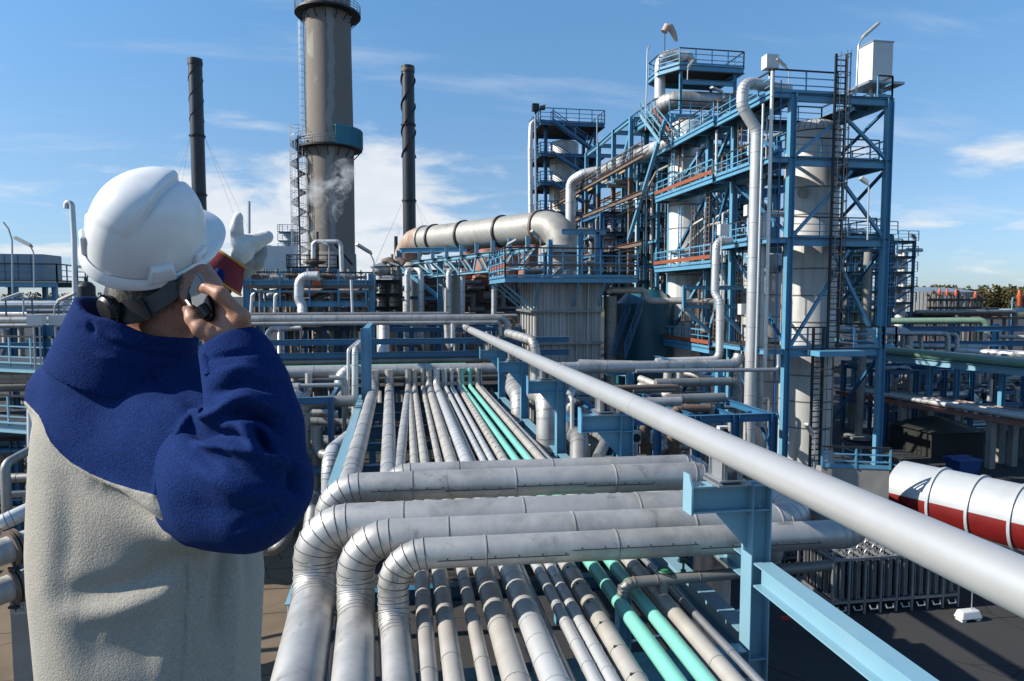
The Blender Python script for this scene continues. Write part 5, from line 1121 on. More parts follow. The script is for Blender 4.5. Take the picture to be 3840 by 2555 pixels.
# slim pipes, ladder and small gear hung inside the tall tower's left bay
R = random.Random(77)
for k in range(16):
    y = TY+R.uniform(.5, 12); x = TX+R.uniform(-.9, 1.1); za = R.choice([1, LV[0], LV[1], LV[2]])+R.uniform(0, 1); zb_ = min(topz-.3, za+R.uniform(3, 9)); mb = MB(); r = R.uniform(.03, .09)
    pts = [(x, y, za), (x, y, zb_)]
    if k % 2: pts.append((x+R.choice((-.8, .9)), y+R.uniform(-.4, .8), zb_))
    pipe(mb, pts, r, 2.2, 8); mb.build('pipe', [R.choice([CLADW, GALV, CLADG, BROWN]), SEAM], tw)
for k, (y, z0_, z1_) in enumerate(((cy[1]-.6, LV[0], LV[1]), (cy[1]-.2, LV[2], LV[3]), (cy[2]-1, LB[1], LB[2]))): mb = MB(); mb.ladder((TX-.5, y, z0_), (TX-.5, y, z1_+1), .45, (0,1,0), r=.03); mb.build('ladder', BROWN if k else BLACK, tw)
for k, (px, py) in enumerate(((2812, 790), (2790, 1160), (2712, 862))): p = P(px, py, 38.5); mb = MB(); mb.box(p, (.55, .4, .6)); mb.tube([p-V(.1,0,.3), p-V(.1,0,1.4)], .03, 6); tag(mb.build('junction_box', WHITEBOX), ['white instrument box on the left face of the tall tower, highest of three', 'white instrument box low on the left face of the tall tower', 'white instrument box between the two process vessels'][k], 'box')

for k in range(34):     # a second crowd of slender verticals and short runs along the walkway frame
    y = R.uniform(YB+.3, cy[3]+5); x = TX+R.uniform(-1.1, 4.2); za = R.choice([0.5]+LB[:3])+R.uniform(.1, 1.2); zb_ = min(LBt-1, za+R.uniform(2.5, 8)); mb = MB(); r = R.uniform(.025, .11)
    pts = [(x, y, za), (x, y, zb_)] if k % 3 else [(x, y, za+2), (x, min(y+R.uniform(2, 6), cy[3]+5), za+2), (x, min(y+R.uniform(6, 7), cy[3]+6), za+.4)]
    if k % 2: pts.append((pts[-1][0]+R.choice((-.7, .9)), pts[-1][1]+R.uniform(-.3, .6), pts[-1][2]))
    pipe(mb, pts, r, 2.2, 8); mb.build('pipe', [R.choice([CLADW, GALV, CLADG, BROWN, CLADB]), SEAM], t2)
for k in range(7):
    y = R.uniform(YB+.5, cy[3]-1); z = R.choice(LB); x = TX-R.uniform(.2, 1.0); mb = MB(); mb.ladder((x, y, z), (x, y, z+R.uniform(3.2, 4.5)), .42, (0,1,0), r=.028); mb.build('ladder', R.choice([BROWN, BLACK, BLUE]), t2)
for k in range(10):
    y = R.uniform(YB+.4, cy[3]); z = R.choice(LB); x = TX-R.uniform(.1, .8); mb = MB(); c_ = V(x, y, z+R.uniform(.5, 1.2)); r = R.uniform(.12, .22); mb.cyl(c_-V(0,.35,0), c_+V(0,.35,0), r, n=10); mb.cyl(c_, c_+V(0,0,.5), r*.45, n=8); mb.tube([c_+V(.26*math.cos(t), .26*math.sin(t), .5) for t in np.linspace(0, 6.28, 13)[:-1]], .025, 5, closed=True); mb.build('valve', R.choice([CLADG, BROWN, GALV]), t2)
# ------------------------------------------------------------------ road tank, vaporisers, dumpster, shed
a, b = P(3350, 1862, 29.2), P(3840, 1992, 25.2); b.z = a.z = 2.75; e = (b-a).normalized(); n = Vector((-e.y, e.x, 0)); r = 1.25
tk = thing('tank_trailer', 'white cylindrical road tank with a broad red band standing in the shade', 'tank', ((a.x+b.x)/2, (a.y+b.y)/2, 0))
a0, b0 = a+e*.35, b+e*4.5
MB_W = mat('shaded_tank_white', (.52,.545,.56), (.46,.485,.50), .42, 0, 1.1, dirt=(.28,.28,.26), dirt_amt=.4); MB_R = mat('shaded_tank_red', (.22,.014,.013), (.17,.011,.011), .42, 0, 1.5)  # greyer white, darker red and grime stand in for shade on the tank
mb = MB(); N = 64; L_ = (b0-a0).length
prof = [(.02, -.42), (.6, -.36), (1.0, -.18), (r, 0), (r, L_), (1.0, L_+.18), (.02, L_+.42)]
vs = []; fs = []; 
for rr, t in prof:
    for k in range(N): th = 2*math.pi*k/N; vs.append(tuple(a0+e*t+n*(rr*math.cos(th))+V(0,0,rr*math.sin(th))))
for i in range(len(prof)-1):
    for k in range(N): fs.append((i*N+k, i*N+(k+1) % N, (i+1)*N+(k+1) % N, (i+1)*N+k))
mb.add(vs, fs, 0); 
mb.m = [1 if (-.18 > 0 or (-.70 < math.sin(2*math.pi*((j % N)+.5)/N) < .12)) else 0 for j in range(len(fs))]
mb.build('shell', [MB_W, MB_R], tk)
for t in (1.6, 3.0, 4.4, 5.8, 7.2): 
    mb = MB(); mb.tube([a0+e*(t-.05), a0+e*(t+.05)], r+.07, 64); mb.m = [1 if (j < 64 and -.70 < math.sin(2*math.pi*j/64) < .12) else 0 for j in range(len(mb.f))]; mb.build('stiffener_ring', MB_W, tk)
mb = MB(); c = a0+e*6.0+V(0,0,r-.04); mb.lathe(c, [(.34, 0), (.34, .12), (.42, .12), (.42, .16), (.1, .2)], 20); mb.build('manhole', WHITEBOX, tk)
for t in (1.0, 3.4, 6.4):
    mb = MB(); c = a0+e*t; mb.box((c.x, c.y, .75), (.35, 1.6, 1.5), rz=math.atan2(e.y, e.x)); mb.build('saddle', CONC, tk)
def vaporiser(label, c, lx, ly, h, rows, cols, rz=0, group=None, single=False):
    root = thing('vaporiser', label, 'vaporiser', c, group); root.rotation_euler.z = rz
    def part(nm, mb, m):
        o = mb.build(nm, m, root); return o
    ORG[root.name] = (0, 0, 0)
    mb = MB()
    for z in (.45, h): 
        for y in (-ly/2, ly/2): mb.beam((-lx/2, y, z), (lx/2, y, z), .07, .09)
        for x in np.linspace(-lx/2, lx/2, rows+1): mb.beam((x, -ly/2, z), (x, ly/2, z), .07, .09)
    for x in np.linspace(-lx/2, lx/2, rows+1):
        for y in (-ly/2, ly/2): mb.beam((x, y, 0), (x, y, h), .07, .07)
    part('frame', mb, VAPF)
    for i in range(rows):
        for j in range(cols):
            x = -lx/2 + lx*(i+.5)/rows; y = -ly/2 + ly*(j+.5)/cols; mb = MB(); w = min(lx/rows, ly/cols)*.49
            for k in range(4): t = k*math.pi/4; mb.beam((x-w*math.cos(t), y-w*math.sin(t), .5), (x-w*math.cos(t), y-w*math.sin(t), h-.05), .02, .02) ; mb.box((x, y, (h+.5)/2), (2*w, .03, h-.55), rz=t)
            part('finned_tube', mb, VAPF)
    for i in range(rows):
        for j in range(cols):
            x = -lx/2 + lx*(i+.5)/rows; y = -ly/2 + ly*(j+.5)/cols; mb = MB(); w = lx/rows*.36
            mb.tube([(x+w*math.cos(t), y, h+.08+.2*math.sin(t)) for t in np.linspace(0, math.pi, 9)], .022, 6); part('return_bend', mb, GALV)
    if not single:
        for i in range(rows):
            x = -lx/2+lx*(i+.5)/rows; mb = MB(); mb.tube([(x-.15, -ly/2-.05, .32), (x-.12, -ly/2-.12, .2), (x+.12, -ly/2-.12, .2), (x+.15, -ly/2-.05, .32)], .03, 6); part('drain_bend', mb, GALV)
    return root
VAPF = mat('grey_fin_metal', (.36,.365,.37), (.27,.275,.28), .5, .5, 2)
a = hit(3120, 2310, z=0); b = hit(3590, 2275, z=0); ex = (b-a).normalized(); L_ = (b-a).length
c = a+ex*L_/2 + Vector((-ex.y, ex.x, 0))*1.05
vaporiser('low block of dark finned vaporiser tubes with looped return bends on the asphalt', c, L_, 2.1, 1.95, 8, 5, math.atan2(ex.y, ex.x))
c3 = hit(3060, 2200, z=0)+V(-.2, 1.6, 0)
vaporiser('smaller finned vaporiser block tucked behind the front one', c3+V(.6,.9,0), 2.6, 1.6, 2.1, 4, 3, math.atan2(ex.y, ex.x))
c2 = hit(3600, 2060, z=0); 
vaporiser('tall narrow finned vaporiser standing in front of the red and white tank', c2+V(.3,.3,0), 1.7, .8, 2.5, 6, 1, math.atan2(e.y, e.x), single=True)
mb = MB(); q = c2+V(1.1, .2, 2.55); mb.tube([q, q+V(.35,-.1,.1), q+V(.6,-.2,-.4), q+V(.65,-.3,-1.4), q+V(.6,-.3,-2.4)], .03, 8); tag(mb.build('hose', GALV), 'grey hose arching down from the tall narrow vaporiser', 'hose')
# portable base with mast
p = hit(3630, 2325, z=0); root = thing('mast_base', 'small white plastic ballast base with a thin mast on the asphalt', 'base', p)
mb = MB(); vs = [(-.42,-.2,.08),(.42,-.2,.08),(.42,.2,.08),(-.42,.2,.08),(-.34,-.13,.36),(.34,-.13,.36),(.34,.13,.36),(-.34,.13,.36)]
mb.add([tuple(Vector(v)+p) for v in vs], [(0,3,2,1),(4,5,6,7),(0,1,5,4),(1,2,6,5),(2,3,7,6),(3,0,4,7)])
o = mb.build('ballast', WHITEBOX, root); bv = o.modifiers.new('bevel', 'BEVEL'); bv.width = .05; bv.segments = 3
for dx in (-.28, .28): mb = MB(); mb.box(p+V(dx, 0, .04), (.16, .3, .08)); mb.build('foot', WHITEBOX, root)
mb = MB(); mb.tube([p+V(.12,0,.34), p+V(.12,0,1.5)], .02, 8); mb.build('mast', GALV, root)
# dumpster and shed
p = hit(3608, 1775, z=0); root = thing('waste_skip', 'blue lidded waste skip standing in the shade behind the tank', 'skip', p)
DB = mat('skip_blue', (.03,.10,.30), (.025,.085,.26), .4)
mb = MB(); vs = [(-.6,-.5,0),(.6,-.5,0),(.6,.5,0),(-.6,.5,0),(-.78,-.6,.85),(.78,-.6,.85),(.78,.6,.85),(-.78,.6,.85)]; mb.add([tuple(Vector(v)+p) for v in vs], [(0,3,2,1),(4,5,6,7),(0,1,5,4),(1,2,6,5),(2,3,7,6),(3,0,4,7)]); mb.build('body', DB, root)
mb = MB(); mb.box(p+V(0,0,.9), (1.68, 1.3, .08)); mb.box(p+V(0,.3,.97), (1.5, .5, .07)); mb.build('lid', DB, root)
a = hit(3495, 1720, z=0); sh = thing('shed', 'low dark shed with a hipped roof in shadow beyond the tank', 'shed', a); SH = mat('dark_shed', (.025,.028,.025), (.02,.022,.02), .7)
mb = MB(); mb.box2((a.x, a.y, 0), (a.x+3.9, a.y+4, 1.7)); mb.build('wall', SH, sh)
mb = MB(); mb.add([(a.x-.2,a.y-.2,1.7),(a.x+4.1,a.y-.2,1.7),(a.x+4.1,a.y+4.2,1.7),(a.x-.2,a.y+4.2,1.7),(a.x+1.6,a.y+2,2.5),(a.x+2.4,a.y+2,2.5)], [(0,1,5,4),(1,2,5),(2,3,4,5),(3,0,4),(0,3,2,1)]); mb.build('roof', SH, sh)
# grey round post and red plate, hose on the floor
p = hit(3218, 1650, z=0); mb = MB(); mb.tube([(p.x, p.y, 0), (p.x+.3, p.y, P(3243, 925, 45).z)], .28, 20); mb.tube([(p.x, p.y, .1), (p.x, p.y, .35)], 1.0, 28); tag(mb.build('round_post', CONC), 'tall round grey post with a ringed foot right of the tower', 'post')
p = hit(2945, 2322, z=0); mb = MB(); mb.box((p.x, p.y, .03), (.32, .22, .05)); tag(mb.build('warning_plate', mat('red_plate', (.45,.03,.03), rough=.5)), 'small red plate lying on the asphalt behind the nearest post', 'plate')
mb = MB(); mb.tube([hit(2370, 2405, z=.05), hit(2440, 2390, z=.05), hit(2520, 2375, z=.05), hit(2640, 2330, z=.05), hit(2740, 2300, z=.05), hit(2810, 2275, z=.05)], .05, 8); tag(mb.build('hose', GALV), 'grey hose snaking over the ground below the mint green pipes', 'hose')

w0, w1 = P(3080, 1762, 27.3), P(3336, 1762, 26.9); cw = thing('containment_wall', 'grey concrete wall with a blue rail in front of the left end of the red and white tank', 'wall', (w1.x, w1.y, 0))
mb = MB(); mb.prism([(w0.x, w0.y, 0), (w1.x, w1.y, 0), (w1.x, w1.y+.35, 0), (w0.x, w0.y+.35, 0)], (0, 0, w1.z)); mb.build('wall', CONC, cw)
mb = MB(); mb.rail([(w0.x, w0.y-.02, w1.z), (w1.x, w1.y-.02, w1.z)], .85, 1.2, .07, 2, True, 0, 1); mb.build('guard_rail', [BLUE, BLACK], cw)
# ------------------------------------------------------------------ long headers crossing behind the worker
yh = P(1500, 1195, 44).y
def hx(px, py, y): return hit(px, py, y=y)
for (py, r, yo, px1, lab, drop, m) in ((1195, .235, 0, 1903, 'thick silver header pipe crossing at eye level behind the worker', 1300, CLAD), (1213, .13, -.5, 1876, 'slim silver header pipe in front of the thick one at eye level', 1260, CLAD),
                                    (1180, .16, 1.2, 1700, 'thinnest header pipe at the back of the eye level pipes', 1240, CLADG)):
    y = yh+yo; a = hx(1400, py, y); z = a.z; xl = hx(-700, py, y).x; xe = hx(px1, py, y).x; mb = MB()
    pipe(mb, [(xl, y, z), (xe, y, z), (xe, y-.05, hx(px1, drop, y).z)], r, 2.2, 20, 1.55, gore=True, k=6, w=.03); tag(mb.build('header_pipe', [m, SEAM]), lab, 'pipe')
y2 = P(1500, 1390, 37).y
for (py, r, yo, px1, lab, m, b_) in ((1390, .33, .2, 1960, 'fat silver header pipe crossing the far end of the rack', CLAD, 1.45), (1352, .2, 2.2, 1880, 'dull grey header pipe behind the fat one at the far end of the rack', CLADG, 2), (1372, .1, 1.2, 1745, 'mint green header pipe squeezed between the fat header pipes', GREEN, 0),
                                  (1420, .24, 1.6, 1950, 'shaded lower header pipe under the fat silver one', CLADG, 1.6)):
    y = y2+yo; z = hx(1500, py, y).z; mb = MB(); pipe(mb, [(-34, y, z), (hx(px1, py, y).x, y, z)], r, 2, 20, b_, w=.03); tag(mb.build('header_pipe', [m, SEAM]), lab, 'pipe')
for (pts, r, m, lab) in (
  ([P(1340, 1390, 36.5), P(1275, 1385, 36.3), P(1278, 1490, 36), P(1330, 1500, 36)], .32, CLADW, 'silver pipe bend dropping from the fat header left of the rack'),
  ([P(1355, 1285, 36), P(1332, 1310, 34), P(1330, 1610, 34)], .16, CLADW, 'white standpipe left of the tall blue post, thicker of two'),
  ([P(1345, 1280, 36), P(1307, 1312, 34), P(1306, 1510, 34)], .085, CLADW, 'white standpipe left of the tall blue post, thinner of two'),
  ([P(1158, 1400, 36), P(1158, 1470, 36), P(1138, 1510, 35), P(1138, 1640, 35)], .19, CLAD, 'silver offset pipe dropping from the header beside the worker sleeve'),
  ([P(1105, 1400, 37), P(1105, 1490, 37), P(1080, 1500, 37)], .2, CLAD, 'short silver drop pipe close to the worker sleeve'),
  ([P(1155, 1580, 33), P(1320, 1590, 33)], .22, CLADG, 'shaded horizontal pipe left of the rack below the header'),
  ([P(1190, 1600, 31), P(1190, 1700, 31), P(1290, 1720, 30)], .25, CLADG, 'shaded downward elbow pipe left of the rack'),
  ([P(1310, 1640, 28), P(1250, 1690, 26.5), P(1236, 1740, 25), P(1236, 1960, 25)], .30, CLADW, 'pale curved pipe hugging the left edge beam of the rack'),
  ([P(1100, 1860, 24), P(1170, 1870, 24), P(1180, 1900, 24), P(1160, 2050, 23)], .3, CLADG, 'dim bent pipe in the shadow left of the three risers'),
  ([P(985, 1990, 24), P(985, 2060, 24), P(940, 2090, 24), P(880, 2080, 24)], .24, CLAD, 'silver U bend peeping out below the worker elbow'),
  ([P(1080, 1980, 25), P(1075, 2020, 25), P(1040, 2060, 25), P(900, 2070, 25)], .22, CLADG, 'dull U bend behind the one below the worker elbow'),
  ([P(1086, 2330, 17), P(1086, 2255, 17), P(1110, 2235, 17.2)], .06, GALV, 'small drain pipe left of the fattest riser'),
  ([P(1130, 1230, 44), P(1020, 1235, 44), P(1005, 1250, 44), P(1005, 1330, 44)], .18, CLADW, 'white pipe hanging from the header right of the worker hand'),
  ([P(1440, 1215, 45), P(1440, 1460, 43)], .36, CLADW, 'stout ringed pipe standing under the header behind the tall blue post'),
  ([P(1675, 1212, 45), P(1680, 1290, 45), P(1690, 1300, 45)], .2, CLADW, 'white drop pipe under the header near the end of the long white pipe, left'),
  ([P(1697, 1215, 44), P(1697, 1300, 44)], .13, CLADW, 'white drop pipe under the header near the end of the long white pipe, right'),
  ([P(1048, 1225, 44), P(1048, 1350, 43)], .12, CLADW, 'slim white drop pipe under the header right of the worker hand'),
  ([P(1195, 1036, 47), P(1122, 1037, 47), P(1121, 1120, 47), P(1134, 1150, 47), P(1134, 1195, 46)], .33, CLADW, 'thick ringed silver S shaped pipe before the blue valve platform'),
  ([P(1175, 970, 52), P(1175, 907, 52), P(1278, 907, 52), P(1282, 1020, 52)], .17, CLADW, 'silver gooseneck pipe arching in front of the chimney foot'),
  ([P(960, 960, 56), P(1000, 935, 56), P(1035, 975, 56)], .75, CLAD, 'big silver duct elbow just right of the pointing glove'),
  ([P(940, 1200, 48), P(946, 1105, 48), P(956, 1102, 48)], .12, CLADW, 'slender hooked white pipe below the blue platform, left'),
  ([P(1030, 1200, 48), P(1032, 1108, 48), P(1042, 1104, 48)], .12, CLADW, 'slender hooked white pipe below the blue platform, right'),
  ([P(973, 1195, 48), P(973, 1100, 48)], .05, GALV, 'thinnest white pipe below the blue platform'),
  ([P(1322, 1185, 46), P(1317, 1050, 46)], .09, CLADW, 'white pole like pipe before the right half of the blue platform')):
    mb = MB(); pipe(mb, pts, r, 2.0, 18, 1.0 if r > .15 else 0, gore=r > .12, k=6, w=.03); tag(mb.build('pipe_run', [m, SEAM]), lab, 'pipe')
# blue valve platform unit
bp = thing('valve_platform', 'blue steel platform full of valves behind the worker raised hand', 'platform', P(1160, 1190, 50)); yb_ = P(1160, 1100, 50).y; X_ = lambda px, py=1100: hit(px, py, y=yb_).x; Z_ = lambda py: hit(1160, py, y=yb_).z
for px in (925, 1393):
    for o in (0, 5): mb = MB(); mb.hbeam((X_(px), yb_+o, 0), (X_(px), yb_+o, Z_(1025)), .4, .42, .03, up=(1,0,0)); mb.build('column', BLUE, bp)
for py, h in ((1062, .4), (1093, .16), (1140, .42)):
    for o in (0, 5): mb = MB(); mb.hbeam((X_(925), yb_+o, Z_(py)), (X_(1393), yb_+o, Z_(py)), .25, h); mb.build('beam', BLUE if h > .2 else BLUEN, bp)
mb = MB(); mb.box2((X_(925), yb_, Z_(1056)-.05), (X_(1393), yb_+5, Z_(1056))); pl = mb.build('platform', GRATE, bp)
mb = MB()
for px in (943, 1052, 1162, 1270, 1373): mb.hbeam((X_(px), yb_-.2, Z_(1150)), (X_(px), yb_-.2, Z_(1020)), .12, .14, up=(0,1,0))
mb.beam((X_(925), yb_-.2, Z_(1022)), (X_(1400), yb_-.2, Z_(1022)), .1, .1, mi=1); mb.beam((X_(925), yb_-.2, Z_(1052)), (X_(1400), yb_-.2, Z_(1052)), .08)
mb.beam((X_(925), yb_-.25, Z_(1076)), (X_(1400), yb_-.25, Z_(1076)), .05, .25, mi=2)
mb.build('guard_rail', [BLUE, BLACK, BROWN], pl)
R = random.Random(31)
for k in range(16):
    px = R.uniform(950, 1375); p = hit(px, R.uniform(1030, 1050), y=yb_+R.uniform(.5, 2.5)); mb = MB(); r = R.uniform(.1, .22)
    mb.cyl(p-V(.45,0,0), p+V(.45,0,0), r, n=10); mb.cyl(p-V(0,0,.2), p+V(0,0,.55), r*.5, n=8); mb.tube([p+V(.3*math.cos(t), -.3, .0+.3*math.sin(t)) for t in np.linspace(0, 6.28, 13)[:-1]], .035, 5, closed=True); mb.build('valve', R.choice([CLADG, BROWN, GALV, CLADB]), bp)
for k in range(18):
    px = R.uniform(945, 1380); mb = MB(); y = yb_+R.uniform(.5, 4.5); m = R.choice([CLADW, CLADG, BROWN, FARCLAD]); pipe(mb, [(hit(px, 1200, y=y).x, y, 0), (hit(px, 1200, y=y).x, y, Z_(R.uniform(1085, 1130))), (hit(px, 1200, y=y).x+R.uniform(-1, 1.5), y, Z_(1085))], R.uniform(.07, .2), 2, 10, 0); mb.build('pipe', [m, SEAM], bp)
# railed upper deck before the chimney
ud = thing('railed_deck', 'small black railed deck in front of the chimney foot', 'platform', P(1165, 1010, 53)); yu = P(1165, 1000, 53).y
xa, xb = hit(1076, 1000, y=yu).x, hit(1265, 1000, y=yu).x; z = hit(1165, 1008, y=yu).z
mb = MB(); mb.box2((xa, yu, z-.25), (xb, yu+4, z)); mb.build('deck', BLUED, ud)
mb = MB(); mb.rail([(xa, yu+4, z), (xa, yu, z), (xb, yu, z), (xb, yu+4, z)], 1.05, .75, .07, 2, True); mb.build('guard_rail', BLACK, ud)
for x in (xa+.2, xb-.2): mb = MB(); mb.hbeam((x, yu+.5, 0), (x, yu+.5, z-.25), .3, .3, up=(1,0,0)); mb.build('column', BLUE, ud)
mb = MB(); p = hit(1180, 1003, y=yu+1); mb.lathe(p, [(.35, 0), (.3, .2), (.9, .35), (.9, .5), (.3, .55), (.25, 1.3), (.4, 1.35), (.35, 1.9), (.15, 2.0)], 18); mb.build('relief_valve', BROWN, ud)
mb = MB(); q = hit(1190, 870, y=yu+1.5); mb.tube([q, q-V(0,0,2.6)], .1, 8); mb.tube([q-V(0,0,.7), q+V(1.2,0,-.8), q+V(2.7,0,-2.6)], .09, 8); mb.build('vent_arm', BLACK, ud)
mb = MB(); b = P(1035, 1005, 56); mb.box(b, (3.2, 2.5, 3.4)); tag(mb.build('equipment_box', WHITEBOX), 'white box housing under the big silver duct elbow by the glove', 'box')
mb = MB(); p = P(1188, 1035, 49.6); mb.box(p, (.35, .3, 1.1)); mb.box(p+V(0,-.1,-.5), (.6, .2, .4)); tag(mb.build('actuator', MATS['orange_cap']), 'orange valve actuator standing on the blue valve platform', 'actuator')
# small far column with platforms
st = thing('far_tower', 'small distant blue railed column left of the chimney', 'tower', P(1088, 1100, 150)); c = P(1092, 1000, 150)
mb = MB(); mb.lathe((c.x, c.y, 0), [(1.5, 0), (1.5, P(1090, 880, 150).z), (.6, P(1090, 862, 150).z)], 20); mb.build('shell', VESSELB, st)
for py in (872, 905, 940, 965): z = P(1088, py, 150).z; mb = MB(); mb.box2((c.x-2.4, c.y-2, z-.2), (c.x+1.8, c.y+2, z)); mb.rail([(c.x-2.4, c.y-2, z), (c.x+1.8, c.y-2, z)], 1.4, 1.1, .1, 2, False); mb.build('gallery', BLUE, st)
mb = MB(); mb.tube([(c.x-2, c.y-2, P(1088, 872, 150).z), (c.x-2, c.y-2, P(1088, 850, 150).z), (c.x-1, c.y-2, P(1088, 847, 150).z)], .08, 6); mb.build('lamp_mast', GALV, st)
# roofed vent drum with black cowls
p = P(1428, 1000, 60); vd = thing('vent_drum', 'grey vent drum with a conical cap and black cowls beside the blue frame', 'drum', (p.x, p.y, 0)); r = 38/2560*60
mb = MB(); mb.lathe((p.x, p.y, 0), [(r*.5, 0), (r*.5, P(1428, 1032, 60).z), (r*.95, P(1428, 1020, 60).z), (r*.95, P(1428, 1003, 60).z)], 28); mb.build('shell', VESSEL, vd)
mb = MB(); mb.lathe((p.x, p.y, P(1428, 1004, 60).z), [(r*1.06, 0), (r*1.06, .08), (.1, .42)], 28); mb.build('cap', GALV, vd)
for o in (0, .95): mb = MB(); q = p+V(.25+o, 0, P(1428, 985, 60).z-p.z); mb.tube([q+V(0,.2,-.3), q+V(.05,.1,.1), q+V(.45,0,.2), q+V(.8,-.1,-.1)], [.3,.3,.32,.36], 12); mb.build('cowl', BROWN, vd)
mb = MB(); mb.tube([P(1490, 1070, 60), P(1492, 1010, 60)], .35, 12); tag(mb.build('vent_pipe', [CLADG]), 'short grey vent pipe between vent drum and rusty elbow', 'pipe')
module('low tangle of pipes and black rails between blue platform and portal frame', 1400, 1500, 1050, 1200, 58, 4, 41, 2, 3, 18, colm=BLACK)
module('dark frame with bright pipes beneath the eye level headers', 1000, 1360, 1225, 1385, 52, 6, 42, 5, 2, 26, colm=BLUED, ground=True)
lamp('yard lamp with long head to the right of the chimney foot', P(1404, 1130, 52), P(1402, 980, 52), (P(1388, 950, 52), P(1336, 918, 51)), .34, .05)
lamp('yard lamp with pale head in front of the chimney foot', P(1233, 1005, 51), P(1234, 925, 51), (P(1228, 918, 51), P(1196, 908, 51)), .26, .05)
lamp('yard lamp with short head beside the vent drum', P(1500, 1010, 58), P(1500, 1000, 58), (P(1494, 998, 58), P(1464, 988, 58)), .3, .05)
lamp('yard lamp on the duct truss right end', P(2030, 1040, 49), P(2026, 900, 49), (P(2020, 890, 49), P(1992, 868, 48.6)), .3, .035)
lamp('yard lamp leaning over the lattice truss', P(1897, 1045, 48), P(1898, 925, 48), (P(1905, 918, 48), P(1938, 900, 47.6)), .2, .035)
lamp('short hooked lamp in front of the grey drum', P(1665, 1130, 56), P(1662, 1080, 56), (P(1658, 1074, 56), P(1645, 1068, 56)), .2, .05)
mb = MB(); mb.tube([P(935, 1010, 60), P(934, 755, 60)], .12, 8); tag(mb.build('vent_pipe', GALV), 'thin straight mast right of the glove thumb', 'mast')
# ------------------------------------------------------------------ left of the worker
lp = thing('tank_platform', 'blue railed platform carrying a grey rectangular tank at the left edge', 'platform', P(100, 1180, 55)); yl = P(100, 1050, 55).y
xa, xb = hit(-120, 1000, y=yl).x, hit(212, 1000, y=yl).x; z = hit(100, 1058, y=yl).z
for x in (xb-.3, (xa+xb)/2, xa+.5):
    for o in (.2, 5): mb = MB(); mb.hbeam((x, yl+o, 0), (x, yl+o, z), .35, .35, up=(1,0,0)); mb.build('column', BLUE, lp)
for zz_, h in ((z-.2, .4), (z-2.2, .4)):
    for o in (0, 5.2): mb = MB(); mb.hbeam((xa, yl+o, zz_), (xb, yl+o, zz_), .25, h); mb.build('beam', BLUE, lp)
for x0, x1 in ((xb-.3, xb-2.6), (xb-5.4, xb-3)): mb = MB(); mb.beam((x0, yl+.2, z-2.4), (x1, yl+.2, z-5), .22); mb.build('brace', BLUE, lp)
mb = MB(); mb.box2((xa, yl, z-.04), (xb, yl+5.2, z)); pl = mb.build('deck', GRATE, lp)
mb = MB(); mb.rail([(xa, yl, z), (xb, yl, z), (xb, yl+5.2, z)], 1.45, 1.5, .09, 2, True, 0, 1, 2); mb.build('guard_rail', [BLUE, BLACK, BROWN], pl)
mb = MB(); x1 = hit(180, 990, y=yl+2).x; mb.box2((xa, yl+1.2, z+.1), (x1, yl+4.4, hit(100, 953, y=yl+1.2).z)); 
for x in np.linspace(xa, x1, 6): mb.box2((x-.06, yl+1.12, z+.1), (x+.06, yl+1.198, hit(100, 955, y=yl+1.2).z))
tag(mb.build('box_tank', mat('blue_grey_sheet', (.28,.36,.42), (.24,.31,.37), .4, .3, .6)), 'blue grey rectangular tank on the railed platform at the left edge', 'tank')
lamp('tall thin yard lamp at the far left edge', P(48, 1130, 50), P(45, 900, 50), (P(32, 860, 50), P(12, 834, 50)), .12, .06)
lamp('yard lamp reaching left above the left platform', P(292, 1080, 50) - V(2.9,0,0), P(290, 950, 50) - V(2.9,0,0), (P(278, 925, 50)-V(2.9,0,0), P(214, 895, 50)-V(2.8,0,0)), .32, .05)
lamp('low yard lamp at the left edge under the platform', P(88, 1190, 40), P(88, 1120, 40), (P(78, 1102, 40), P(0, 1130, 39)), .24, .05)
lamp('low yard lamp left of the white vent pipe', P(204, 1200, 40), P(204, 1150, 40), (P(222, 1128, 40), P(285, 1100, 39)), .24, .05)
mb = MB(); pipe(mb, [P(248, 782, 45), P(250, 762, 45)+V(0,0,.08), P(270, 764, 45), P(278, 900, 45), P(286, 1300, 45)], .17, 1.8, 14, 0); tag(mb.build('vent_pipe', [CLADW, SEAM]), 'tall white vent pipe with a hooked top left of the hard hat', 'pipe')
mb = MB(); q = P(283, 1105, 45); mb.beam(q, P(216, 1128, 45), .14); mb.beam(q, P(330, 1190, 45), .1); mb.beam(q, P(218, 1180, 45), .1); tag(mb.build('bracket', BLUEN), 'pale strut bracket on the tall white vent pipe', 'bracket')
p = P(325, 1120, 46); mb = MB(); r = .55; mb.lathe((p.x, p.y, 0), [(r, 0), (r, P(325, 1075, 46).z), (r*.6, P(325, 1060, 46).z), (.12, P(325, 1056, 46).z), (.12, P(325, 1040, 46).z)], 24); tag(mb.build('black_drum', BLACK), 'black cylindrical vessel behind the collar of the worker', 'vessel')
mb = MB(); mb.rail([P(292, 1056, 44.5), P(365, 1056, 44.5)], .9, .8, .05, 2, False); tag(mb.build('guard_rail', BLACK), 'short black railing over the black vessel behind the collar', 'railing')
module('deep blue frames and pipes below the left tank platform', -150, 430, 1190, 1330, 42, 6, 51, 6, 2, 26, colm=BLUED, ground=True, r_=(.08, .3), pv=.4)
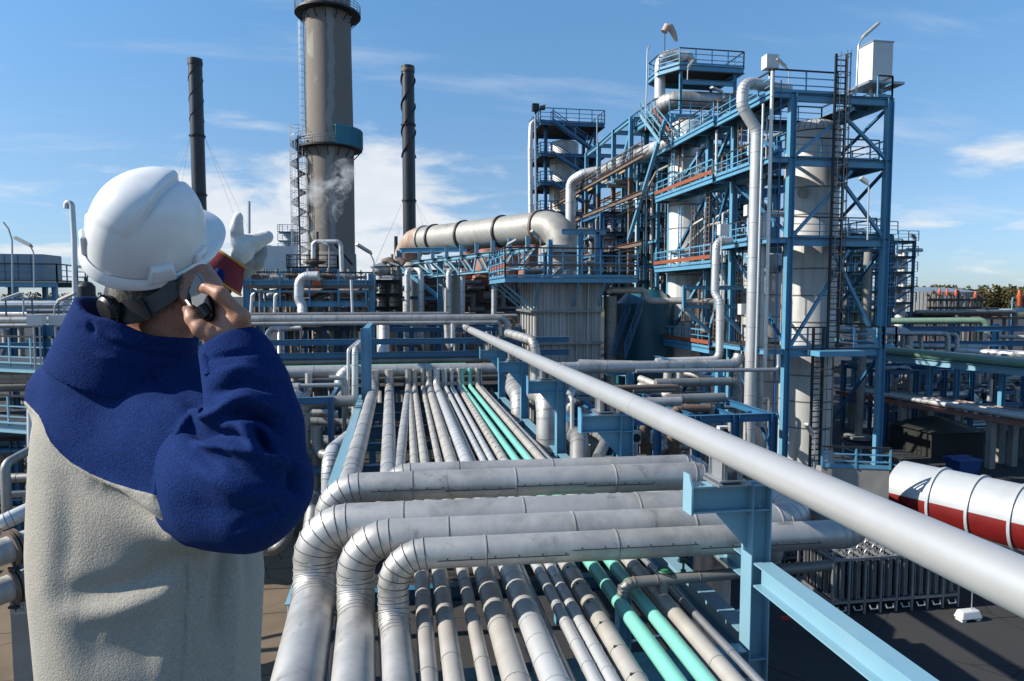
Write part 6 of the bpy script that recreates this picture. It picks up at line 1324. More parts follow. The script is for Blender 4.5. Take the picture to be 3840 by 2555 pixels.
# near walkways at the left edge
wk = thing('walkway', 'pale blue railed walkway at the left edge below the junction boxes', 'walkway', P(60, 1380, 26))
a, b, z = P(-260, 1384, 27), P(200, 1372, 25), 0
b.z = a.z = 11-266/2560*26; mb = MB(); mb.hbeam(a, b, .3, .36); mb.build('edge_beam', BLUEN, wk)
mb = MB(); mb.prism([tuple(a), tuple(b), tuple(b+V(.3,3,0)), tuple(a+V(.3,3,0))], (0,0,.03)); mb.build('deck', GRATE, wk)
mb = MB(); mb.rail([a, b, b+V(.3,3,0)], 1.15, 1.1, .06, 2, True, 0, 1); mb.build('guard_rail', [BLUEN, BLACK], wk)
mb = MB(); mb.hbeam((b.x-.2, b.y+.2, 0), (b.x-.2, b.y+.2, b.z+1.6), .3, .3, up=(1,0,0)); mb.build('column', BLUED, wk)
w2 = thing('walkway', 'lower pale blue walkway at the left edge, above the white U pipe', 'walkway', P(60, 1600, 25))
a, b = P(-260, 1600, 26), P(112, 1590, 24.5); a.z = b.z = 11-490/2560*25; mb = MB(); mb.hbeam(a, b, .3, .36); mb.build('edge_beam', BLUEN, w2)
mb = MB(); mb.prism([tuple(a), tuple(b), tuple(b+V(.3,3,0)), tuple(a+V(.3,3,0))], (0,0,.03)); mb.build('deck', GRATE, w2)
mb = MB(); mb.rail([a, b, b+V(.3,3,0)], 1.15, 1.0, .06, 2, True, 0, 1); mb.build('guard_rail', [BLUEN, BLACK], w2)
mb = MB(); mb.hbeam((b.x-.1, b.y+.3, 0), (b.x-.1, b.y+.3, b.z), .3, .3, up=(1,0,0)); mb.build('column', BLUED, w2)
for k, (px, d, lab) in enumerate(((137, 24, 'white junction box on a thin grey post at the left edge'), (218, 24.5, 'white junction box above the deep blue post left of the collar'))):
    p = P(px, 1200, d); root = thing('junction_box', lab, 'box', (p.x, p.y, 0), 'white junction boxes left of the worker'); mb = MB(); mb.box(p, (.5, .3, .36)); mb.build('housing', WHITEBOX, root)
    mb = MB(); mb.tube([p-V(.1,0,.15), p-V(.1,0,1.3), p-V(.1,0,p.z)], .035, 8); mb.tube([p+V(.08,0,-.15), p+V(.08,0,-p.z)], .03, 8); mb.build('stand', GALV, root)
for (pts, r, m, lab, b_) in (
  ([P(-200, 1413, 27), P(185, 1408, 27)], .19, CLADB, 'beige ringed pipe under the upper left walkway', .6),
  ([P(-200, 1178, 46), P(420, 1180, 46)], .17, CLAD, 'grey pipe at eye level left of the collar', 2),
  ([P(117, 1735, 22), P(115, 1525, 22), P(150, 1520, 23)], .11, CLADW, 'white inverted U pipe at the left edge beside the jacket', .8),
  ([P(137, 1690, 22.5), P(135, 1528, 22.5), P(160, 1524, 23)], .075, mat('mauve_primer', (.36,.28,.28), rough=.6), 'slim mauve pipe beside the white U pipe at the left edge', 0),
  ([P(26, 1920, 20), P(18, 1740, 20), P(110, 1690, 21)], .13, CLADG, 'grey bent pipe at the left edge below the white U pipe', 0),
  ([P(-90, 1990, 19), P(10, 1960, 19), P(115, 1910, 19.5)], .22, CLADW, 'silver gored elbow pipe at the left edge beside the grey fleece', .5),
  ([P(-40, 1860, 20.5), P(130, 1850, 21)], .10, CLADG, 'brown grey pipe behind the silver elbow at the left edge', 0),
  ([P(-200, 1800, 24), P(140, 1790, 24)], .16, CLADG, 'dim horizontal pipe at the left edge, upper', 1),
  ([P(-200, 1690, 27), P(150, 1690, 27)], .13, BLUED, 'deep blue rail like pipe at the left edge', 0)):
    mb = MB(); pipe(mb, pts, r, 2.2, 16, b_, gore=r > .1 and b_ > 0, k=5, w=.025); tag(mb.build('pipe_run', [m, SEAM]), lab, 'pipe')
for k, (py, lab) in enumerate(((2055, 'upper flanged heat exchanger barrel at the lower left edge'), (2200, 'lower flanged heat exchanger barrel at the lower left edge'))):
    root = thing('heat_exchanger', lab, 'heat exchanger', P(60, py, 18), 'stacked heat exchanger barrels'); a, b = P(-150, py+75, 17.6), P(150, py-38, 19.2); d = (b-a).normalized(); mb = MB(); mb.tube([a, b], .36, 28); mb.build('barrel', VESSEL, root)
    f = a.lerp(b, .60)
    for o in (0, .13): mb = MB(); mb.tube([f+d*o, f+d*(o+.08)], .50, 28); mb.build('flange', BROWN, root)
    mb = MB(); q = f+d*.25+V(0,-.2,-.36); mb.tube([q, q-V(0,.1,.22)], .07, 10); mb.tube([q-V(-.1,.1,.16), q-V(.16,.1,.16)], .04, 8); mb.build('drain_valve', BLACK, root)
p = P(80, 2290, 18.6); root = thing('sign_plinth', 'grey concrete plinth lettered E-713B and E-713A at the lower left', 'plinth', (p.x, p.y, 0)); w = .55
mb = MB(); mb.box2((p.x-.27, p.y, 0), (p.x+.6, p.y+.9, P(80, 2260, 18.6).z)); mb.build('block', CONC, root)
zt, zm = P(80, 2258, 18.6).z, P(80, 2304, 18.6).z
mb = MB(); mb.box2((p.x-.275, p.y-.012, zm), (p.x+.62, p.y-.002, zt)); mb.build('plate', mat('plate_grey', (.50,.49,.47), rough=.6), root)
for txt, py in (('E-713B', 2274), ('E-713A', 2291)):
    cu = bpy.data.curves.new('lettering', 'FONT'); cu.body = txt; cu.size = .145; cu.extrude = .002
    to = bpy.data.objects.new('lettering_tmp', cu); COL.objects.link(to); bpy.context.view_layer.update()
    me = bpy.data.meshes.new_from_object(to.evaluated_get(bpy.context.evaluated_depsgraph_get())); bpy.data.objects.remove(to); me.materials.clear(); me.materials.append(SEAM)
    ob = bpy.data.objects.new('lettering', me); COL.objects.link(ob); ob.parent = root
    q = P(54, py+5, 18.55); ob.rotation_euler = (math.pi/2, 0, 0); ob.location = (q.x-p.x, -.016, q.z)
    ob['label'] = 'black stencilled letters '+txt
module('dark low pipe module in the shadow left of the rack', 300, 1240, 1500, 1640, 30, 6, 61, 5, 2, 40, rails=False, colm=BLUED, ground=True, r_=(.1, .3), pv=.4, mats=[CLADG, CLADG, CLAD, FARCLAD])
module('dark low pipe module in the shadow at the left edge', -200, 300, 1640, 1760, 27, 4, 62, 4, 2, 16, colm=BLUED, ground=True, r_=(.1, .25), pv=.4, mats=[CLADG, CLADG, BROWN])
module('dark low pipe module in the shadow right of the rack', 2160, 2900, 1560, 1700, 26, 6, 63, 5, 2, 44, rails=False, colm=BLUED, ground=True, r_=(.08, .28), pv=.5, mats=[CLADG, CLADG, CLAD, BROWN])
module('dark low pipe module beyond the far end of the rack', 1330, 1960, 1440, 1500, 42, 6, 64, 6, 2, 26, colm=BLUED, ground=True, r_=(.1, .28), mats=[CLADG, FARCLAD, CLAD])
# ------------------------------------------------------------------ implicit-surface modeller (smooth unions, meshed with surface nets)
FH = Vector((_sy, _cy, 0))
def LW(x, y, z): return CAM + RT*x + FH*y + Vector((0,0,z))
class SDF:
    def __init__(s, lo, hi, h):
        s.h = h; s.lo = np.array(lo, float); s.n = np.ceil((np.array(hi)-s.lo)/h).astype(int)+1
        s.F = np.full(s.n, .06, np.float32)
    def _sub(s, lo, hi, pad):
        a = np.clip(np.floor((np.array(lo)-pad-s.lo)/s.h).astype(int), 0, s.n); b = np.clip(np.ceil((np.array(hi)+pad-s.lo)/s.h).astype(int)+1, 0, s.n)
        sl = tuple(slice(i, j) for i, j in zip(a, b)); ax = [s.lo[k]+s.h*np.arange(a[k], b[k], dtype=np.float32) for k in range(3)]
        return sl, np.meshgrid(*ax, indexing='ij', sparse=True)
    def put(s, sl, d, k, cut=False):
        A = s.F[sl]
        if cut: d = -d; hh = np.maximum(k-np.abs(A-d), 0)/max(k, 1e-6); s.F[sl] = np.maximum(A, d)+hh*hh*k/4
        else: hh = np.maximum(k-np.abs(A-d), 0)/max(k, 1e-6); s.F[sl] = np.minimum(A, d)-hh*hh*k/4
    def cone(s, a, b, ra, rb, k=.01, cut=False):
        a, b = np.array(a, float), np.array(b, float); R = max(ra, rb); sl, (x, y, z) = s._sub(np.minimum(a, b)-R, np.maximum(a, b)+R, .06+k)
        d = b-a; L2 = max(float(d@d), 1e-9); t = np.clip(((x-a[0])*d[0]+(y-a[1])*d[1]+(z-a[2])*d[2])/L2, 0, 1).astype(np.float32)
        q = np.sqrt((x-a[0]-t*d[0])**2+(y-a[1]-t*d[1])**2+(z-a[2]-t*d[2])**2)-(ra+(rb-ra)*t); s.put(sl, q.astype(np.float32), k, cut)
    def chain(s, pts, rs, k=.01):
        for i in range(len(pts)-1): s.cone(pts[i], pts[i+1], rs[i], rs[i+1], k)
    def ell(s, c, axes, rad_, k=.01, cut=False):
        c = np.array(c, float); A = [np.array(v, float)/np.linalg.norm(v) for v in axes]; R = max(rad_)*1.05; sl, (x, y, z) = s._sub(c-R, c+R, .06+k)
        X, Y, Z = x-c[0], y-c[1], z-c[2]; u = [(X*v[0]+Y*v[1]+Z*v[2])/r for v, r in zip(A, rad_)]; q = np.sqrt(u[0]**2+u[1]**2+u[2]**2)
        g = np.sqrt((u[0]/rad_[0])**2+(u[1]/rad_[1])**2+(u[2]/rad_[2])**2)+1e-6; s.put(sl, (q*(q-1)/g).astype(np.float32), k, cut)
    def func(s, lo, hi, f, k=.01, cut=False):
        sl, g = s._sub(lo, hi, 0); s.put(sl, np.broadcast_to(f(*g), s.F[sl].shape).astype(np.float32), k, cut)
    def mesh(s):
        F = s.F; I = F < 0; n = F.shape
        c = np.zeros([n[0]-1, n[1]-1, n[2]-1], np.int8)
        for dx in (0, 1):
            for dy in (0, 1):
                for dz in (0, 1): c += I[dx:n[0]-1+dx, dy:n[1]-1+dy, dz:n[2]-1+dz]
        idx = np.argwhere((c > 0) & (c < 8)); vid = -np.ones(c.shape, np.int32); vid[tuple(idx.T)] = np.arange(len(idx))
        P_ = np.zeros((len(idx), 3)); W_ = np.zeros(len(idx)); cor = [(i, j, k) for i in (0, 1) for j in (0, 1) for k in (0, 1)]
        val = {o: F[idx[:,0]+o[0], idx[:,1]+o[1], idx[:,2]+o[2]] for o in cor}
        for o in cor:
            for ax in range(3):
                if o[ax]: continue
                p = list(o); p[ax] = 1; p = tuple(p); a, b = val[o], val[p]; m = (a < 0) != (b < 0); t = np.where(m, a/(a-b+1e-12), 0)
                q = np.tile(np.array(o, float), (len(idx), 1)); q[:, ax] = t; P_[m] += q[m]; W_[m] += 1
        v = s.lo+s.h*(idx+P_/W_[:,None]); fs = []
        for ax in range(3):
            u, w = [(1,2),(2,0),(0,1)][ax]
            sl0 = [slice(None)]*3; sl1 = [slice(None)]*3; sl0[ax] = slice(0, -1); sl1[ax] = slice(1, None)
            A, B = I[tuple(sl0)], I[tuple(sl1)]; e = np.argwhere(A != B); e = e[(e[:,u] > 0) & (e[:,w] > 0) & (e[:,u] < n[u]-1) & (e[:,w] < n[w]-1)]
            fl = A[tuple(e.T)]
            def cell(du, dw): q = e.copy(); q[:,u] += du; q[:,w] += dw; return vid[tuple(q.T)]
            Q = np.stack([cell(-1,-1), cell(0,-1), cell(0,0), cell(-1,0)], 1); Q[~fl] = Q[~fl][:, ::-1]; fs.append(Q)
        return v, np.concatenate(fs)
def relax(v, q, it=2, lam=.5):
    e = np.concatenate([q[:,[0,1]], q[:,[1,2]], q[:,[2,3]], q[:,[3,0]]])
    for _ in range(it):
        acc = np.zeros_like(v); cnt = np.zeros(len(v))
        for a, b in ((0,1),(1,0)):
            for k in range(3): acc[:,k] += np.bincount(e[:,a], v[e[:,b],k], len(v))
            cnt += np.bincount(e[:,a], minlength=len(v))
        v = v+lam*(acc/np.maximum(cnt,1)[:,None]-v)
    return v
def normals(v, q):
    fn = np.cross(v[q[:,2]]-v[q[:,0]], v[q[:,3]]-v[q[:,1]]); N_ = np.zeros_like(v)
    for k in range(4):
        for c in range(3): N_[:,c] += np.bincount(q[:,k], fn[:,c], len(v))
    return N_/(np.linalg.norm(N_, axis=1, keepdims=True)+1e-9)
def topx(v):
    r = v-np.array(CAM); a, b, c = r@np.array(RT), r@np.array(UP), r@np.array(FW); return CX+F*a/c, CY-F*b/c
def clip_mesh(v, q, s):      # keep s<0, cutting faces exactly on s=0
    keep = s < 0; allin = keep[q].all(1); anyin = keep[q].any(1); out = [tuple(f) for f in q[allin]]; vs = [tuple(p) for p in v]; cut = {}
    def mid(a, b):
        k = (min(a, b), max(a, b))
        if k not in cut: t = s[a]/(s[a]-s[b]); vs.append(tuple(v[a]+(v[b]-v[a])*t)); cut[k] = len(vs)-1
        return cut[k]
    for f in q[anyin & ~allin]:
        r = []
        for a, b in zip(f, np.roll(f, -1)):
            if keep[a]: r.append(int(a))
            if keep[a] != keep[b]: r.append(mid(int(a), int(b)))
        if len(r) > 2: out.append(tuple(r))
    used = sorted({i for f in out for i in f}); mp = {j: i for i, j in enumerate(used)}
    return np.array([vs[i] for i in used]), [tuple(mp[i] for i in f) for f in out]
def put_mesh(name, v, faces, m, parent=None, sub=0, org=None):
    mb = MB(); mb.v = [tuple(p) for p in np.asarray(v)]; mb.f = [list(map(int, f)) for f in faces]; mb.m = [0]*len(mb.f)
    o = mb.build(name, m, parent, sharp=180, org=org); return o
def fold(v, q, strokes):    # cloth folds: (pixel polyline, amplitude m, width px); pushed along the surface normal on the side facing the viewer
    nn = normals(v, q); px, py = topx(v); view = (np.array(CAM)-v); view /= np.linalg.norm(view, axis=1, keepdims=True); face = np.clip((nn*view).sum(1)*3+.3, 0, 1)
    dsp = np.zeros(len(v))
    for pts, amp, w in strokes:
        best = np.full(len(v), 1e9); tt = np.zeros(len(v)); n = len(pts)-1
        for i in range(n):
            (x0, y0), (x1, y1) = pts[i], pts[i+1]; dx, dy = x1-x0, y1-y0; t = np.clip(((px-x0)*dx+(py-y0)*dy)/(dx*dx+dy*dy), 0, 1)
            d = np.hypot(px-x0-t*dx, py-y0-t*dy); m = d < best; best[m] = d[m]; tt[m] = (i+t[m])/n
        dsp += amp*np.exp(-(best/w)**2)*np.sin(np.pi*np.clip(tt*.86+.07, 0, 1))**.6
    return v+nn*(dsp*face)[:,None]
# ------------------------------------------------------------------ skin, cloth, leather
def mk_fleece(name, c1, c2):
    m, nt, b = new_mat(name); n1 = noise(nt, 230, 3, .6); n2 = noise(nt, 14, 3, .5)
    c = mixc(nt, ramp(nt, n1, [(.38, (0,0,0)), (.66, (1,1,1))]), c1, c2); nt.links.new(c, b.inputs['Base Color']); sock(b, 'Roughness', .95); sock(b, 'Specular IOR Level', .1)
    b.inputs['Sheen Weight'].default_value = .18; b.inputs['Sheen Roughness'].default_value = .5; b.inputs['Sheen Tint'].default_value = c2+(1,)
    h = nt.nodes.new('ShaderNodeMath'); h.operation = 'ADD'; nt.links.new(n1, h.inputs[0]); nt.links.new(n2, h.inputs[1]); bump(nt, b, h.outputs[0], .7, .003); return m
FLB = mk_fleece('blue_fleece', (.0055,.018,.085), (.0095,.032,.135)); FLG = mk_fleece('beige_fleece', (.325,.302,.258), (.41,.385,.335))
def mk_skin():
    m, nt, b = new_mat('skin'); c = ramp(nt, noise(nt, 55, 5, .6), [(.3, (.36,.165,.10)), (.7, (.44,.215,.138))]); d = ramp(nt, noise(nt, 260, 2), [(.35, (.82,)*3), (.6, (1,)*3)])
    c = mixc(nt, 1.0, c, d, 'MULTIPLY'); nt.links.new(c, b.inputs['Base Color']); sock(b, 'Roughness', .5); b.inputs['Subsurface Weight'].default_value = .12; b.inputs['Subsurface Radius'].default_value = (.012,.005,.003); b.inputs['Subsurface Scale'].default_value = .4
    bump(nt, b, noise(nt, 330, 3), .35, .002); return m
SKIN = mk_skin(); HATM = mat('helmet_plastic', (.82,.82,.81), (.79,.79,.785), .26, 0, 9, dirt=(.55,.52,.47), dirt_amt=.30); 
LEATH = mat('white_leather', (.70,.685,.64), (.62,.60,.55), .75, 0, 26, bumps=.12, bscale=90, dirt=(.42,.38,.32), dirt_amt=.35)
LEATHG = mat('grey_leather', (.40,.385,.35), (.34,.33,.30), .8, 0, 26, bumps=.35, bscale=60)
BURG = mat('burgundy_canvas', (.26,.018,.03), (.20,.014,.025), .8, 0, 30, bumps=.2, bscale=200); YEL = mat('yellow_piping', (.75,.36,.02), rough=.6)
STRAP = mat('harness_plastic', (.012,.012,.013), (.018,.018,.019), .45, 0, 20); STRAPG = mat('harness_strap', (.085,.085,.085), (.065,.065,.065), .6, 0, 30)
PHS = mat('phone_silver', (.20,.195,.185), (.17,.165,.155), .35, .25, 10); PHB = mat('phone_black', (.012,.012,.014), rough=.25)
NAIL = mat('finger_nail', (.46,.25,.19), (.42,.22,.165), .3, 0, 40)
HAIRM = mat('grey_hair', (.26,.235,.21), (.09,.075,.06), .6, 0, 300)
TROU = mat('navy_trouser', (.02,.028,.055), (.016,.022,.045), .9, 0, 60); BOOT = mat('boot_leather', (.03,.022,.016), (.02,.016,.012), .5, 0, 20)
# helmet frame (fitted to the photograph's outline)
th, pi_, ro, HS, HH = rad(34), rad(27.5), rad(42.5), .943, .1742
f0, s0, u0 = RT*math.sin(th)+FH*math.cos(th), RT*math.cos(th)-FH*math.sin(th), Vector((0,0,1))
hf = f0*math.cos(pi_)+u0*math.sin(pi_); u2 = u0*math.cos(pi_)-f0*math.sin(pi_); hs = s0*math.cos(ro)-u2*math.sin(ro); hu = u2*math.cos(ro)+s0*math.sin(ro)
HC = LW(-.783, 1.48, .114)
def H(f, s, u): return HC + (hf*f + hs*s + hu*u)*HS
# ------------------------------------------------------------------ person
ZF = 9.41
pel = P(515, 2880, 1.57)
# body: head, neck, trunk core, arms and bare hand in one continuous surface
lo = LW(-1.22, 1.12, -1.12); hi = LW(.12, 2.25, .32)
b0 = Vector((-1.05, 1.0, 9.75)); b1 = Vector((.32, 2.15, 11.34))
S1 = SDF(b0, b1, .0042)
FA = [hf, hs, hu]
S1.ell(H(.0, 0, .03), FA, (.103, .082, .11), .02)                       # skull
ff_, fs_ = hf*math.cos(rad(24))+hs*math.sin(rad(24)), hs*math.cos(rad(24))-hf*math.sin(rad(24)); H0 = H
def H(f, s, u): return HC + (ff_*f + fs_*s + hu*u)*HS
FA = [ff_, fs_, hu]
S1.ell(H(.045, 0, -.050), FA, (.066, .068, .080), .035)                  # face
S1.cone(H(.075, 0, -.098), H(.02, .0, -.085), .026, .045, .03)          # chin and jaw
S1.cone(H(.01, .045, -.075), H(.06, .02, -.1), .024, .02, .02); S1.cone(H(.01, -.045, -.075), H(.06, -.02, -.1), .024, .02, .02)
S1.cone(H(.105, 0, -.015), H(.122, 0, -.055), .010, .016, .012)         # nose
for sg in (-1, 1):
    S1.ell(H(.092, .032*sg, -.018), FA, (.014, .016, .011), .008, cut=True); S1.ell(H(.083, .031*sg, -.018), FA, (.013, .013, .013), .004)
    c = H(.0, .080*sg, -.035)
    S1.ell(c, [hf, hs, hu], (.020, .010, .034), .006); S1.ell(c+(hs*(sg*.012)), [hf, hs, hu], (.011, .008, .022), .004, cut=True)
S1.cone(H(.108, -.022, -.078), H(.108, .022, -.078), .006, .006, .006)  # lips
S1.cone(H(.111, -.02, -.0715), H(.111, .02, -.0715), .0025, .0025, .002, cut=True)
NB = P(585, 1420, 1.56)
H = H0; FA = [hf, hs, hu]
S1.cone(P(600, 1120, 1.525), NB, .066, .072, .03); S1.cone(P(640, 1150, 1.50), P(625, 1290, 1.52), .042, .045, .03)
for c_, r_ in ((P(702, 1088, 1.452), (.017, .012, .031)), (P(704, 1120, 1.452), (.012, .011, .012))): S1.ell(c_, [RT*.8+FW*.6, FW*.8-RT*.6, UP*.97+RT*.2], r_, .006)
S1.ell(P(700, 1086, 1.440), [RT*.8+FW*.6, FW*.8-RT*.6, UP], (.009, .006, .020), .004, cut=True)
S1.cone(P(700, 1040, 1.52), P(745, 1090, 1.51), .058, .045, .03); S1.cone(P(745, 1090, 1.51), P(720, 1170, 1.52), .045, .045, .03)                         # neck
S1.ell(P(560, 1080, 1.51), FA, (.075, .075, .07), .03)
# trunk and arm cores
SR, SL = P(735, 1640, 1.46), P(300, 1470, 1.70)
EL, WR = P(975, 1845, 1.325), P(868, 1275, 1.385)
S1.cone(P(500, 1640, 1.60), P(520, 2740, 1.57), .085, .10, .05); S1.cone(SR, SL, .07, .07, .06)
S1.cone(SR, EL, .058, .045, .03); S1.cone(EL, WR, .043, .029, .02)
EL2, WL2 = P(560, 1330, 1.86), P(812, 1030, 1.93)
S1.cone(SL, EL2, .055, .042, .03); S1.cone(EL2, WL2, .04, .028, .02)
# bare right hand closed round the telephone
hand = lambda px, py, d: P(px, py, d)
S1.cone(WR, hand(872, 1235, 1.382), .030, .034, .02)
K = [(906, 1188, 1.352), (902, 1196, 1.372), (893, 1210, 1.391), (880, 1226, 1.408)]
for k, (x, y, d) in enumerate(K): S1.cone(hand(872, 1262, 1.385), hand(x, y, d), .026, .0150-.0008*k, .018)
S1.cone(hand(860, 1225, 1.372), hand(850, 1180, 1.372), .028, .022, .02)
Pp = [(828, 1104, 1.338), (824, 1112, 1.362), (822, 1128, 1.386), (824, 1150, 1.406)]
Dp = [(776, 1078, 1.354), (768, 1090, 1.378), (768, 1108, 1.400), (778, 1134, 1.416)]
Tp = [(742, 1096, 1.372), (733, 1106, 1.394), (734, 1126, 1.412), (748, 1150, 1.424)]
for k in range(4):
    r = (.0122, .0122, .0115, .0100)[k]; a, b, c, e = (hand(*q) for q in (K[k], Pp[k], Dp[k], Tp[k]))
    S1.chain([a, b, c, e], [r*1.16, r*1.10, r*.98, r*.80], .006)
    S1.ell(b, FA, (r*1.2,)*3, .006); S1.ell(a, FA, (r*1.25,)*3, .008)
S1.cone(hand(862, 1262, 1.372), hand(790, 1248, 1.345), .026, .0175, .018)      # thenar
S1.cone(hand(845, 1275, 1.37), hand(800, 1290, 1.36), .026, .018, .02)
S1.chain([hand(800, 1262, 1.345), hand(752, 1232, 1.342), hand(722, 1196, 1.346), hand(708, 1164, 1.352)], [.0178, .0158, .0142, .0112], .006)
S1.ell(hand(752, 1232, 1.342), FA, (.0165,)*3, .006)
v, q = S1.mesh(); v = relax(v, q, 1, .4)
strokes = [([(800,1180),(812,1215),(800,1245)], -.0022, 9), ([(770,1262),(790,1300)], -.0022, 7), ([(748,1300),(765,1330)], -.002, 8), ([(836,1150),(868,1165)], -.0012, 6), ([(735,1190),(752,1183)], -.0012, 5), ([(728,1200),(746,1193)], -.0012, 5), ([(818,1092),(842,1112)], -.001, 5)]
v = fold(v, q, strokes)
person = put_mesh('person', v, q, SKIN, org=(pel.x, pel.y, ZF)); tag(person, 'person seen from behind in blue and beige fleece and white hard hat, phoning and pointing', 'person')
# nail
mb = MB(); c = hand(704, 1163, 1.352) - FW*.0108; ax = (hand(708,1164,1.352)-hand(722,1196,1.346)).normalized(); sx_ = ax.cross(-FW).normalized(); up_ = sx_.cross(ax)
pts = [c + ax*(.0085*math.sin(t)) + sx_*(.0068*math.cos(t)) + FW*(.0022*math.cos(t)**2) for t in np.linspace(0, 6.283, 17)[:-1]]
mb.add([tuple(p) for p in pts]+[tuple(c-FW*.0008)], [(i, (i+1) % 16, 16) for i in range(16)]); mb.build('thumb_nail', NAIL, person)
# ------------------------------------------------------------------ jacket
rows = [(1290, 285, 680, .085), (1330, 232, 700, .105), (1380, 205, 712, .115), (1420, 194, 722, .122), (1460, 184, 765, .13), (1500, 176, 810, .140), (1600, 152, 845, .158), (1700, 140, 865, .166), (1850, 126, 890, .17), (2050, 107, 940, .172), (2200, 106, 950, .172), (2350, 112, 940, .168), (2555, 120, 926, .165), (2750, 122, 926, .165), (2850, 128, 922, .162)]
dT = 1.555
tz = np.array([P(520, r[0], dT).z for r in rows])[::-1]
def lx(px, py): w = P(px, py, dT)-CAM; return w.dot(RT)
tc = np.array([(lx(r[1], r[0])+lx(r[2], r[0]))/2 for r in rows])[::-1]; ta = np.array([(lx(r[2], r[0])-lx(r[1], r[0]))/2 for r in rows])[::-1]; tb = np.array([r[3] for r in rows])[::-1]
def torso(x, y, z):
    X, Y, Z = x-CAM.x, y-CAM.y, z
    a, b, c = np.interp(Z, tz, ta), np.interp(Z, tz, tb), np.interp(Z, tz, tc)
    U = (X*RT.x+Y*RT.y-c)/a; V_ = (X*FH.x+Y*FH.y-dT)/b
    qd = (np.abs(U)**2.25+np.abs(V_)**2.25+1e-9)**(1/2.25); d = (qd-1)*np.minimum(a, b)*.9
    return np.maximum(np.maximum(d, Z-tz[-1]), tz[0]-Z)
S2 = SDF(Vector((-1.15, 1.0, 9.98)), Vector((.25, 2.0, 11.02)), .0068)
S2.func((-1.15, 1.0, 9.98), (.25, 2.0, 11.0), torso, .03)
S2.ell(P(262, 1470, 1.62), [RT, FH, (0,0,1)], (.085, .085, .075), .06)           # far shoulder
S2.cone(P(330, 1480, 1.6), P(520, 1400, 1.55), .06, .08, .08)
S2.cone(P(690, 1600, 1.53), P(600, 1430, 1.55), .10, .06, .10)                   # near shoulder slope
S2.cone(P(690, 1620, 1.50), P(790, 1660, 1.46), .105, .085, .06)
S2.cone(P(600, 1730, 1.50), P(735, 1720, 1.462), .10, .106, .09); S2.cone(P(600, 1890, 1.50), P(735, 1895, 1.432), .085, .081, .08)
v, q = S2.mesh(); v = relax(v, q, 2)
st = [([(372,1828),(440,1870),(520,1930),(600,1985)], -.020, 30), ([(400,1800),(480,1842),(560,1895),(610,1940)], .011, 26), ([(255,2235),(330,2225),(450,2205),(560,2170),(660,2110)], -.016, 42), ([(300,2300),(430,2290),(560,2250),(680,2160)], .012, 40),
      ([(200,1900),(190,2200),(260,2500)], .008, 60), ([(300,2350),(370,2440),(520,2450),(640,2330)], -.007, 60),
      ([(240,1830),(250,2050),(215,2250)], -.007, 40),
      ([(706,2010),(700,2250),(682,2600)], -.006, 5), ([(725,2010),(718,2250),(702,2600)], .004, 14), ([(838,2020),(815,2180),(800,2400)], -.016, 24), ([(792,2020),(770,2200),(755,2420)], .010, 26), ([(885,2020),(880,2250),(870,2555)], .012, 26), ([(915,2040),(925,2200)], -.008, 18), ([(650,2180),(640,2350),(610,2555)], .008, 40),
      ([(470,1390),(560,1400),(650,1450)], -.010, 16), ([(430,1350),(520,1370),(610,1400)], .008, 16), ([(560,1440),(700,1500),(780,1570)], -.010, 36), ([(620,1480),(740,1560)], .008, 30), ([(480,1520),(640,1560),(760,1620)], .006, 40), ([(250,1500),(330,1650)], .006, 60), ([(585,1850),(600,1770),(640,1680),(700,1585),(770,1530),(850,1520)], .010, 11)]
v = fold(v, q, [(p_, a_*1.0, w_*1.15) for p_, a_, w_ in st])
px, py = topx(v); yokex = [-400, 100, 150, 190, 230, 270, 340, 430, 510, 595, 700, 1000, 1500]; yokey = [1500, 1505, 1560, 1655, 1700, 1735, 1775, 1812, 1838, 1858, 1885, 1920, 1930]
s = py-np.interp(px, yokex, yokey)
# front of the jacket follows the same line by height
bz = np.abs(py-6-np.interp(px, yokex, yokey)); v = v+normals(v, q)*(.0035*np.exp(-(bz/9)**2))[:,None]
ja = put_mesh('jacket', *clip_mesh(v, q, s), FLB, person)
jb = put_mesh('beige_panel', *clip_mesh(v, q, -s), FLG, ja)
# piping seam along the yoke edge, raised a little
# collar
S3 = SDF(Vector((-1.0, 1.2, 10.75)), Vector((-.2, 1.95, 11.05)), .005)
c0, c1 = P(452, 1420, 1.535), P(512, 1215, 1.525); axc = np.array((c1-c0).normalized()); L_ = (c1-c0).length
xr_ = np.array((RT - Vector(axc)*RT.dot(Vector(axc))).normalized()); yr_ = np.cross(axc, xr_)
def collar(x, y, z):
    X, Y, Z = x-c0.x, y-c0.y, z-c0.z; t = X*axc[0]+Y*axc[1]+Z*axc[2]; U = X*xr_[0]+Y*xr_[1]+Z*xr_[2]; V_ = X*yr_[0]+Y*yr_[1]+Z*yr_[2]
    f = np.clip(t/L_, 0, 1.1); a = .146-.020*f; b = .124-.019*f; r = np.sqrt((U/a)**2+(V_/b)**2)
    d = np.abs((r-1)*np.minimum(a, b))-.0075; return np.maximum(np.maximum(d, t-L_*(1.10-.04*(U/a)+.03*np.sin(U*50+1))), -t-.01)
S3.func((-1.0, 1.2, 10.75), (-.2, 1.95, 11.05), collar, .004); v, q = S3.mesh(); v = relax(v, q, 2)
v = fold(v, q, [([(300,1230),(420,1290),(560,1330),(680,1350)], -.006, 13), ([(335,1215),(345,1245)], -.01, 12), ([(420,1260),(520,1300)], .006, 18), ([(380,1330),(500,1370)], .007, 16), ([(540,1280),(640,1310)], -.004, 14)])
put_mesh('collar', v, q, FLB, ja)
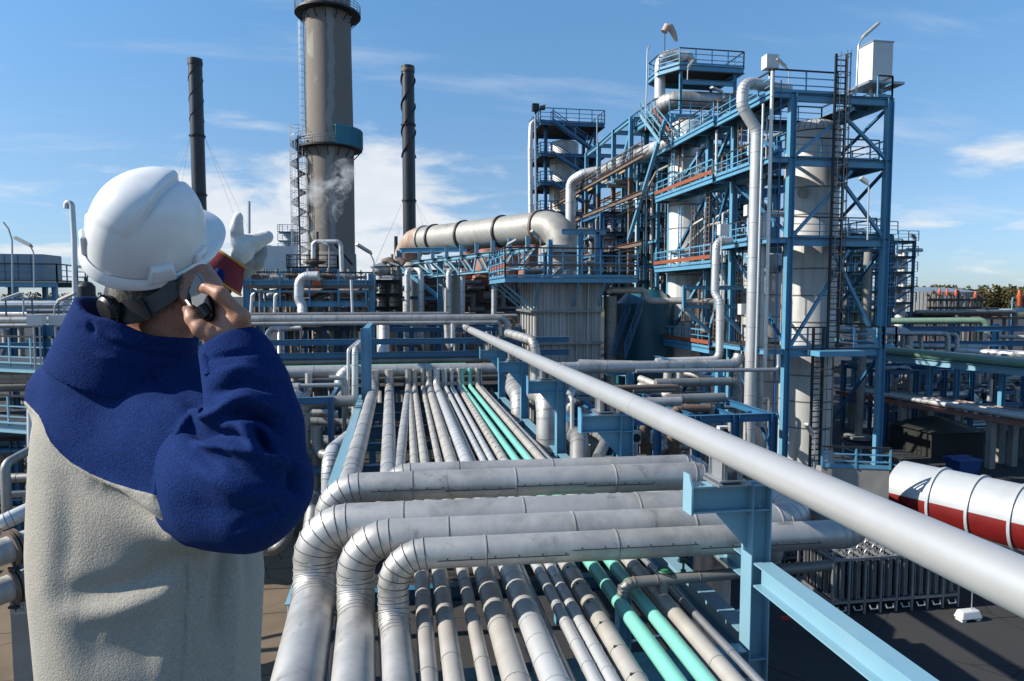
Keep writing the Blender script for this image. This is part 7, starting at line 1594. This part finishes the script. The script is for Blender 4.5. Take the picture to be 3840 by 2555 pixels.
# right sleeve
S4 = SDF(Vector((-.75, .95, 10.3)), Vector((.15, 1.8, 11.0)), .0058)
S4.chain([P(752, 1700, 1.46), P(860, 1790, 1.385), P(972, 1838, 1.325)], [.112, .112, .096], .05)
S4.cone(P(752, 1895, 1.43), P(930, 1930, 1.345), .084, .07, .05)
S4.chain([P(985, 1800, 1.325), P(962, 1600, 1.345), P(928, 1450, 1.365), P(893, 1345, 1.38), P(868, 1300, 1.385)], [.086, .082, .074, .062, .058], .035)
S4.cone(P(852, 1262, 1.388), P(872, 1305, 1.386), .044, .047, .012, cut=True)
a_, b_ = P(857, 1271, 1.386), P(895, 1360, 1.38); dcut = (a_-b_).normalized()
S4.func((-.75, .95, 10.3), (.15, 1.8, 11.0), lambda x, y, z: -((x-a_.x)*dcut.x+(y-a_.y)*dcut.y+(z-a_.z)*dcut.z), .004, cut=True)
v, q = S4.mesh(); v = relax(v, q, 2)
v = fold(v, q, [(p_, a_*1.65, w_) for p_, a_, w_ in [([(820,1690),(900,1760),(1000,1800),(1100,1830)], -.008, 22), ([(760,1770),(860,1830),(960,1890)], .006, 28), ([(1090,1880),(1000,1940),(880,1985)], -.005, 18), ([(690,1640),(760,1700),(830,1760)], -.006, 24), ([(700,1600),(760,1625),(850,1640),(900,1650)], -.022, 26), ([(690,1560),(760,1565),(840,1560)], .012, 20), ([(740,1665),(850,1665),(960,1710),(1050,1740)], .016, 26), ([(820,1545),(930,1500),(1020,1540)], .013, 22), ([(800,1580),(900,1535),(1000,1560),(1060,1620)], -.018, 18), ([(870,1560),(960,1555),(1040,1575)], -.012, 16),
     ([(905,1600),(940,1640),(960,1690)], .016, 16), ([(960,1610),(985,1650),(1015,1695)], -.020, 16), ([(1075,1740),(1100,1800),(1120,1860)], -.012, 16), ([(1000,1720),(1080,1745),(1135,1760)], .010, 22), ([(830,1400),(920,1380),(1010,1430)], .007, 22), ([(800,1470),(900,1440),(1000,1470)], -.010, 20), ([(790,1345),(860,1330),(960,1320)], -.005, 12), ([(840,1500),(930,1465),(1040,1500)], .009, 20),
     ([(700,1900),(850,1930),(1000,1900)], -.006, 50), ([(720,1760),(860,1790),(1000,1840)], .007, 50)]])
put_mesh('right_sleeve', v, q, FLB, ja)
mb = MB(); mb.tube([P(775, 1335, 1.33), P(795, 1395, 1.318), P(812, 1420, 1.325)], [.012, .016, .008], 10); mb.build('cuff_tab', FLB, ja)
# left sleeve reaching forward
S5 = SDF(Vector((-1.0, 1.4, 10.7)), Vector((-.1, 2.2, 11.2)), .006)
S5.chain([P(285, 1470, 1.68), EL2, P(760, 1085, 1.92), P(800, 1045, 1.93)], [.088, .076, .062, .058], .03)
v, q = S5.mesh(); v = relax(v, q, 2); put_mesh('left_sleeve', v, q, FLB, ja)
mb = MB(); mb.tube([P(800, 1090, 1.83), P(815, 1045, 1.82), P(828, 1012, 1.825)], [.008, .017, .012], 10); mb.build('cuff_tab', FLB, ja)
# trousers and boots (below the frame) and the platform that carries him
S6 = SDF(pel+Vector((-.4, -.35, -.95)), pel+Vector((.42, .35, .25)), .011)
for sg in (-1, 1):
    hp = pel + RT*(sg*.1); S6.chain([hp+V(0,0,.1), hp+RT*(sg*.02)+V(0,0,-.25), LW(0,0,0)*0+Vector((hp.x, hp.y, ZF+.09))+RT*(sg*.05)], [.13, .1, .075], .05)
S6.ell(pel+V(0,0,.08), [RT, FH, (0,0,1)], (.19, .15, .14), .05)
v, q = S6.mesh(); v = relax(v, q, 2); put_mesh('trousers', v, q, TROU, person)
for sg in (-1, 1):
    hp = pel + RT*(sg*.15); S7 = SDF(Vector((hp.x-.25, hp.y-.25, ZF-.01)), Vector((hp.x+.25, hp.y+.3, ZF+.25)), .008)
    S7.chain([Vector((hp.x, hp.y, ZF+.17)), Vector((hp.x, hp.y, ZF+.06))], [.062, .058], .03); S7.chain([Vector((hp.x, hp.y, ZF+.052)), Vector((hp.x, hp.y, ZF+.046))+RT*.1+FH*.13], [.052, .045], .03)
    S7.func((hp.x-.25, hp.y-.25, ZF-.01), (hp.x+.25, hp.y+.3, ZF+.25), lambda x, y, z: (z-ZF)+0*x+0*y, .004, cut=True)
    v, q = S7.mesh(); put_mesh('boot', relax(v, q, 1), q, BOOT, person)
wp = thing('inspection_platform', 'small grated inspection platform under the feet of the worker', 'platform', (-.6, 1.2, ZF))
mb = MB(); mb.box2((-1.5, .5, ZF-.04), (.15, 2.15, ZF)); mb.build('grating', GRATE, wp)
mb = MB(); mb.hbeam((-1.5, .5, ZF-.14), (.15, .5, ZF-.14), .12, .2); mb.hbeam((-1.5, 2.15, ZF-.14), (.15, 2.15, ZF-.14), .12, .2); mb.build('frame', BLUE, wp)
for x in (-1.4, .05): mb = MB(); mb.hbeam((x, 1.3, 0), (x, 1.3, ZF-.04), .2, .2, up=(1,0,0)); mb.build('column', BLUE, wp)
# ------------------------------------------------------------------ hard hat
ph = np.linspace(0, 2*math.pi, 300, endpoint=False); NR = 80
A_, B_ = .132, .108
CRX = [(705, 612), (668, 662), (628, 688), (588, 730), (548, 786), (515, 838), (492, 874), (480, 900)]; CLX = [(560, 612), (505, 668), (440, 715), (375, 785), (350, 830)]
def pld(px, py, pts):      # signed distance to a polyline (+ right of it), and run along it
    b = (1e9, 0, 0); n = len(pts)-1
    for i in range(n):
        (x0, y0), (x1, y1) = pts[i], pts[i+1]; dx, dy = x1-x0, y1-y0; t = max(0, min(1, ((px-x0)*dx+(py-y0)*dy)/(dx*dx+dy*dy))); ex, ey = px-x0-t*dx, py-y0-t*dy; d = math.hypot(ex, ey)
        if d < b[0]: b = (d, (1 if dx*ey-dy*ex < 0 else -1), (i+t)/n)
    return b
def crest(p):              # raised crest with a hollow groove beside it, following the lines seen on the photographed shell
    r = p-CAM; px, py = CX+F*r.dot(RT)/r.dot(FW), CY-F*r.dot(UP)/r.dot(FW); d, sg, t = pld(px, py, CRX); d *= sg; tp = max(0, min(1, (1-t)/.4))**.8
    d2, s2, t2 = pld(px, py, CLX); d2 *= s2
    up = 1/(1+math.exp(max(-40, min(40, d/5.5)))) * math.exp(-max(0, -d-20)/190); left = 1/(1+math.exp(max(-40, min(40, -d2/22))))
    return .0100*up*tp*(.45+.55*left) - .0065*math.exp(-((d-13)/12)**2)*tp
vs = []; fs = []
def shell(off):
    rows_ = []
    for i in range(NR):
        t = (i/(NR-1))*math.pi/2; row = []
        for p in ph:
            r = max(math.cos(t), 0)**.75; f, s_, u = A_*r*math.cos(p), B_*r*math.sin(p), HH*math.sin(t)**.95
            # raised centre crest between two grooves, running front to back over the crown
            rise, gro = crest(H(f, s_, u)), 0
            nv = Vector((f/A_**2, s_/B_**2, u/HH**2)).normalized(); row.append(H(f, s_, u)+(hf*nv.x+hs*nv.y+hu*nv.z)*(rise+gro+off))
        rows_.append(row)
    return rows_
def rimrow(ex, dz, vz):
    row = []
    for p in ph:
        c = math.cos(p); vis = vz*max(c, 0)**1.6
        row.append(H((A_+ex+vis)*math.cos(p), (B_+ex+vis*.25)*math.sin(p), dz-.012*max(-c, 0)*(dz < -.004)-.016*max(c, 0)**2*(vz > 0)))
    return row
outer = shell(0)
allr = [rimrow(.009, -.0165, .052), rimrow(.0125, -.014, .055), rimrow(.013, -.0105, .055), rimrow(.009, -.004, .045), rimrow(.003, .004, .012)] + outer
inner = [rimrow(.004, -.0150, .046), rimrow(-.001, -.004, .01)] + shell(-.0035)
def grid(mb, R_, flip):
    n = len(ph); o = len(mb.v); 
    for r in R_: mb.v.extend(tuple(p) for p in r)
    for i in range(len(R_)-1):
        for k in range(n):
            f_ = [o+i*n+k, o+i*n+(k+1) % n, o+(i+1)*n+(k+1) % n, o+(i+1)*n+k]; mb.f.append(f_[::-1] if flip else f_); mb.m.append(0)
mb = MB(); grid(mb, allr, False); grid(mb, inner, True)
n = len(ph); oi = len(allr)*n
for k in range(n): mb.f.append([k, oi+k, oi+(k+1) % n, (k+1) % n]); mb.m.append(0)
hat = mb.build('hard_hat', HATM, person, sharp=60)
def slot(f, s_, u, wf, hu_, dp, nm='accessory_slot', m=HATM):      # bevelled boss on the shell
    nv = Vector((f/A_**2, s_/B_**2, .15*u/HH**2)).normalized(); N_ = hf*nv.x+hs*nv.y+hu*nv.z; T_ = N_.cross(hu).normalized(); U_ = T_.cross(N_)*-1
    c = H(f, s_, u); mb = MB(); vs = []
    for k_, (q_, g) in enumerate(((1.0, -.012), (1.0, dp*.6), (.8, dp))):
        for a, b in ((-1,-1),(1,-1),(.72,1),(-.72,1)): vs.append(tuple(c+T_*(a*wf*q_)+hu*(b*hu_*q_)+N_*g))
    fs = []
    for l in range(2):
        for k in range(4): fs.append((l*4+k, l*4+(k+1) % 4, l*4+4+(k+1) % 4, l*4+4+k))
    fs.append((8,9,10,11)); mb.add(vs, fs); o = mb.build(nm, m, hat); bv = o.modifiers.new('bevel', 'BEVEL'); bv.width = .003; bv.segments = 2
def onrim(p, u): r = max(0, 1-(u/HH)**2.1)**.375; return A_*r*math.cos(p), B_*r*math.sin(p), u
slot(*onrim(rad(112), .016), .030, .022, .013); slot(*onrim(rad(-112), .016), .030, .022, .013)
slot(*onrim(rad(66), .016), .026, .010, .008); slot(*onrim(rad(207), .026), .018, .024, .008)
# harness below the shell: nape band, ratchet knob
def hb(pts, w, m, nm):
    mb = MB(); L = [H(*p) for p in pts]; vs = []; n_ = len(L)
    for i, p in enumerate(L):
        c_ = H(0, 0, pts[i][2]); o_ = (p-c_).normalized()
        for a, b in ((-.5, 0), (.5, 0), (.5, 1), (-.5, 1)): vs.append(tuple(p+hu*(a*w)+o_*(b*.0035)))
    fs = [(i*4+k, (i+1)*4+k, (i+1)*4+(k+1) % 4, i*4+(k+1) % 4) for i in range(n_-1) for k in range(4)] + [(0,1,2,3), ((n_-1)*4+3, (n_-1)*4+2, (n_-1)*4+1, (n_-1)*4)]
    mb.add(vs, fs); return mb.build(nm, m, hat)
def ribbon(pts, w, m, nm, th_=.0035):      # flat strap through pixel points on the head
    L = [P(*p) for p in pts]; mb = MB(); vs = []; n_ = len(L)
    for i, p in enumerate(L):
        t = (L[min(i+1, n_-1)]-L[max(i-1, 0)]).normalized(); nn = (CAM-p).normalized(); nn = (nn-t*nn.dot(t)).normalized(); wd = t.cross(nn)
        for a, b in ((-.5, 0), (.5, 0), (.5, 1), (-.5, 1)): vs.append(tuple(p+wd*(a*w)+nn*(b*th_)))
    mb.add(vs, [(i*4+k, (i+1)*4+k, (i+1)*4+(k+1) % 4, i*4+(k+1) % 4) for i in range(n_-1) for k in range(4)] + [(0,1,2,3), ((n_-1)*4+3, (n_-1)*4+2, (n_-1)*4+1, (n_-1)*4)])
    return mb.build(nm, m, hat)
ribbon([(440, 1172, 1.452), (500, 1168, 1.437), (560, 1148, 1.431), (615, 1116, 1.434), (665, 1074, 1.444), (700, 1035, 1.47)], .035, STRAPG, 'nape_strap')
ribbon([(425, 1172, 1.448), (470, 1178, 1.434), (515, 1170, 1.426), (555, 1154, 1.424)], .046, STRAP, 'ratchet_housing', .006)
ribbon([(392, 1108, 1.472), (440, 1118, 1.456), (500, 1122, 1.444), (580, 1100, 1.442), (650, 1055, 1.455)], .040, STRAP, 'head_band')
c = P(412, 1160, 1.432); ka = (-FW*.75 - RT*.55 - UP*.38).normalized()
mb = MB(); mb.lathe(c, [(.026, -.012), (.030, -.004), (.030, .007), (.025, .013), (.012, .015), (.003, .015)], 30, axis=ka)
x_ = ka.cross(UP).normalized(); y_ = ka.cross(x_)
for k in range(22): a = 2*math.pi*k/22; mb.box(c+ka*.003+(x_*math.cos(a)+y_*math.sin(a))*.031, (.0045,.0045,.0045))
mb.build('ratchet_knob', STRAP, hat)
# hair: short grey strands on the nape and side
R = random.Random(8); mb = MB()
hv = np.array(bpy.data.objects['person'].data.vertices.__len__()); me_ = person.data; nv = len(me_.vertices); co = np.zeros(nv*3); me_.vertices.foreach_get('co', co); co = co.reshape(-1, 3)+np.array(person.location); nr = np.zeros(nv*3); me_.vertices.foreach_get('normal', nr); nr = nr.reshape(-1, 3)
pxx, pyy = topx(co); poly_x = [340, 455, 520, 600, 655, 690]; top_y = [1000, 1040, 1040, 1030, 1000, 950]; bot_y = [1180, 1195, 1205, 1190, 1155, 1080]
sel = np.where((pxx > 340) & (pxx < 690) & (pyy > np.interp(pxx, poly_x, top_y)) & (pyy < np.interp(pxx, poly_x, bot_y)) & ((nr*(np.array(CAM)-co)).sum(1) > 0) & (co[:,2] > 10.9))[0]
for k in range(9000):
    i_ = int(R.choice(sel)); p = Vector(co[i_])+Vector((R.uniform(-1,1), R.uniform(-1,1), R.uniform(-1,1)))*.003; o_ = Vector(nr[i_]); dn = (-UP*.8-RT*.45-UP*R.uniform(-.2,.2)+RT*R.uniform(-.35,.25)); dn = (dn-o_*dn.dot(o_)).normalized(); tg = (dn+o_*R.uniform(.1, .45)).normalized()
    fade = min(1, max(.25, (np.interp(pxx[i_], poly_x, bot_y)-pyy[i_])/60)); L_ = R.uniform(.009, .018)*fade; sd_ = tg.cross(o_).normalized()*.00075; a = p-o_*.002; mb.add([tuple(a-sd_), tuple(a+sd_), tuple(a+tg*L_+o_*.001)], [(0,1,2)])
mb.build('hair', HAIRM, person)
# ------------------------------------------------------------------ work glove on the far hand
G = lambda px, py, d=1.93: P(px, py, d)
S8 = SDF(Vector((-.45, 1.7, 10.95)), Vector((.05, 2.2, 11.35)), .0042)
S8.cone(G(858, 962), G(884, 925), .038, .040, .015); S8.cone(G(872, 985), G(905, 950), .032, .034, .015); S8.cone(G(868, 925), G(900, 935), .032, .032, .012)
S8.chain([G(903, 932), G(950, 910, 1.95), G(1000, 889, 1.97)], [.033, .0255, .0195], .006)        # index finger pointing
S8.chain([G(872, 912), G(884, 866, 1.91), G(894, 814, 1.90)], [.028, .0205, .0135], .006)        # thumb held up
S8.cone(G(925, 935, 1.95), G(955, 925, 1.97), .022, .018, .01)
v, q = S8.mesh(); v = relax(v, q, 4, .4); v = fold(v, q, [([(850,900),(866,930),(858,955)], -.003, 5), ([(895,880),(912,905)], -.004, 8), ([(925,935),(950,930),(975,918)], -.003, 7), ([(870,880),(892,884)], -.002, 5)])
gl = put_mesh('glove', v, q, LEATH, person)
S9 = SDF(Vector((-.45, 1.7, 10.95)), Vector((.05, 2.2, 11.35)), .0045)
for pts, rs in (([G(930, 945, 1.97), G(968, 955, 1.99), G(960, 985, 1.96), G(930, 985, 1.94)], [.026, .023, .021, .018]), ([G(915, 975, 1.95), G(935, 1000, 1.97), G(912, 1018, 1.94), G(890, 1010, 1.92)], [.026, .023, .021, .018]), ([G(950, 925, 2.0), G(972, 938, 2.02), G(968, 948, 2.0)], [.024, .022, .018])): S9.chain(pts, rs, .008)
v, q = S9.mesh(); put_mesh('curled_fingers', relax(v, q, 1, .4), q, LEATHG, gl)
mb = MB(); a, b = G(862, 968, 1.92), G(806, 1046, 1.91); d = (b-a).normalized(); L_ = (b-a).length
def cuffring(t, r): return a+d*(L_*t), r
mb.tube([a, a.lerp(b, .35), a.lerp(b, .7), b], [.052, .060, .072, .080], 32, cap=False); mb.tube([a, a.lerp(b, .35), a.lerp(b, .7), b], [.049, .057, .069, .077], 32, cap=False); mb.build('cuff', BURG, gl)
def loop(c, r): 
    x = d.cross(V(0,0,1)).normalized(); y = d.cross(x); return [c+x*(r*math.cos(t))+y*(r*math.sin(t)) for t in np.linspace(0, 6.283, 33)[:-1]]
mb = MB(); mb.tube(loop(a, .0525), .0035, 8, closed=True); mb.build('piping', YEL, gl)
mb = MB(); mb.tube(loop(b, .0800), .0035, 8, closed=True); mb.build('piping', YEL, gl)
# ------------------------------------------------------------------ telephone
tel = thing('mobile_phone', 'dark silver flip phone held to the ear of the worker', 'phone', P(750, 1210, 1.37))
def slab(quad, thick, bevel, m, nm):    # quad of points (front), thickness pushed away from the viewer
    mb = MB(); mb.prism(quad, FW*thick); o = mb.build(nm, m, tel); bv = o.modifiers.new('bevel', 'BEVEL'); bv.width = bevel; bv.segments = 3; return o
d1 = 1.352
slab([P(706, 1092, d1+.012), P(735, 1018, d1+.012), P(762, 1060, d1), P(774, 1100, d1-.006), P(778, 1160, d1-.008), P(752, 1160, d1-.004), P(722, 1150, d1+.004)][::-1], .014, .003, PHS, 'flip_lid')
slab([P(752, 1150, d1-.008), P(776, 1095, d1-.010), P(792, 1150, d1-.012), P(794, 1190, d1-.012), P(772, 1212, d1-.012), P(752, 1190, d1-.010)][::-1], .020, .004, PHB, 'body')
mb = MB(); mb.tube([P(752, 1150, d1-.012), P(782, 1185, d1-.012)], .011, 16); mb.build('hinge', PHB, tel)
mb = MB(); c = P(700, 1128, d1+.022); mb.tube([P(716, 1076, d1+.022), P(706, 1130, d1+.02), P(730, 1160, d1+.006)], [.006, .008, .008], 10); mb.build('rim', PHB, tel)
# ------------------------------------------------------------------ steam plumes (real volumes)
def plume(label, pts, rs, dens, nsc, thr):
    lo = [min(p[i]-r for p, r in zip(pts, rs)) for i in range(3)]; hi = [max(p[i]+r for p, r in zip(pts, rs)) for i in range(3)]; h = max(max(rs)/7, .12)
    S_ = SDF(Vector(lo)-Vector((h,)*3)*3, Vector(hi)+Vector((h,)*3)*3, h); S_.F[:] = 3.0
    for a, b, ra, rb in zip(pts[:-1], pts[1:], rs[:-1], rs[1:]):
        a, b = np.array(a, float), np.array(b, float); sl, (x, y, z) = S_._sub(S_.lo, S_.lo+S_.h*S_.n, 0); d = b-a; t = np.clip(((x-a[0])*d[0]+(y-a[1])*d[1]+(z-a[2])*d[2])/(d@d), 0, 1)
        S_.F[sl] = np.minimum(S_.F[sl], np.sqrt((x-a[0]-t*d[0])**2+(y-a[1]-t*d[1])**2+(z-a[2]-t*d[2])**2)-(ra+(rb-ra)*t))
    v, q = S_.mesh(); m = bpy.data.materials.new('steam_vapour'); m.use_nodes = True; nt = m.node_tree; nt.nodes.remove(nt.nodes['Principled BSDF'])
    pv = nt.nodes.new('ShaderNodeVolumePrincipled'); pv.inputs['Color'].default_value = (.97,.97,.97,1); pv.inputs['Anisotropy'].default_value = .2
    d = ramp(nt, noise(nt, nsc, 6, .62, (1,1,1), .8), [(thr, (0,0,0)), (thr+.22, (1,1,1))]); k = nt.nodes.new('ShaderNodeMath'); k.operation = 'MULTIPLY'; nt.links.new(d, k.inputs[0]); k.inputs[1].default_value = dens
    nt.links.new(k.outputs[0], pv.inputs['Density']); nt.links.new(pv.outputs[0], nt.nodes['Material Output'].inputs['Volume'])
    o = put_mesh('steam', v, q, m); tag(o, label, 'steam', kind='stuff'); return o
D_ = 100
plume('white steam plume rising from a vent in front of the concrete chimney', [P(1203, 845, D_), P(1235, 780, D_), P(1215, 725, D_), P(1262, 690, D_), P(1290, 640, D_)], [.6, 2.3, 2.6, 2.4, 1.8], .55, .34, .5)
plume('thin steam wisp drifting right across the concrete chimney', [P(1240, 720, D_), P(1290, 710, D_), P(1320, 745, D_)], [1.2, 1.6, .8], .6, .35, .5)
plume('small pale steam puff above the far stack, left of the rusty elbow', [P(1487, 880, 230), P(1480, 862, 230), P(1470, 845, 230)], [1.2, 2.6, 2.0], .5, .2, .42)
mb = MB(); p = P(1487, 1106, 230); mb.tube([(p.x, p.y, 0), (p.x, p.y, P(1487, 888, 230).z)], [.9, .6], 12); tag(mb.build('flue_stack', DARKSTK), 'slender far stack below the small steam puff', 'stack')
plume('low white steam drifting at the left horizon beside the vent pipe', [P(235, 1150, 160), P(260, 1080, 160), P(300, 1060, 160)], [3, 5, 3], .25, .09, .45)

module('grey pipe clutter under the eye level headers, before the ribbed furnace walls', 1440, 1950, 1228, 1400, 49, 4, 71, 5, 2, 34, colm=BLUED, rails=False, ground=True, r_=(.06, .22), mats=[CLADW, CLADG, FARCLAD, BROWN])
module('crowded low pipes between the tall tower and the low rack at right', 3330, 3850, 1385, 1560, 52, 5, 72, 5, 2, 40, colm=BLUED, rails=False, ground=True, r_=(.07, .25), pv=.35, mats=[CLADW, CLADG, FARCLAD, BROWN])
module('blue frame packed with thin pipes between the bridge and the white vessel', 2470, 2660, 620, 1080, 56, 3, 73, 2, 5, 30, colm=BLUE, r_=(.05, .16), mats=[CLADW, CLADG, BROWN, GALV])
module('rust and steel pipework at mid height behind the blue valve platform', 960, 1395, 1120, 1190, 60, 5, 74, 5, 1, 34, colm=BLUED, rails=False, r_=(.08, .3), mats=[CLADG, BROWN, FARCLAD, RUST])
